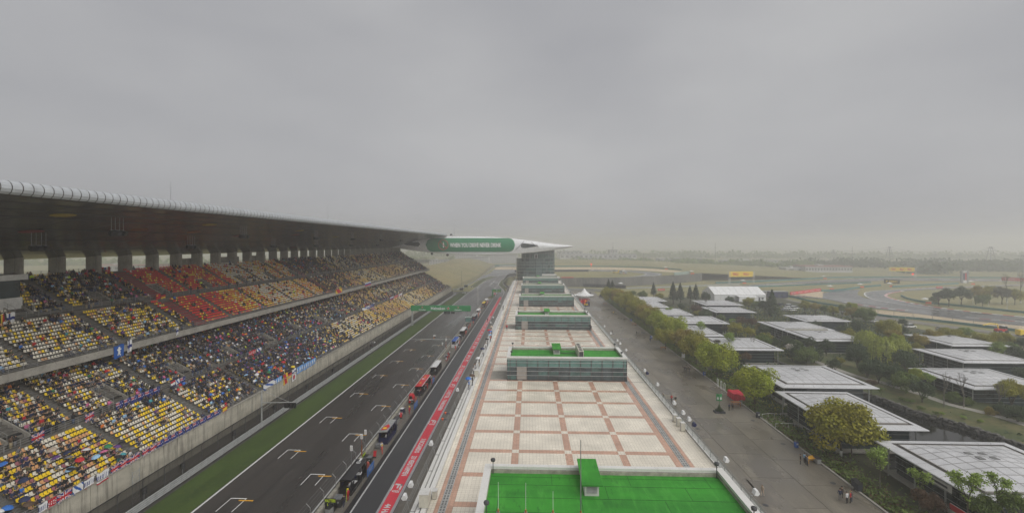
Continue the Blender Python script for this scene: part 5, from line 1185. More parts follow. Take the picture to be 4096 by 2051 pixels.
for i, (a, c, rm, sm2, lab, tr) in enumerate((((1741, 1500), (1762, 1473), 'white', 'black', 'white roofed timing stand, next beyond the red one', 'white'), ((1816, 1390), (1832, 1372), 'blue', 'white', 'blue topped white timing stand near the starting line', 'white'), ((1849, 1345), (1862, 1330), 'white', 'black', 'white roofed black timing stand just past the starting line', 'white'), ((1897, 1284), (1906, 1272), 'galv', 'navy', 'navy timing stand with grey roof beyond the start gantry', 'white'), ((1911, 1259), (1919, 1250), 'white', 'white', 'all white timing stand beyond the navy one', None), ((1932, 1228), (1938, 1221), 'yellow', 'black', 'yellow roofed black timing stand near the pit exit', None), ((1945, 1214), (1950, 1208), 'white', 'white', 'small white timing stand nearest the pit exit gantry', None))):
    stand_proto(gy_(*a), gy_(*c), rm, sm2, lab, tr)
# race control cabin on stilts by the gantry
cy_ = gy_(1860, 1306); cb = empty('control_cabin', (-28, cy_, 0), 'green tinted glass marshal cabin on stilts by the start gantry', 'cabin')
MB().box(-29.4, -26.6, cy_ - 1.2, cy_ + 1.2, 2.2, 2.5).build('floor', K['galv'], cb); MB().box(-29.3, -26.7, cy_ - 1.1, cy_ + 1.1, 2.5, 4.3).build('glazing', K['glass_box_c'], cb); MB().box(-29.5, -26.5, cy_ - 1.3, cy_ + 1.3, 4.3, 4.5).build('roof', K['fascia_edge'], cb)
for dx in (-29.2, -26.8):
    for dy in (-1.1, 1.1): MB().tube((dx, cy_ + dy, 0), (dx, cy_ + dy, 2.2), .07, 6).build('leg', K['galv'], cb)
    MB().box(dx - .05, dx + .05, cy_ - 1.12, cy_ - 1.1, 2.5, 4.3).build('mullion', K['dark_steel'], cb)
# signs, boards, cases along the pit wall
def board_sign(px, py, s, sub, lab):
    y = gy_(px, py); e = empty('driver_board', (-28.3, y, .03), lab, 'pit board'); MB().box(-29.0, -27.4, y - .05, y + .05, .9, 2.0).build('board', K['black'], e)
    letter('lettering', s, K['lime'], e, (-28.2, y - .07, 1.72), (1, 0, 0), (0, 0, 1), 1.5, .42, .02)
    if sub: letter('lettering', sub, K['lime'], e, (-28.5, y - .07, 1.18), (1, 0, 0), (0, 0, 1), .18, .36, .02)
    MB().box(-28.9, -27.7, y - .1, y + 1.1, .03, .95).build('stand_case', K['black'], e)
board_sign(1318, 2048, "VALTTERI", "L", 'black pit board lettered VALTTERI in neon yellow')
y = gy_(1452, 1845) ; e = empty('driver_board', (-28.7, y, .03), 'narrow pit board lettered LEWIS in neon yellow', 'pit board'); MB().box(-28.95, -28.9, y - .7, y + .7, 1.0, 1.5).build('board', K['black'], e); letter('lettering', "LEWIS", K['lime'], e, (-28.88, y, 1.25), (0, 1, 0), (0, 0, 1), 1.35, .42, .02); MB().box(-29.0, -28.92, y - .04, y + .04, .03, 1.0).build('post', K['steel'], e)
for i, (px, py, lab) in enumerate(((1492, 1890, 'blue notice board on the pit lane edge, nearest to the camera'), (1671, 1630, 'blue notice board on the pit lane edge, second from the camera'), (1742, 1528, 'blue notice board on the pit lane edge, third from the camera'))):
    y = gy_(px, py); e = empty('notice_board', (-26.35, y, .03), lab, 'board'); MB().box(-26.4, -26.33, y - 1.6, y + 1.6, .1, 1.35).build('panel', K['board_blue'], e)
    for k in range(3): MB().box(-26.325, -26.32, y - .9 + .1 * k, y + .9 - .1 * k, .95 - .22 * k, 1.03 - .22 * k).build('lettering', K['lightprint'] if 'lightprint' in K else mat('lightprint', (.45, .55, .7), .6), e)
    for d in (-1.4, 1.4): MB().box(-26.4, -26.3, y + d - .04, y + d + .04, .0, .12).build('foot', K['dark_steel'], e)
def case(px, py, sx, sy, sz, m, lab, name='equipment_case'):
    p = G(px, py); e = empty(name, (p.x, p.y, .034), lab, 'case'); MB().box(-sx / 2, sx / 2, -sy / 2, sy / 2, .08, sz).build('case_body', K[m], e, world=False); MB().box(-sx / 2 - .03, sx / 2 + .03, -sy / 2 - .03, sy / 2 + .03, sz, sz + .08).build('case_lid', K['steel'] if m != 'galv' else K['dark_steel'], e, world=False)
    for k in (-1, 1):
        for l_ in (-1, 1): MB().box(k * sx * .35 - .08, k * sx * .35 + .08, l_ * sy * .35 - .08, l_ * sy * .35 + .08, 0, .08).build('foot', K['black'], e, world=False)
    MB().box(-sx * .25, sx * .25, -sy / 2 - .02, -sy / 2, sz * .55, sz * .75).build('latch_plate', K['galv'], e, world=False); return e
case(1355, 2020, 1.1, 1.3, 1.2, 'dark_steel', 'dark grey ribbed equipment case behind the pit board')
case(1453, 1877, .9, 1.0, 1.2, 'galv', 'pale green grey case at the far end of the black stand')
case(1478, 1850, .9, .9, 1.0, 'black', 'small black case beside the blue notice board')
case(1586, 1690, .95, 1.6, 1.0, 'galv', 'silver equipment case beyond the grey roofed stand')
case(1515, 1790, .9, 1.0, .7, 'steel', 'low grey case in front of the grey roofed stand')
case(1650, 1615, .6, .8, .9, 'black', 'black case between the blue board and the red cart')
# jacks, tripod and white panel aerials on poles
for i, (px, py, lab) in enumerate(((1497, 1830, 'red sack barrow leaning beside the pit wall near the black stand'), (1602, 1672, 'red sack barrow standing beyond the silver case'))):
    p = G(px, py); q = MB(); q.path([(p.x - .2, p.y, .1), (p.x - .1, p.y + .3, 1.3)], .04); q.path([(p.x + .2, p.y, .1), (p.x + .3, p.y + .3, 1.3)], .04); q.cbox((p.x + .05, p.y + .15, .7), (.5, .08, .9), 0, rx=-.25); q.tube((p.x - .3, p.y, .14), (p.x + .35, p.y, .14), .13, 8, 1); tag(q.build('sack_barrow', [K['red'], K['black']]), lab, 'barrow')
for i, (px, py, pt, m, lab) in enumerate(((1447, 1850, 1785, 'orange', 'orange aerial mast at the pit wall by the black stand'), (1406, 1840, 1832, None, 'white panel aerial on a pole, nearest on the pit wall'), (1462, 1760, 1752, None, 'white panel aerial on a pole, second on the pit wall'), (1447, 1738, 1727, None, 'white panel aerial on a thin pole, third on the pit wall'), (1770, 1395, 1390, None, 'white panel aerial by the starting line, nearer'), (1784, 1373, 1366, None, 'white panel aerial by the starting line, farther'), (1784, 1405, 1391, 'orange', 'orange aerial mast near the starting line'))):
    lo, hi = 40, 320
    for _ in range(40):
        mid = (lo + hi) / 2
        if proj(-29.3, mid, 3.6)[0] < px: lo = mid
        else: hi = mid
    y = lo; e = empty('panel_aerial', (-29.3, y, 1.1), lab, 'aerial'); zt = 4.6 if m else 4.2
    MB().tube((-29.3, y, 1.1), (-29.3, y, zt), .05, 6).build('pole', K[m or 'steel'], e)
    if not m: MB().box(-29.5, -29.1, y - .12, y + .02, zt - .2, zt + .65).build('aerial_box', K['white'], e); MB().box(-29.4, -29.2, y - .14, y - .12, zt - .05, zt + .5).build('cover', K['offwhite'], e)
    else: MB().box(-29.38, -29.22, y - .08, y + .08, 1.1, 2.8).build('sleeve', K['orange2'], e)
# lattice mast by the pit wall
lm_y = gy_(1915, 1238); lm = empty('lattice_mast', (-29.8, lm_y, 0), 'slender pale lattice radio mast rising from the pit wall', 'mast'); q = MB()
for t in range(3): q.tube((-29.8 + .22 * math.cos(t * 2.09), lm_y + .22 * math.sin(t * 2.09), 0), (-29.8 + .22 * math.cos(t * 2.09), lm_y + .22 * math.sin(t * 2.09), 13.5), .03, 4)
q.build('upright', K['galv'], lm); q = MB()
for k in range(18): z = .4 + .73 * k; q.lathe([(.26, 0), (.3, .1), (.26, .2)], (-29.8, lm_y, z), 6)
q.build('bracing', K['offwhite'], lm)
# suspended camera above the straight
cp = D(1738, 1341, 172); e = empty('cable_camera', cp, 'white topped camera hanging above the starting line', 'camera'); MB().cbox(cp, (.95, .7, .22)).build('shell', K['white'], e); MB().cbox(cp + Vector((.1, 0, -.45)), (.3, .3, .7)).build('gimbal', K['dark_steel'], e); MB().tube(cp + Vector((.1, -.2, -.8)), cp + Vector((-.45, -.3, -.85)), .18, 8).build('camera_body', K['wood'], e)
# small gear and more crew along the pit wall
gr2 = random.Random(21); GC = ['black', 'dark_steel', 'galv', 'navy', 'red', 'steel', 'black']
ys_ = sorted(gr2.uniform(62, 300) for _ in range(34))
for i, y in enumerate(ys_):
    m = gr2.choice(GC); x = gr2.uniform(-28.6, -27.2); e = empty('equipment_trolley', (x, y, .034), '%s equipment trolley standing along the pit wall from the near end, %s' % (ords[i], dict(dark_steel='charcoal', galv='silver', steel='grey').get(m, m)), 'trolley', 'trolleys along the pit wall', rz=gr2.uniform(-.3, .3)); h = gr2.uniform(.7, 1.3)
    MB().box(-.35, .35, -.45, .45, .18, h).build('trolley_body', K[m], e, world=False); MB().box(-.38, .38, -.48, .48, h, h + .05).build('trolley_top', K[gr2.choice(['galv', 'black', 'white'])], e, world=False); q = MB(); q.path([(-.3, .45, h), (-.3, .6, h + .25), (.3, .6, h + .25), (.3, .45, h)], .02); q.build('handle', K['steel'], e, world=False)
    for a in (-.28, .28):
        for c in (-.36, .36): MB().tube((a - .03, c, .09), (a + .03, c, .09), .09, 8).build('wheel', K['black'], e, world=False)
for i in range(26):
    y = 66 + 8.8 * i + gr2.uniform(-3, 3); tp = gr2.choice(['red', 'salmon', 'black', 'navy', 'salmon', 'white', 'grey']); person((gr2.uniform(-27.9, -26.6), y, .036), gr2.choice(['stand', 'hold', 'stand', 'walk']), tp, gr2.choice(['red', 'black', 'navy']) if tp != 'salmon' else 'salmon', gr2.uniform(0, 6.28), 'standing crew member in %s on the pit wall walkway, %s from the near end' % (tp, ords[i]), 'marshals and crew at the pit wall')
# ================================================================ CROWD IN THE GRANDSTAND
TOPS = ['black', 'navy', 'grey', 'red', 'blue', 'white', 'brown', 'olive', 'green', 'pink', 'purple', 'yellow', 'orange', 'teal', 'beige', 'lime', 'lightblue']
TW = [52, 22, 11, 4.5, 1.8, 2.6, 5, 2.5, .8, 1.1, 1.1, .7, .6, .9, 1.6, .35, .6]
LEGS = ['black', 'denim', 'grey', 'khaki', 'navy']
occ.sort(key=lambda c: c[5]); ind = 0; mass = []
for c in occ:
    px, py, t = proj(c[0] - .3, c[1], c[2] + .7)
    if ind < 285 and 8 < px < 2000 and py < 2035:
        tp = rs.choices(TOPS, TW)[0]; lg_ = rs.choice(LEGS); tier = 'lower' if c[3] == 0 else 'upper'
        blk = sum(1 for a in AISLE if a < c[1]); si = int((c[1] - max([a for a in AISLE if a < c[1]] + [Y0])) / .5)
        person((c[0] - .42, c[1], c[2] - .06), 'sit', tp, lg_, -math.pi / 2 + rs.uniform(-.4, .4), 'spectator, %s top, %s trousers, %s row, %s tier, %s block, %s seat' % (tp, lg_, ords[c[4]], tier, ords[blk], ords[min(35, si)]), 'spectators in the grandstand', scale=rs.uniform(.93, 1.04)); ind += 1
    else: mass.append(c)
def crowd_proto(stand=False):
    q = MB()   # faces +x
    dz = .42 if stand else 0
    q.v += [(-.12, -.2, .42 + dz), (.12, -.2, .42 + dz), (.12, .2, .42 + dz), (-.12, .2, .42 + dz), (-.11, -.24, .95 + dz), (.11, -.24, .95 + dz), (.11, .24, .95 + dz), (-.11, .24, .95 + dz), (-.05, -.08, 1.02 + dz), (.06, -.08, 1.02 + dz), (.06, .08, 1.02 + dz), (-.05, .08, 1.02 + dz)]
    idx = []
    for a, b_ in ((0, 4), (4, 8)):
        for i in range(4): j = (i + 1) % 4; q.f.append((a + i, a + j, b_ + j, b_ + i)); idx.append(0)
    q.f.append((8, 9, 10, 11)); idx.append(0)
    def bx(x0, x1, y0, y1, z0, z1, c): 
        n0 = len(q.f); q.box(x0, x1, y0, y1, z0, z1); idx.extend([c] * (len(q.f) - n0))
    if stand: bx(-.09, .1, -.17, .17, 0, .84, 1)
    else: bx(-.1, .42, -.18, .18, .40, .55, 1); bx(.3, .44, -.17, .17, .0, .42, 1)
    bx(.02, .3, -.3, -.2, .62 + dz, .74 + dz, 0); bx(.02, .3, .2, .3, .62 + dz, .74 + dz, 0)
    n = len(q.v)
    for z, r in ((1.0, .06), (1.08, .1), (1.17, .1), (1.25, .05)):
        for k in range(4): t = math.pi / 4 + k * math.pi / 2; q.v.append((.02 + r * 1.3 * math.cos(t), r * 1.3 * math.sin(t), z + dz))
    for a in range(3):
        for k in range(4): k2 = (k + 1) % 4; q.f.append((n + 4 * a + k, n + 4 * a + k2, n + 4 * a + 4 + k2, n + 4 * a + 4 + k)); idx.append(3 if a == 2 or (k in (1, 2)) else 2)
    q.f.append((n + 12, n + 13, n + 14, n + 15)); idx.append(3); q.m = [0] * len(q.f)
    return q, idx
CC = {k: tuple(v.node_tree.nodes['Color Ramp'].color_ramp.elements[1].color)[:3] for k, v in CLOTH.items()}
def crowd(name, C, stand=False):
    pr, idx = crowd_proto(stand); n = len(C); cols = np.zeros((n, 4, 3), np.float32)
    for i in range(n): cols[i, 0] = CC[rs.choices(TOPS, TW)[0]]; cols[i, 1] = CC[rs.choice(LEGS)]; cols[i, 2] = (.36, .21, .14); cols[i, 3] = (.012, .01, .01) if rs.random() < .94 else CC[rs.choice(['red', 'white', 'blue', 'yellow'])]
    return batch(name, pr, [(c[0] - .3, c[1], c[2]) for c in C], cols, idx, None, 'attr_rough', RNG.uniform(-.5, .5, n), RNG.uniform(.88, 1.08, n))
tag(crowd('crowd', mass), 'mass of seated spectators filling the farther rows of the grandstand', 'crowd', kind='stuff')
stnd = []
for c in cells:
    if (c[3] == 0 and c[4] == 10 and rs.random() < .28) or (c[3] == 1 and c[4] == 11 and 84 < c[5] < 240 and rs.random() < .14) or (c[5] > 315 and rs.random() < .12) or (c[3] == 0 and c[4] == 23 and rs.random() < .05): stnd.append((WALK[0] - .4, c[1], WALK[1]) if c[3] == 0 and c[4] == 10 else ((WALKU[0] - .4, c[1], WALKU[1]) if c[3] == 1 and c[4] == 11 else (c[0] + .3, c[1], c[2])))
tag(crowd('crowd', stnd, True), 'scattered standing spectators along the stand walkways', 'crowd', kind='stuff')
# ---- points on the stand found by line of sight
def on_stand(px, py, rows, dz=.0):
    best = None
    for xx, zz, i in rows:
        p = G(px, py, zz + dz) if py > 980 else None
        if p is None: continue
        e = abs(p.x - (xx - .3))
        if best is None or e < best[0]: best = (e, xx, p.y, zz, i)
    return best
def y_on(px, X, z):
    lo, hi = 10.0, 345.0
    for _ in range(45):
        mid = (lo + hi) / 2
        if proj(X, mid, z)[0] < px: lo = mid
        else: hi = mid
    return lo
# ---- umbrellas
UMB = {}
def umbrella(col, loc, rz, lab, group, tilt=.2, parent=None):
    if col not in UMB:
        m = CLOTH[col]; q = MB(); n = 8
        pr = [(.02, .3), (.22, .27), (.42, .17), (.56, .0)]
        q.lathe(pr[::-1], (0, 0, 1.0), n); q.f = q.f[:-2]; q.m = q.m[:-2]
        s = MB(); s.tube((0, 0, .35), (0, 0, 1.36), .012, 5); s.path([(0, 0, .35), (.03, 0, .3), (.07, 0, .33)], .014, 5)
        for k in range(n): t = 2 * math.pi * k / n; s.tube((0, 0, 1.26), (.55 * math.cos(t), .55 * math.sin(t), 1.0), .006, 3)
        UMB[col] = (q.mesh('canopy', m, True), s.mesh('shaft_and_ribs', K['dark_steel']))
    e = empty('umbrella', loc, lab, 'umbrella', group); e.rotation_euler = (tilt, tilt * .5, rz)
    link('canopy', UMB[col][0], e); link('shaft_and_ribs', UMB[col][1], e); return e
ul = [(590, 620, 'beige'), (1020, 590, 'green'), (1110, 602, 'purple'), (910, 640, 'white'), (1010, 652, 'pink'), (755, 655, 'navy'), (945, 690, 'lightblue'), (840, 725, 'red'), (1220, 705, 'black'), (1290, 685, 'teal'), (740, 712, 'grey'), (620, 705, 'purple'), (780, 815, 'lightblue'), (280, 1115, 'navy'), (110, 1215, 'blue'), (20, 1262, 'white'), (1305, 625, 'grey'), (1195, 560, 'black'), (90, 765, 'blue'), (270, 922, 'navy'), (330, 1175, 'brown'), (640, 830, 'black'), (1560, 690, 'beige')]
uz = [(600, 1275, 'lightblue'), (840, 1205, 'blue'), (710, 1265, 'white'), (900, 1160, 'red'), (1200, 1132, 'lightblue'), (1260, 1015, 'pink'), (330, 985, 'black'), (1110, 1000, 'grey'), (1140, 1065, 'navy'), (1050, 1200, 'yellow'), (820, 1250, 'green')]
cnt = {}
for i, (x, y, c) in enumerate([(.3975 * a, 1540 + .3975 * b_, c) for a, b_, c in ul] + [(700 + .4658 * a, 900 + .4658 * b_, c) for a, b_, c in uz]):
    s = on_stand(x, y + 4, LOW, 1.35)
    if s: cnt[c] = cnt.get(c, 0) + 1; umbrella(c, (s[1] - .3, s[2], s[3] + .25), i, '%s %s umbrella open among lower tier spectators' % (ords[cnt[c] - 1] + ' nearest' if cnt[c] > 1 else 'nearest', c), 'umbrellas in the grandstand', .25)
# ---- flags
FL = [K['white'], mat('flag_blue', (.012, .03, .2), .7), mat('flag_red', (.5, .015, .03), .7), mat('flag_yellow', (.8, .55, .03), .7), K['black'], mat('flag_sky', (.12, .33, .7), .7), mat('flag_green', (.02, .22, .07), .7), mat('flag_royal', (.015, .1, .4), .7)]
def uj(u, v):
    x, y = (u - .5) * 2, (v - .5) * 2
    if abs(x) < .1 or abs(y) < .19: return 2
    if abs(x) < .17 or abs(y) < .31: return 0
    d = min(abs(x - y), abs(x + y)); return 2 if d < .1 else 0 if d < .26 else 1
def aus(u, v):
    if u < .5 and v > .5: return uj(u * 2, v * 2 - 1)
    for sx, sy in ((.25, .22), (.75, .8), (.62, .5), (.88, .55), (.75, .2)):
        if abs(u - sx) < .035 and abs(v - sy) < .06: return 0
    return 1
def bands(*c): return lambda u, v: c[min(len(c) - 1, int(u * len(c)))]
def hbands(*c): return lambda u, v: c[::-1][min(len(c) - 1, int(v * len(c)))]
FF_ = dict(union=uj, australia=aus, finland=lambda u, v: 1 if .28 < u < .46 or .38 < v < .62 else 0, germany=hbands(4, 2, 3), germany_v=bands(3, 2, 4), france=bands(7, 0, 2), spain=hbands(2, 3, 3, 2), russia=hbands(0, 7, 2), china=lambda u, v: 3 if (u - .2) ** 2 + (v - .72) ** 2 < .014 or (abs(u - .38) < .03 and v > .55) else 2, netherlands=hbands(2, 0, 7),
           redtext=lambda u, v: 0 if (abs(v - .5) < .28 and math.sin(u * 34) > .2 and math.sin(v * 23 + u * 9) > -.3) else 2, whitetext=lambda u, v: 1 if (abs(v - .5) < .22 and math.sin(u * 40) > .3) else (2 if v < .12 else 0), sky7=lambda u, v: 0 if (abs(v - .5) < .3 and math.sin(u * 17) > .55) else 5, whiteblue=lambda u, v: 7 if math.sin(u * 9 + v * 6) > .5 else 0, redyellow=lambda u, v: 3 if math.sin(u * 7 + v * 3) > .3 else 2, lion=lambda u, v: 7, greenf=lambda u, v: 3 if abs(u - .5) + abs(v - .5) < .35 else 6, whiteprint=lambda u, v: (2 if (u - .5) ** 2 + (v - .3) ** 2 < .04 else 1) if (abs(v - .75) < .08 or (u - .5) ** 2 + (v - .3) ** 2 < .05) else 0)
FM = {}
def flag_mesh(kind):
    if kind not in FM:
        nu, nv = 26, 16; q = MB(); f = FF_[kind]; pts = [[(.05 * math.sin(u * 11 + v * 3) * (1 - v * .6), u, v - 1 - .05 * math.sin(u * math.pi * 2)) for v in [j / nv for j in range(nv + 1)]] for u in [i / nu for i in range(nu + 1)]]
        for i in range(nu):
            for j in range(nv): q.face([pts[i][j], pts[i + 1][j], pts[i + 1][j + 1], pts[i][j + 1]], f((i + .5) / nu, (j + .5) / nv))
        FM[kind] = q.mesh('flag', FL, True)
    return FM[kind]
FCN = {}
FNAME = dict(union='red white and blue crossed', australia='dark blue starred', finland='white with blue cross', germany='black red and yellow', germany_v='black red yellow vertical', france='blue white red', spain='red and yellow striped', russia='white blue red striped', china='red with yellow stars', netherlands='red white blue striped', redtext='red lettered', whitetext='white lettered', sky7='pale blue numbered', whiteblue='white and blue', redyellow='red and yellow', lion='bright blue crested', greenf='green', whiteprint='tall white printed')
def flag(kind, px0, px1, X, ztop, h, where, solid=True):
    y0, y1 = y_on(px0, X, ztop), y_on(px1, X, ztop); k = (kind, where); FCN[k] = FCN.get(k, 0) + 1
    o = link('flag', flag_mesh(kind), None, (X + .09, y0, ztop), 0, (1, max(.6, y1 - y0), h))
    num = FCN[k]; tag(o, '%s flag on %s, %s from near end' % (FNAME[kind], where, ords[num - 1]), 'flag', 'flags on the grandstand rails'); return o
wallf = [('whitetext', 380, 470), ('redtext', 475, 560), ('union', 565, 715), ('whiteblue', 722, 832), ('whitetext', 838, 940), ('union', 1108, 1195), ('union', 1200, 1282), ('union', 1286, 1400), ('union', 1425, 1495), ('union', 1500, 1570)] + [('australia', 1575 + 72 * k, 1642 + 72 * k) for k in range(9)] + [('spain', 2235, 2282)]
for kind, a, c in wallf: flag(kind, .3975 * a, .3975 * c, -60.0, 6.12, 1.15, 'front wall rail')
o = flag('whitetext', .3975 * 965, .3975 * 1090, -60.0, 6.12, 1.5, 'front wall rail')
for kind, a, c, h in (('whiteblue', 755, 860, 1.3), ('sky7', 862, 915, 1.3), ('redyellow', 928, 966, 2.6), ('germany', 968, 1000, 1.6), ('whiteprint', 1002, 1036, 2.9), ('sky7', 1042, 1100, 1.7), ('sky7', 1102, 1150, 1.7), ('sky7', 1152, 1205, 1.6)): flag(kind, 700 + .4658 * a, 700 + .4658 * c, -60.0, 6.2, h, 'front wall rail')
xm, zm = WALK[0] + .02, WALK[1] + 1.05
for kind, a, c in (('union', 310, 440), ('union', 850, 940), ('australia', 1160, 1235), ('australia', 1242, 1310), ('australia', 1315, 1380), ('australia', 1384, 1448), ('australia', 1452, 1535), ('australia', 1540, 1605), ('netherlands', 1712, 1758), ('whiteblue', 1762, 1805), ('australia', 1810, 1860)): flag(kind, .3975 * a, .3975 * c, xm, zm, 1.25, 'lower walkway rail')
for kind, a, c in (('redtext', 630, 690), ('whiteblue', 700, 740), ('whiteblue', 1605, 1690), ('australia', 1650, 1705), ('russia', 1845, 1875), ('redtext', 1880, 1915), ('whitetext', 1918, 1950)): flag(kind, 700 + .4658 * a, 700 + .4658 * c, xm, zm, 1.3, 'lower walkway rail')
lion = flag('lion', 453, 494, -76.45, 19.2, 2.3, 'upper tier front rail')
q = MB(); blob = [(-.3, .75), (.0, .9), (.25, .8), (.2, .5), (.5, .55), (.55, .35), (.15, .2), (.35, -.1), (.2, -.4), (.45, -.75), (.15, -.8), (-.05, -.45), (-.3, -.8), (-.5, -.7), (-.25, -.2), (-.35, .2), (-.6, .3), (-.55, .5), (-.25, .45)]
q.v = [(.08, .5 + b_[0] * .38, -.5 + b_[1] * .42) for b_ in blob]; q.f = [tuple(range(len(blob)))]; q.m = [0]; q.build('crest', K['white'], lion, world=False)
for kind, a, c in (('finland', 508, 526),): flag(kind, a, c, -76.45, 19.6, 2.2, 'upper tier front rail')
for kind, a, c in (('redyellow', 1342, 1368), ('russia', 1459, 1483), ('finland', 703, 712)): flag(kind, a, c, -76.45, 20.0, 1.7, 'upper tier front rail')
xq, zq = WALKU[0] + .02, WALKU[1] + 1.1
for kind, a, c in (('germany_v', 1, 22), ('finland', 24, 57)): flag(kind, a, c, xq, zq + .2, 1.9, 'upper walkway rail')
for kind, a, c in (('china', 622, 641), ('germany', 643, 661)): flag(kind, a, c, xq, zq, 1.2, 'upper walkway rail')
for kind, a, c in (('redtext', 367, 414), ('france', 415, 439)): flag(kind, a, c, xup_end - 3.4, UP[-1][1] + 1.2, 1.2, 'top rail behind the last row')

# ================================================================ PEOPLE ON THE GROUND AND ROOF
HELM = K['yellow']
def worker(px, py, top, leg, lab, rz, pose='stand', helmet=None, z=.036):
    p = G(px, py, z); o = person((p.x, p.y, z), pose, top, leg, rz, lab, 'marshals and crew at the pit wall')
    if helmet:
        q = MB(); q.lathe([(.14, 0), (.13, .06), (.1, .13), (.03, .17)], (0, .04, 1.66), 10); q.box(-.09, .09, .12, .22, 1.66, 1.685); h = q.build('helmet', K[helmet], o, world=False)
    return o
wk = [(1392, 2000, 'red', 'red', 'marshal in red overalls and yellow helmet beside the black stand', 1.2, 'yellow'), (1529, 1816, 'salmon', 'salmon', 'marshal in salmon overalls and yellow helmet before the grey roofed stand', 1.5, 'yellow'), (1638, 1655, 'red', 'red', 'marshal in red and white overalls with yellow helmet beyond the silver case', 1.0, 'yellow'), (1664, 1611, 'salmon', 'salmon', 'marshal in salmon overalls beside the red cart', 2.0, None), (1710, 1555, 'red', 'red', 'crew member in dark red by the far end of the red stand', 1.4, None), (1727, 1536, 'salmon', 'red', 'crew member in salmon and red between red stand and blue board', -1.0, None), (1737, 1522, 'red', 'black', 'crew member in red top beside the third blue board', 2.4, None), (1822, 1400, 'salmon', 'salmon', 'marshal in salmon overalls by the blue topped stand', .5, None), (1835, 1391, 'black', 'white', 'crew member in dark top at the blue topped stand', -.5, None), (1790, 1442, 'red', 'red', 'crew member in red sitting group near starting line, left', 1.1, None), (1797, 1436, 'salmon', 'red', 'crew member in salmon in the group near starting line, right', -1.1, None), (1793, 1428, 'red', 'red', 'crew member in red behind the group near starting line', .2, None), (1838, 1378, 'salmon', 'salmon', 'marshal in salmon just beyond the blue topped stand', 1.2, None), (1865, 1336, 'salmon', 'red', 'marshal in salmon at the white roofed black stand', 1.2, None), (1893, 1296, 'salmon', 'red', 'marshal in salmon below the start gantry leg', 1.0, None), (1913, 1268, 'salmon', 'salmon', 'marshal in salmon by the navy stand', 1.2, None), (1920, 1254, 'salmon', 'red', 'marshal in salmon by the all white stand', 1.2, None), (1945, 1224, 'salmon', 'red', 'marshal in salmon by the yellow roofed stand', 1.0, None), (1952, 1211, 'salmon', 'red', 'marshal in salmon nearest the pit exit', .8, None), (1950, 1286, 'black', 'black', 'dark clad walker crossing the red pit lane strip', .3, None)]
for px, py, a, c, lab, rz, hm in wk: worker(px, py, a, c, lab, rz, 'walk' if 'walker' in lab else 'stand', hm)
p = G(1392, 2000); MB().tube((p.x - .1, p.y - .35, .04), (p.x - .05, p.y - .3, 2.0), .03, 6).build('lollipop_pole', K['lime']); o = bpy.data.objects['lollipop_pole']; tag(o, 'neon yellow pole held by the nearest marshal', 'pole')
# spectators along the pit side ledge of the roof
ZL = 12.32
for i, (px, py, pose, a, c, ucol, lab) in enumerate(((1876, 1552, 'umb', 'blue', 'navy', 'blue', 'person in bright blue jacket under blue umbrella on pit ledge'), (1890, 1540, 'umb', 'black', 'black', 'brown', 'person in black under a plum umbrella behind the blue jacket'), (1868, 1480, 'hold', 'black', 'black', None, 'stooping person in black at the pit ledge with a camera'), (1876, 1495, 'hold', 'white', 'black', None, 'person in white jacket at the pit ledge, nearer of two'), (1880, 1484, 'hold', 'white', 'grey', None, 'person in white jacket at the pit ledge, farther of two'), (1917, 1465, 'umb', 'black', 'khaki', 'white', 'person in black under a white umbrella on pit ledge'), (1933, 1424, 'umb', 'white', 'black', 'navy', 'person in white under a navy umbrella on pit ledge'), (1944, 1398, 'stand', 'white', 'black', None, 'person in white shirt between the navy and black umbrellas'), (1950, 1385, 'umb', 'grey', 'black', 'black', 'person in grey under a large black umbrella on pit ledge'), (1963, 1366, 'umb', 'red', 'black', 'lightblue', 'person in red under pale blue umbrella on pit ledge'), (1966, 1352, 'umb', 'black', 'black', 'blue', 'person in black under a blue umbrella farther on the ledge'), (1960, 1345, 'umb', 'red', 'black', 'red', 'person under a red and white umbrella on pit ledge'), (1968, 1330, 'umb', 'beige', 'black', 'beige', 'person under a cream umbrella farthest on the ledge'), (2012, 1240, 'stand', 'black', 'black', None, 'person in black with white cap at the far pit ledge, left'), (2018, 1238, 'stand', 'black', 'black', None, 'person in black with white cap at the far pit ledge, right'))):
    p = G(px, py, ZL); x = min(max(p.x, -11.0), -10.2)
    person((x, p.y, ZL if x > -10.6 else 12.12), pose, a, c, 1.57 + .3 * math.sin(i * 2), lab)
    if ucol: umbrella(ucol, (x - .2, p.y + .1, ZL + .75), i, '%s umbrella held on the pit side roof ledge, %s from the near end' % (ucol, ords[i]), 'umbrellas on the pit roof ledge', .12)
for px, py, pose, a, c, rz, lab in ((2027, 1320, 'walk', 'red', 'black', 3.0, 'person in red jacket walking on the pit roof terrace'), (2364, 1322, 'stand', 'black', 'black', 0, 'person in black leaning at the corner of the third glass lounge')):
    p = G(px, py, ZR); person((p.x, p.y, ZR), pose, a, c, rz, lab)
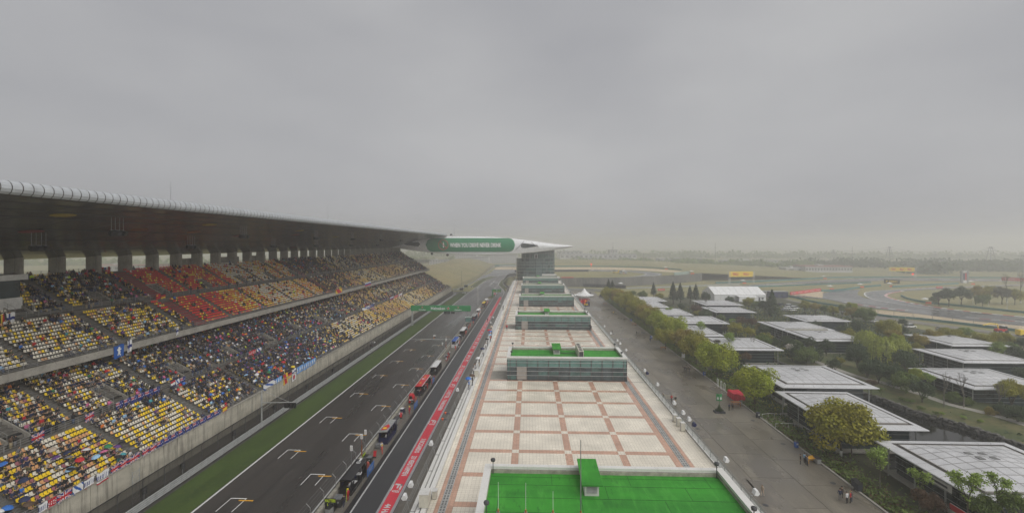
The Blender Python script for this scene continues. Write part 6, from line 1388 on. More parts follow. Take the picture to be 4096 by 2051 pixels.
# promenade walkers
pw_ = [(3050, 1983, 'walk', 'beige', 'beige', 2.2, 'man in beige suit walking alone on the near promenade'), (3202, 1855, 'stand', 'black', 'black', 1.2, 'man in black standing apart from the group by the yellow table'), (3218, 1850, 'stand', 'lightblue', 'black', -1.5, 'man in pale blue shirt by the yellow table'), (3224, 1858, 'hold', 'navy', 'black', -1.2, 'man in navy vest by the yellow table, hands together'), (3230, 1863, 'stand', 'grey', 'black', -1.7, 'man in grey blue shirt nearest the camera at the yellow table'), (3360, 1999, 'stand', 'navy', 'grey', -.5, 'person with navy backpack in the group at the bottom edge'), (3367, 1990, 'stand', 'brown', 'black', -1.0, 'person in brown jacket in the group at the bottom edge'), (3388, 2012, 'stand', 'white', 'black', .4, 'person in black jacket with white and red shoulders at bottom edge'), (3402, 2010, 'stand', 'red', 'black', .9, 'fair haired person with red backpack at the bottom edge'), (3407, 2004, 'stand', 'grey', 'denim', 1.2, 'person in grey behind the red backpack'), (2652, 1600, 'walk', 'olive', 'brown', 3.0, 'person in olive by the pit building railing'), (2686, 1606, 'walk', 'red', 'black', 3.1, 'person in red jacket walking in the middle of the promenade'), (2702, 1611, 'walk', 'black', 'khaki', 3.1, 'person in black jacket and khaki trousers beside the red jacket'), (2917, 1641, 'stand', 'navy', 'black', .3, 'person in navy left of the pair near the red booth'), (2930, 1640, 'stand', 'black', 'black', -.3, 'person in black right of the pair near the red booth'), (2738, 1486, 'walk', 'black', 'black', 3.0, 'person in black, left of the trio on the promenade'), (2746, 1489, 'walk', 'black', 'black', 3.2, 'person in black, middle of the trio on the promenade'), (2758, 1490, 'walk', 'black', 'grey', 3.0, 'person in black, right of the trio on the promenade'), (2601, 1368, 'walk', 'navy', 'denim', 0.1, 'person in navy walking away by the garden kerb'), (2449, 1333, 'walk', 'black', 'black', 1.8, 'person in black with bag walking across the promenade'), (2547, 1339, 'stand', 'black', 'black', .2, 'left of two dark figures by the notice board'), (2555, 1340, 'stand', 'grey', 'black', .1, 'right of two dark figures by the notice board'), (2448, 1256, 'walk', 'brown', 'black', .1, 'left of three far walkers on the promenade'), (2454, 1257, 'walk', 'yellow', 'black', .1, 'middle of three far walkers on the promenade'), (2459, 1256, 'walk', 'black', 'denim', .1, 'right of three far walkers on the promenade'), (2930, 1513, 'stand', 'brown', 'black', -1.0, 'person in brown standing among the garden shrubs')]
for px, py, pose, a, c, rz, lab in pw_:
    p = G(px, py); person((p.x, p.y, .006), pose, a, c, rz, lab, hair='hair_fair' if 'fair' in lab else 'hair')
p = G(1700, 1378)
for px, py, lab in ((1654, 1300, 'person in black standing behind the fence by the gantry'), ): p = G(px, py); person((-57.5, p.y, 0), 'stand', 'black', 'black', -1.5, lab)
y = y_on(1490, -57.0, 2.2); person((-57.0, y, 0), 'stand', 'red', 'black', -1.4, 'marshal at the fence under a white parasol'); umbrella('white', (-57.0, y, .95), 0, 'large white parasol over the marshal at the fence', None, .05).scale = (1.9, 1.9, 1.35)
# ================================================================ PADDOCK PAVILIONS
PW, PD = 20.0, 19.0
def pavilion():
    r = empty('pavilion'); hx, hy = PW / 2, PD / 2; rim = 1.5; gap = .7; ez = 5.0
    # rim panels
    nxp, nyp = 9, 9
    def rise(x, y):
        u = max(abs(x) / (hx - rim - gap), abs(y) / (hy - rim - gap)); return ez + .28 + .85 * (1 - min(1, u) ** 1.4)
    for s in (-1, 1):
        for k in range(nxp):
            a, c = -hx + PW * k / nxp + .02, -hx + PW * (k + 1) / nxp - .02
            def tr(v): return v * (hx - rim) / hx
            q = MB(); yo, yi = s * hy, s * (hy - rim); P = [(a, yo, ez), (c, yo, ez), (tr(c), yi, ez + .22), (tr(a), yi, ez + .22)]
            q.face(P if s < 0 else P[::-1]); q.build('rim_panel', K['pav_roof'], r, world=False)
            a, c = -hy + PD * k / nyp + .02, -hy + PD * (k + 1) / nyp - .02
            def tr2(v): return v * (hy - rim) / hy
            q = MB(); xo, xi = s * hx, s * (hx - rim); P = [(xo, a, ez), (xo, c, ez), (xi, tr2(c), ez + .22), (xi, tr2(a), ez + .22)]
            q.face(P if s > 0 else P[::-1]); q.build('rim_panel', K['pav_roof'], r, world=False)
    q = MB(); q.face([(-hx + .1, -hy + .1, ez - .12), (hx - .1, -hy + .1, ez - .12), (hx - .1, hy - .1, ez - .12), (-hx + .1, hy - .1, ez - .12)]); q.face([(-hx + rim - .3, -hy + rim - .3, ez + .08), (hx - rim + .3, -hy + rim - .3, ez + .08), (hx - rim + .3, hy - rim + .3, ez + .08), (-hx + rim - .3, hy - rim + .3, ez + .08)]); q.build('gutter', K['pav_gap'], r, world=False)
    q = MB()
    for s in (-1, 1): q.tube((-hx, s * hy, ez - .1), (hx, s * hy, ez - .1), .13, 8); q.tube((s * hx, -hy, ez - .1), (s * hx, hy, ez - .1), .13, 8)
    q.build('eave_roll', K['eave'], r, world=False)
    rg = random.Random(4); n = 8; ix, iy = hx - rim - gap, hy - rim - gap
    base = MB()
    for i in range(n):
        for j in range(n):
            x0, x1, y0, y1 = -ix + 2 * ix * i / n, -ix + 2 * ix * (i + 1) / n, -iy + 2 * iy * j / n, -iy + 2 * iy * (j + 1) / n
            base.face([(x0, y0, rise(x0, y0) - .05), (x1, y0, rise(x1, y0) - .05), (x1, y1, rise(x1, y1) - .05), (x0, y1, rise(x0, y1) - .05)])
            g_ = .06; P = [(x0 + g_, y0 + g_), (x1 - g_, y0 + g_), (x1 - g_, y1 - g_), (x0 + g_, y1 - g_)]
            MB().face([(x, y, rise(x, y)) for x, y in P]).build('roof_panel', K['pav_roof_b' if rg.random() < .1 else 'pav_roof'], r, world=False)
            if i in (3, 4) and j in (4, 5): MB().box(x0 + .4, x0 + 1.2, y0 + .5, y1 - .4, rise(0, 0) - .3, rise((x0 + x1) / 2, (y0 + y1) / 2) + .05).build('roof_vent', K['drain'], r, world=False)
    base.build('roof_deck', K['pav_joint'], r, world=False)
    for s1, s2 in ((-1, 0), (1, 0), (0, -1), (0, 1)):
        q = MB(); (q.box(s1 * ix - .08, s1 * ix + .08, -iy, iy, ez + .05, ez + .3) if s1 else q.box(-ix - .08, ix + .08, s2 * iy - .08, s2 * iy + .08, ez + .05, ez + .3)); q.build('gutter_lip', K['pav_joint'], r, world=False)
    wx, wy = hx - 2.0, hy - 2.0
    MB().box(-wx, wx, -wy, wy, .55, ez - .15).build('glass_wall', K['glass_pav'], r, world=False)
    for k in range(8):
        a, c = -wx + 2 * wx * k / 8 + .05, -wx + 2 * wx * (k + 1) / 8 - .05; MB().box(a, c, -wy - .06, -wy - .03, .7, ez - .3).build('pane', K['glass_dark' if k % 3 else 'glass_tower_b'] if False else K['glass_pav'], r, world=False)
        a, c = -wy + 2 * wy * k / 8 + .05, -wy + 2 * wy * (k + 1) / 8 - .05; MB().box(-wx - .06, -wx - .03, a, c, .7, ez - .3).build('pane', K['glass_dark'] if k % 2 else K['glass_pav'], r, world=False)
    for zz in (1.5, 2.4, 3.3, 4.2): q = MB(); q.box(-wx - .2, wx + .2, -wy - .22, -wy - .14, zz, zz + .06); q.box(-wx - .22, -wx - .14, -wy - .14, wy + .1, zz, zz + .06); q.build('glazing_rail', K['steel'], r, world=False)
    MB().box(-hx + .8, hx - .8, -hy + .8, hy - .8, .3, .55).build('deck', K['concrete'], r, world=False)
    for s in (-1, 1):
        for k in range(4): MB().tube((s * (hx - 1.1), -hy + 1.5 + k * (PD - 3) / 3, -.3), (s * (hx - 1.1), -hy + 1.5 + k * (PD - 3) / 3, ez - .1), .12, 6).build('post', K['galv'], r, world=False)
    return r
pv = pavilion(); PAV = [(58, 79, 60.5, 78.8, 'nearest paddock pavilion with a broad white panelled roof'), (55, 70.8, 83.5, 104.3, 'white roofed pavilion beyond the nearest one, tip over the lake'), (58.3, 80, 107.3, 126.6, 'white roofed pavilion behind the red booth, third in the promenade row'), (60, 79, 144.5, 163.4, 'white roofed pavilion fourth in the promenade row'), (55.5, 70, 166, 187.8, 'white roofed pavilion fifth in the promenade row'), (62.5, 83, 192, 211.5, 'white roofed pavilion sixth in the promenade row'), (60.5, 76.3, 215, 236.3, 'white roofed pavilion seventh in the promenade row'), (58, 73, 240, 264, 'white roofed pavilion eighth in the promenade row'), (59, 79.5, 266, 287.5, 'farthest white roofed pavilion of the promenade row'), (97, 117, 179, 198, 'far half of the joined twin white pavilions in the second row'), (97, 116, 159, 178.4, 'near half of the joined twin white pavilions in the second row'), (90, 109.5, 224, 242.5, 'second row pavilion with glass walls facing the camera'), (95, 115.5, 250, 270.5, 'second row pavilion half hidden by a bare tree near the marquee'), (118, 137.5, 199.5, 216.5, 'pavilion beside the car park trees, right of the twin pavilions'), (120.8, 142, 131.5, 148.5, 'white roofed pavilion at the right edge, farther of two'), (101, 121.5, 107.5, 125.3, 'white roofed pavilion at the right edge, nearer of two'), (137, 156, 153, 172, 'pavilion mostly hidden behind olive trees at the right')]
for i, (x0, x1, y0, y1, lab) in enumerate(PAV):
    o = pv if i == 0 else clone(pv); o.location = ((x0 + x1) / 2, (y0 + y1) / 2, 0); o.scale = ((x1 - x0) / PW, (y1 - y0) / PD, 1); tag(o, lab, 'pavilion', 'paddock pavilions')
q = MB(); q.box(98.5, 114, 178.3, 179.1, 5.0, 5.35); tag(q.build('roof_link', K['plinth']), 'yellowish link strip joining the twin pavilion roofs', 'roof link')
# signs on the nearest pavilion
p = (57.3, 62.5, 0); e = empty('pavilion_sign', (58.6, 67.5, 3.6), 'white lettered name sign under the eave of the nearest pavilion', 'sign'); MB().box(58.3, 58.4, 65.2, 69.8, 3.5, 4.5).build('panel', K['offwhite'], e); letter('lettering', "44 HAMILTON", K['white'], e, (0, 0, -50), (1, 0, 0), (0, 1, 0), .01, .01, .03) if False else MB().box(58.27, 58.3, 65.8, 69.2, 3.85, 4.15).build('lettering', K['bin_dark'], e)
e = empty('poster_board', (58.0, 62.8, 0), 'red and white poster board by the nearest pavilion', 'board'); MB().box(57.2, 57.3, 61.7, 64.2, .6, 2.8).build('panel', K['offwhite'], e); MB().box(57.17, 57.2, 61.7, 64.2, 2.0, 2.8).build('red_band', K['red'], e); [MB().box(57.2, 57.3, y, y + .1, 0, .6).build('leg', K['steel'], e) for y in (61.9, 63.9)]

# ================================================================ TREES
def leaf_mat(name, c, tr=.25):
    m = bpy.data.materials.new(name); m.use_nodes = True; t = m.node_tree; b = t.nodes['Principled BSDF']; b.inputs['Roughness'].default_value = .6; b.inputs['Specular IOR Level'].default_value = .25
    a = t.nodes.new('ShaderNodeAttribute'); a.attribute_name = 'Col'; x = t.nodes.new('ShaderNodeMix'); x.data_type = 'RGBA'; x.blend_type = 'MULTIPLY'; x.inputs[0].default_value = 1; x.inputs[7].default_value = (*c, 1); t.links.new(a.outputs['Color'], x.inputs[6]); t.links.new(x.outputs[2], b.inputs['Base Color'])
    d = t.nodes.new('ShaderNodeBsdfTranslucent'); t.links.new(x.outputs[2], d.inputs['Color']); ms = t.nodes.new('ShaderNodeMixShader'); ms.inputs[0].default_value = tr; t.links.new(b.outputs[0], ms.inputs[1]); t.links.new(d.outputs[0], ms.inputs[2]); t.links.new(ms.outputs[0], t.nodes['Material Output'].inputs['Surface']); MATS[name] = m; return m
LM = dict(olive=leaf_mat('leaf_olive', (.32, .3, .026)), yellow=leaf_mat('leaf_yellowgreen', (.33, .38, .022)), bronze=leaf_mat('leaf_bronze', (.32, .25, .035)), dark=leaf_mat('leaf_dark', (.06, .095, .032)), green=leaf_mat('leaf_green', (.14, .2, .04)), light=leaf_mat('leaf_light', (.26, .36, .07)), willow=leaf_mat('leaf_willow', (.34, .38, .07)), blossom=leaf_mat('leaf_blossom', (.6, .56, .5)), red=leaf_mat('leaf_red', (.13, .075, .04)), pine=leaf_mat('leaf_pine', (.045, .07, .035)), grey=leaf_mat('leaf_grey', (.12, .11, .07)))
mat('bark', (.09, .07, .05), .9, .25, 4); mat('bark_pale', (.2, .18, .15), .9, .2, 4); mat('limewash', (.68, .67, .64), .8, .1, 3)
def leaf_mesh(name, P, Nn, size, colv, rng, long=1.0):
    n = len(P); Nn = Nn + rng.normal(0, .55, (n, 3)); Nn /= np.linalg.norm(Nn, axis=1)[:, None] + 1e-9
    ref = rng.normal(0, 1, (n, 3)); A = np.cross(Nn, ref); A /= np.linalg.norm(A, axis=1)[:, None] + 1e-9; B = np.cross(Nn, A)
    s = (size * rng.uniform(.6, 1.3, n))[:, None]
    V = np.stack([P - A * s * .5 * long - B * s * .15, P - B * s * .5, P + A * s * .5 * long + B * s * .15, P + B * s * .5], 1).astype(np.float32).reshape(-1, 3)
    me = bpy.data.meshes.new(name); me.vertices.add(n * 4); me.vertices.foreach_set('co', V.ravel()); me.loops.add(n * 4); me.loops.foreach_set('vertex_index', np.arange(n * 4, dtype=np.int32)); me.polygons.add(n); me.polygons.foreach_set('loop_start', np.arange(0, n * 4, 4, dtype=np.int32)); me.update(calc_edges=True)
    at = me.attributes.new('Col', 'FLOAT_COLOR', 'FACE'); c = np.ones((n, 4), np.float32); c[:, :3] = colv; at.data.foreach_set('color', c.ravel()); return me
def crown_clumps(seed, ncl=30, per=170, flat=.8, leaf=.075, rc=(.26, .4), hole=.0):
    rng = np.random.default_rng(seed); Ps, Ns, Cs = [], [], []
    for i in range(ncl):
        d = rng.normal(0, 1, 3); d /= np.linalg.norm(d); 
        if d[2] < -.45: d[2] *= -.6
        R = rng.uniform(.45, .82) if i > 5 else rng.uniform(0, .4); c = d * R * np.array([1, 1, flat]); r = rng.uniform(*rc)
        v = rng.normal(0, 1, (per, 3)); v /= np.linalg.norm(v, axis=1)[:, None]; rad = r * rng.uniform(.6, 1.05, per)[:, None]; p = c + v * rad * np.array([1, 1, .85])
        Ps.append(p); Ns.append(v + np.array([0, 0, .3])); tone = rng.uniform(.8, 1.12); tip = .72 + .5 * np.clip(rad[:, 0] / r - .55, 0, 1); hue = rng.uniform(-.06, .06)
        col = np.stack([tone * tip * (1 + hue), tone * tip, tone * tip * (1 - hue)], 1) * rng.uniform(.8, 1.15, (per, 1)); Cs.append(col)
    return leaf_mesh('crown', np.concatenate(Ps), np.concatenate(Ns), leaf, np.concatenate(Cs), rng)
def crown_cone(seed, n=3800, leaf=.08):
    rng = np.random.default_rng(seed); h = rng.uniform(0, 1, n) ** .8; lay = np.round(h * 9) / 9; a = rng.uniform(0, 6.283, n); lob = .75 + .25 * np.sin(a * 5 + lay * 17)
    r = (1 - lay) ** .8 * .62 * lob * np.sqrt(rng.uniform(.25, 1, n)) + .03; z = lay * 2.3 - 1 + rng.normal(0, .05, n) - r * .25
    P = np.stack([r * np.cos(a), r * np.sin(a), z], 1); Nn = np.stack([np.cos(a) * .6, np.sin(a) * .6, np.ones(n) * .7], 1); return leaf_mesh('crown', P, Nn, leaf, rng.uniform(.65, 1.2, (n, 1)) * np.ones((1, 3)), rng, 1.4)
def crown_willow(seed, strands=240):
    rng = np.random.default_rng(seed); P, Nn, C = [], [], []
    for i in range(strands):
        a = rng.uniform(0, 6.283); r = rng.uniform(.15, .95) ; top = .75 - .55 * r * r + rng.normal(0, .06); ln = rng.uniform(.5, 1.25) * (.5 + r * .6); k = int(ln * 24); t = np.linspace(0, 1, k); tone = rng.uniform(.7, 1.15)
        P.append(np.stack([(r + .08 * t) * math.cos(a) + rng.normal(0, .015, k), (r + .08 * t) * math.sin(a) + rng.normal(0, .015, k), top - ln * t], 1)); Nn.append(np.tile([math.cos(a), math.sin(a), .3], (k, 1))); C.append(np.ones((k, 3)) * tone)
    return leaf_mesh('crown', np.concatenate(P), np.concatenate(Nn), .075, np.concatenate(C), rng, 1.3)
def branches(seed, depth=4, spread=.6, up=.3, r0=.05, n0=4, leaf=None):
    rg = random.Random(seed); q = MB(); tips = []
    def go(p, d, L_, r, k):
        e = p + d * L_; q.tube(p, e, r, 5 if r > .012 else 3, 0, r * .65, False)
        if k == 0: tips.append(e); return
        for i in range(rg.choice((2, 3)) if k < depth else n0):
            a = Vector((rg.uniform(-1, 1), rg.uniform(-1, 1), rg.uniform(-.5, 1))).normalized(); nd = (d + a * spread + Vector((0, 0, up))).normalized(); go(e, nd, L_ * rg.uniform(.62, .82), r * .62, k - 1)
            tips.append(e.lerp(e + nd * L_ * .5, rg.random()))
    go(Vector((0, 0, -1.0)), Vector((0, 0, 1)), .62, r0, depth); return q, tips
def crown_sparse(seed, per=7, leaf=.07):
    rng = np.random.default_rng(seed); q, tips = branches(seed, 4, .75, .35, .035); T = np.array([tuple(t) for t in tips]); P = np.repeat(T, per, 0) + rng.normal(0, .075, (len(T) * per, 3)); return leaf_mesh('crown', P, rng.normal(0, 1, P.shape) + np.array([0, 0, .5]), leaf, rng.uniform(.7, 1.2, (len(P), 1)) * np.ones((1, 3)), rng, 1.5), q
CR = dict(camphor=[crown_clumps(s, 36, 380, .8, .062) for s in (1, 2, 3, 4)], ever=[crown_clumps(s, 34, 130, .95, .085, (.24, .36)) for s in (11, 12, 13)], cone=[crown_cone(s) for s in (21, 22)], willow=[crown_willow(s) for s in (31, 32)], shrub=[crown_clumps(s, 16, 120, .65, .1, (.3, .42)) for s in (41, 42)])
SP = [crown_sparse(s) for s in (51, 52)]; BARE = [branches(s, 5, .55, .3, .045, 3)[0] for s in (61, 62)]
bark_me = {}
def trunk_mesh(seed, pale=False, wash=False):
    k = (seed, pale, wash)
    if k not in bark_me:
        rg = random.Random(seed); q = MB(); m0 = 0
        q.tube((0, 0, 0), (.02, 0, .18), .05, 7, 1 if wash else 0, .042); q.tube((.02, 0, .18), (.01, .02, .45), .042, 7, 0, .034)
        for i in range(5): a = i * 1.26 + rg.uniform(-.3, .3); e = Vector((.28 * math.cos(a), .28 * math.sin(a), rg.uniform(.75, .98))); q.tube((.01, .02, .42), e * .6 + Vector((0, 0, .28)), .026, 5, 0, .018); q.tube(e * .6 + Vector((0, 0, .28)), e + Vector((.12 * math.cos(a), .12 * math.sin(a), .12)), .018, 5, 0, .008)
        bark_me[k] = q.mesh('trunk', [K['bark_pale' if pale else 'bark'], K['limewash']], True)
    return bark_me[k]
CROWNC = {}
def crown_of(me, col):
    k = (me.name, col)
    if k not in CROWNC: c = me.copy(); c.materials.clear(); c.materials.append(LM[col]); CROWNC[k] = c
    return CROWNC[k]
def tree(loc, zc, R, kind, col, lab, group, wash=False, seed=0, name=None, cat='tree', sz=1.0):
    nm = name or dict(camphor='camphor_tree', ever='evergreen_tree', cone='conifer_tree', willow='willow_tree', sparse='young_tree', bare='bare_tree')[kind]
    e = empty(nm, loc, lab, cat, group, rz=seed * 1.7)
    if kind == 'bare':
        link('trunk_and_branches', BARE_ME[seed % 2], e, (0, 0, zc), 0, (R, R, zc * 1.0 / 1.0 if False else R * 1.25)); q = trunkpole(zc - R * 1.2, R * .055); link('lower_trunk', q, e); return e
    if kind == 'sparse':
        me, br = SP_ME[seed % 2]; link('crown', crown_of(me, col), e, (0, 0, zc), 0, (R, R, R * sz)); link('branches', br, e, (0, 0, zc), 0, (R, R, R * sz)); link('trunk', trunkpole(max(.3, zc - R * sz * .95), R * .035, False), e); return e
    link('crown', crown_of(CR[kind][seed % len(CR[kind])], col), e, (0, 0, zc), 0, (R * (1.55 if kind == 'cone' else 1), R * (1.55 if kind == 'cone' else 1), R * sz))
    link('trunk', trunk_mesh(seed % 3, False, wash), e, None, 0, (zc * .9, zc * .9, zc * 1.05)); return e
def trunkpole(h, r, wash=True):
    q = MB(); q.tube((0, 0, -.1), (0, 0, min(1.2, h * .4)), r * 1.15, 7, 1 if wash else 0, r * 1.05); q.tube((0, 0, min(1.2, h * .4)), (0, 0, h + .3), r * 1.05, 7, 0, r * .8); return q.mesh('trunk', [K['bark_pale'], K['limewash']], True)
SP_ME = [(me, q.mesh('branches', K['bark'])) for me, q in SP]; BARE_ME = [q.mesh('branches', K['bark_pale']) for q in BARE]
row = [(3363, 1705, 150, 5.2, 'olive'), (3020, 1530, 92, 6, 'yellow'), (2868, 1425, 84, 6, 'yellow'), (2785, 1382, 74, 6, 'olive'), (2735, 1355, 58, 5.5, 'bronze'), (2690, 1310, 66, 6, 'yellow'), (2662, 1345, 45, 4.5, 'olive'), (2632, 1282, 50, 6, 'yellow'), (2606, 1264, 50, 6, 'olive'), (2580, 1248, 46, 6, 'bronze'), (2552, 1230, 46, 6, 'olive'), (2524, 1212, 46, 6.2, 'olive'), (2500, 1198, 46, 6.2, 'olive'), (2474, 1185, 44, 6.2, 'bronze'), (2448, 1180, 40, 6.2, 'olive'), (2432, 1172, 32, 6, 'olive')]
for i, (px, py, r, zc, col) in enumerate(row):
    p = G(px, py, zc); t = proj(p.x, p.y, zc)[2]; R = r * t / FPX
    tree((p.x, p.y, -.05), zc, R, 'camphor', col, 'round %s camphor tree in the promenade row, %s from the near end' % (dict(olive='olive', yellow='yellow green', bronze='bronze green')[col], ords[i]), 'trees along the promenade', i in (0,), i)
A3 = lambda x, y, r: (3096 + .3882 * x, 950 + .3882 * y, r * .3882)
A2 = lambda x, y, r: (2300 + .3882 * x, 950 + .3882 * y, r * .3882)
A4 = lambda x, y, r: (3296 + .3106 * x, 1350 + .3106 * y, r * .3106)
A5 = lambda x, y, r: (3296 + .3108 * x, 1650 + .3108 * y, r * .3108)
TL = [(A2, 345, 505, 50, 'cone', 'pine', 8), (A2, 385, 500, 42, 'cone', 'pine', 8), (A2, 810, 530, 42, 'cone', 'pine', 7), (A2, 1010, 555, 62, 'cone', 'pine', 8), (A2, 1085, 560, 58, 'cone', 'pine', 8), (A2, 1185, 565, 45, 'cone', 'pine', 7), (A2, 1245, 560, 52, 'cone', 'pine', 8), (A2, 690, 590, 60, 'ever', 'green', 3.5), (A2, 870, 610, 55, 'ever', 'olive', 3.5), (A2, 600, 575, 45, 'ever', 'green', 3.5), (A2, 1350, 610, 60, 'ever', 'dark', 4), (A2, 1590, 645, 55, 'ever', 'dark', 4), (A2, 1790, 665, 70, 'ever', 'olive', 5), (A2, 1860, 690, 55, 'ever', 'green', 4), (A2, 1950, 700, 70, 'ever', 'dark', 5), (A2, 2030, 690, 95, 'cone', 'dark', 6), (A2, 1340, 690, 60, 'bare', 'grey', 4), (A2, 970, 760, 55, 'sparse', 'light', 5), (A2, 1620, 870, 45, 'sparse', 'light', 3), (A2, 1720, 860, 70, 'ever', 'red', 3.2), (A2, 1820, 870, 60, 'ever', 'red', 3.2), (A2, 1540, 940, 60, 'ever', 'grey', 2.5), (A2, 1900, 925, 50, 'ever', 'bronze', 2.5), (A2, 1250, 740, 70, 'ever', 'red', 3), (A2, 1300, 935, 85, 'sparse', 'light', 6), (A2, 1600, 1060, 95, 'sparse', 'light', 6), (A2, 1460, 1090, 50, 'sparse', 'grey', 6), (A2, 1830, 1090, 95, 'bare', 'grey', 5), (A2, 1750, 1230, 70, 'ever', 'red', 2.8),
      (A3, 320, 695, 65, 'camphor', 'olive', 5), (A3, 430, 715, 60, 'camphor', 'bronze', 4.5), (A3, 520, 730, 55, 'camphor', 'green', 4.5), (A3, 610, 745, 60, 'camphor', 'olive', 4.5), (A3, 700, 735, 55, 'ever', 'green', 5), (A3, 800, 705, 58, 'camphor', 'yellow', 6), (A3, 810, 770, 80, 'camphor', 'bronze', 5), (A3, 940, 795, 110, 'camphor', 'green', 5), (A3, 870, 930, 90, 'ever', 'dark', 3.5), (A3, 700, 950, 70, 'ever', 'dark', 3), (A3, 1170, 935, 125, 'camphor', 'olive', 6), (A3, 1230, 1005, 90, 'camphor', 'bronze', 5.5), (A3, 1265, 1050, 80, 'camphor', 'yellow', 5.5), (A3, 950, 1060, 130, 'willow', 'willow', 5.5), (A3, 1110, 1140, 150, 'willow', 'willow', 5), (A3, 1290, 1130, 110, 'willow', 'willow', 4.5), (A3, 350, 1080, 80, 'ever', 'dark', 4.5), (A3, 540, 1120, 90, 'ever', 'dark', 4.5), (A3, 160, 1095, 75, 'ever', 'dark', 4.5), (A3, 420, 1210, 100, 'ever', 'dark', 3.5), (A3, 860, 1160, 105, 'ever', 'dark', 4.5), (A3, 200, 1185, 110, 'sparse', 'blossom', 3.2), (A3, 1500, 1060, 95, 'camphor', 'bronze', 4.5), (A3, 1650, 1020, 100, 'camphor', 'bronze', 5), (A3, 1800, 1010, 115, 'camphor', 'olive', 5), (A3, 1950, 1060, 90, 'camphor', 'olive', 4.5), (A3, 1990, 985, 85, 'ever', 'light', 4), (A3, 2160, 1060, 115, 'camphor', 'olive', 5), (A3, 2350, 1040, 105, 'camphor', 'olive', 5), (A3, 2290, 1150, 95, 'ever', 'light', 4), (A3, 2450, 1140, 90, 'ever', 'green', 4), (A3, 2560, 1090, 90, 'ever', 'dark', 4), (A3, 1340, 1240, 110, 'ever', 'dark', 4.5), (A3, 1330, 870, 50, 'ever', 'dark', 3), (A3, 1480, 1130, 60, 'ever', 'olive', 3),
      (A4, 430, 240, 150, 'ever', 'dark', 5), (A4, 700, 430, 130, 'ever', 'dark', 4.5), (A4, 900, 450, 140, 'ever', 'dark', 4.5), (A4, 1060, 320, 130, 'ever', 'dark', 5.5), (A4, 560, 400, 120, 'ever', 'dark', 4), (A4, 1260, 660, 150, 'ever', 'dark', 4.2), (A4, 1340, 560, 120, 'sparse', 'light', 5), (A4, 130, 340, 90, 'ever', 'dark', 4), (A4, 1190, 470, 110, 'camphor', 'yellow', 5), (A4, 2420, 680, 185, 'camphor', 'olive', 5.5), (A4, 2500, 980, 150, 'ever', 'dark', 3), (A4, 1650, 770, 100, 'ever', 'green', 2.5), (A4, 1830, 820, 90, 'ever', 'green', 2.2), (A4, 2300, 930, 120, 'ever', 'dark', 2.5), (A4, 2150, 960, 80, 'ever', 'bronze', 1.8), (A4, 1545, 640, 150, 'bare', 'grey', 5.5), (A4, 1800, 660, 170, 'bare', 'grey', 5.5), (A4, 2250, 760, 160, 'bare', 'grey', 4.5), (A4, 610, 610, 90, 'sparse', 'red', 3.2), (A4, 740, 690, 60, 'sparse', 'green', 2.2), (A4, 560, 1000, 130, 'ever', 'dark', 3), (A4, 760, 1140, 120, 'ever', 'olive', 3),
      (A5, 720, 640, 215, 'sparse', 'light', 4), (A5, 1230, 900, 190, 'sparse', 'light', 4.2), (A5, 1850, 1010, 300, 'sparse', 'light', 7), (A5, 2230, 980, 220, 'sparse', 'light', 7.6), (A5, 2440, 1160, 210, 'ever', 'green', 6.2), (A5, 1350, 1140, 190, 'ever', 'red', 2.4), (A5, 350, 330, 150, 'ever', 'dark', 3), (A5, 600, 180, 130, 'ever', 'dark', 4), (A5, 820, 230, 100, 'camphor', 'olive', 3), (A5, 2050, 1220, 200, 'ever', 'green', 5),
      (A3, 1700, 600, 70, 'ever', 'dark', 6), (A3, 1800, 590, 80, 'ever', 'dark', 7), (A3, 1930, 580, 90, 'ever', 'dark', 7), (A3, 2080, 570, 90, 'ever', 'bronze', 7), (A3, 2220, 560, 90, 'ever', 'olive', 7), (A3, 2350, 570, 90, 'ever', 'grey', 7), (A3, 2480, 590, 90, 'ever', 'olive', 6), (A3, 2400, 480, 90, 'bare', 'grey', 12), (A3, 2540, 480, 100, 'bare', 'grey', 12), (A3, 2150, 640, 80, 'ever', 'green', 4), (A3, 1650, 640, 55, 'ever', 'green', 3)]
items = []
for k, (fn, x, y, r, kind, col, zc) in enumerate(TL):
    px, py, pr2 = fn(x, y, r); p = G(px, py, zc); t = proj(p.x, p.y, zc)[2]; items.append((t, p, zc, pr2 * t / FPX, kind, col))
gr_ = random.Random(9)
for k in range(46):
    x, y = (gr_.uniform(81, 96), gr_.uniform(112, 262)) if k < 24 else ((gr_.uniform(118, 160), gr_.uniform(112, 200)) if k < 38 else (gr_.uniform(53.5, 57), gr_.uniform(95, 250)))
    if any(a - 2 < x < b_ + 2 and c - 2 < y < d + 2 for a, b_, c, d, _ in PAV): continue
    zc = gr_.uniform(2.2, 4.2); p = Vector((x, y, zc)); items.append((proj(x, y, zc)[2], p, zc, zc * gr_.uniform(.7, .95), 'ever', gr_.choice(['dark', 'dark', 'dark', 'green', 'olive'])))
items.sort(key=lambda e: e[0]); tc_ = {}
CN = dict(olive='olive', yellow='bright yellow green', bronze='bronze', dark='dark green', green='green', light='fresh light green', willow='yellowish weeping', blossom='white blossoming', red='reddish brown', pine='dark', grey='grey leafless'); KN = dict(camphor='bushy garden tree', ever='dense garden tree', cone='pointed conifer', willow='willow', sparse='young thin-leaved tree', bare='bare branched tree')
for k, (t, p, zc, R, kind, col) in enumerate(items):
    key = (kind, col); tc_[key] = tc_.get(key, 0) + 1
    tree((p.x, p.y, -.05), zc, R, kind, col, '%s %s, %s nearest of its look to the camera' % (CN[col], KN[kind], ords[min(tc_[key] - 1, len(ords) - 1)]), 'garden trees', kind == 'ever' and 85 < p.y < 125 and p.x > 84, k, sz=1.15 if kind == 'cone' else 1.0)
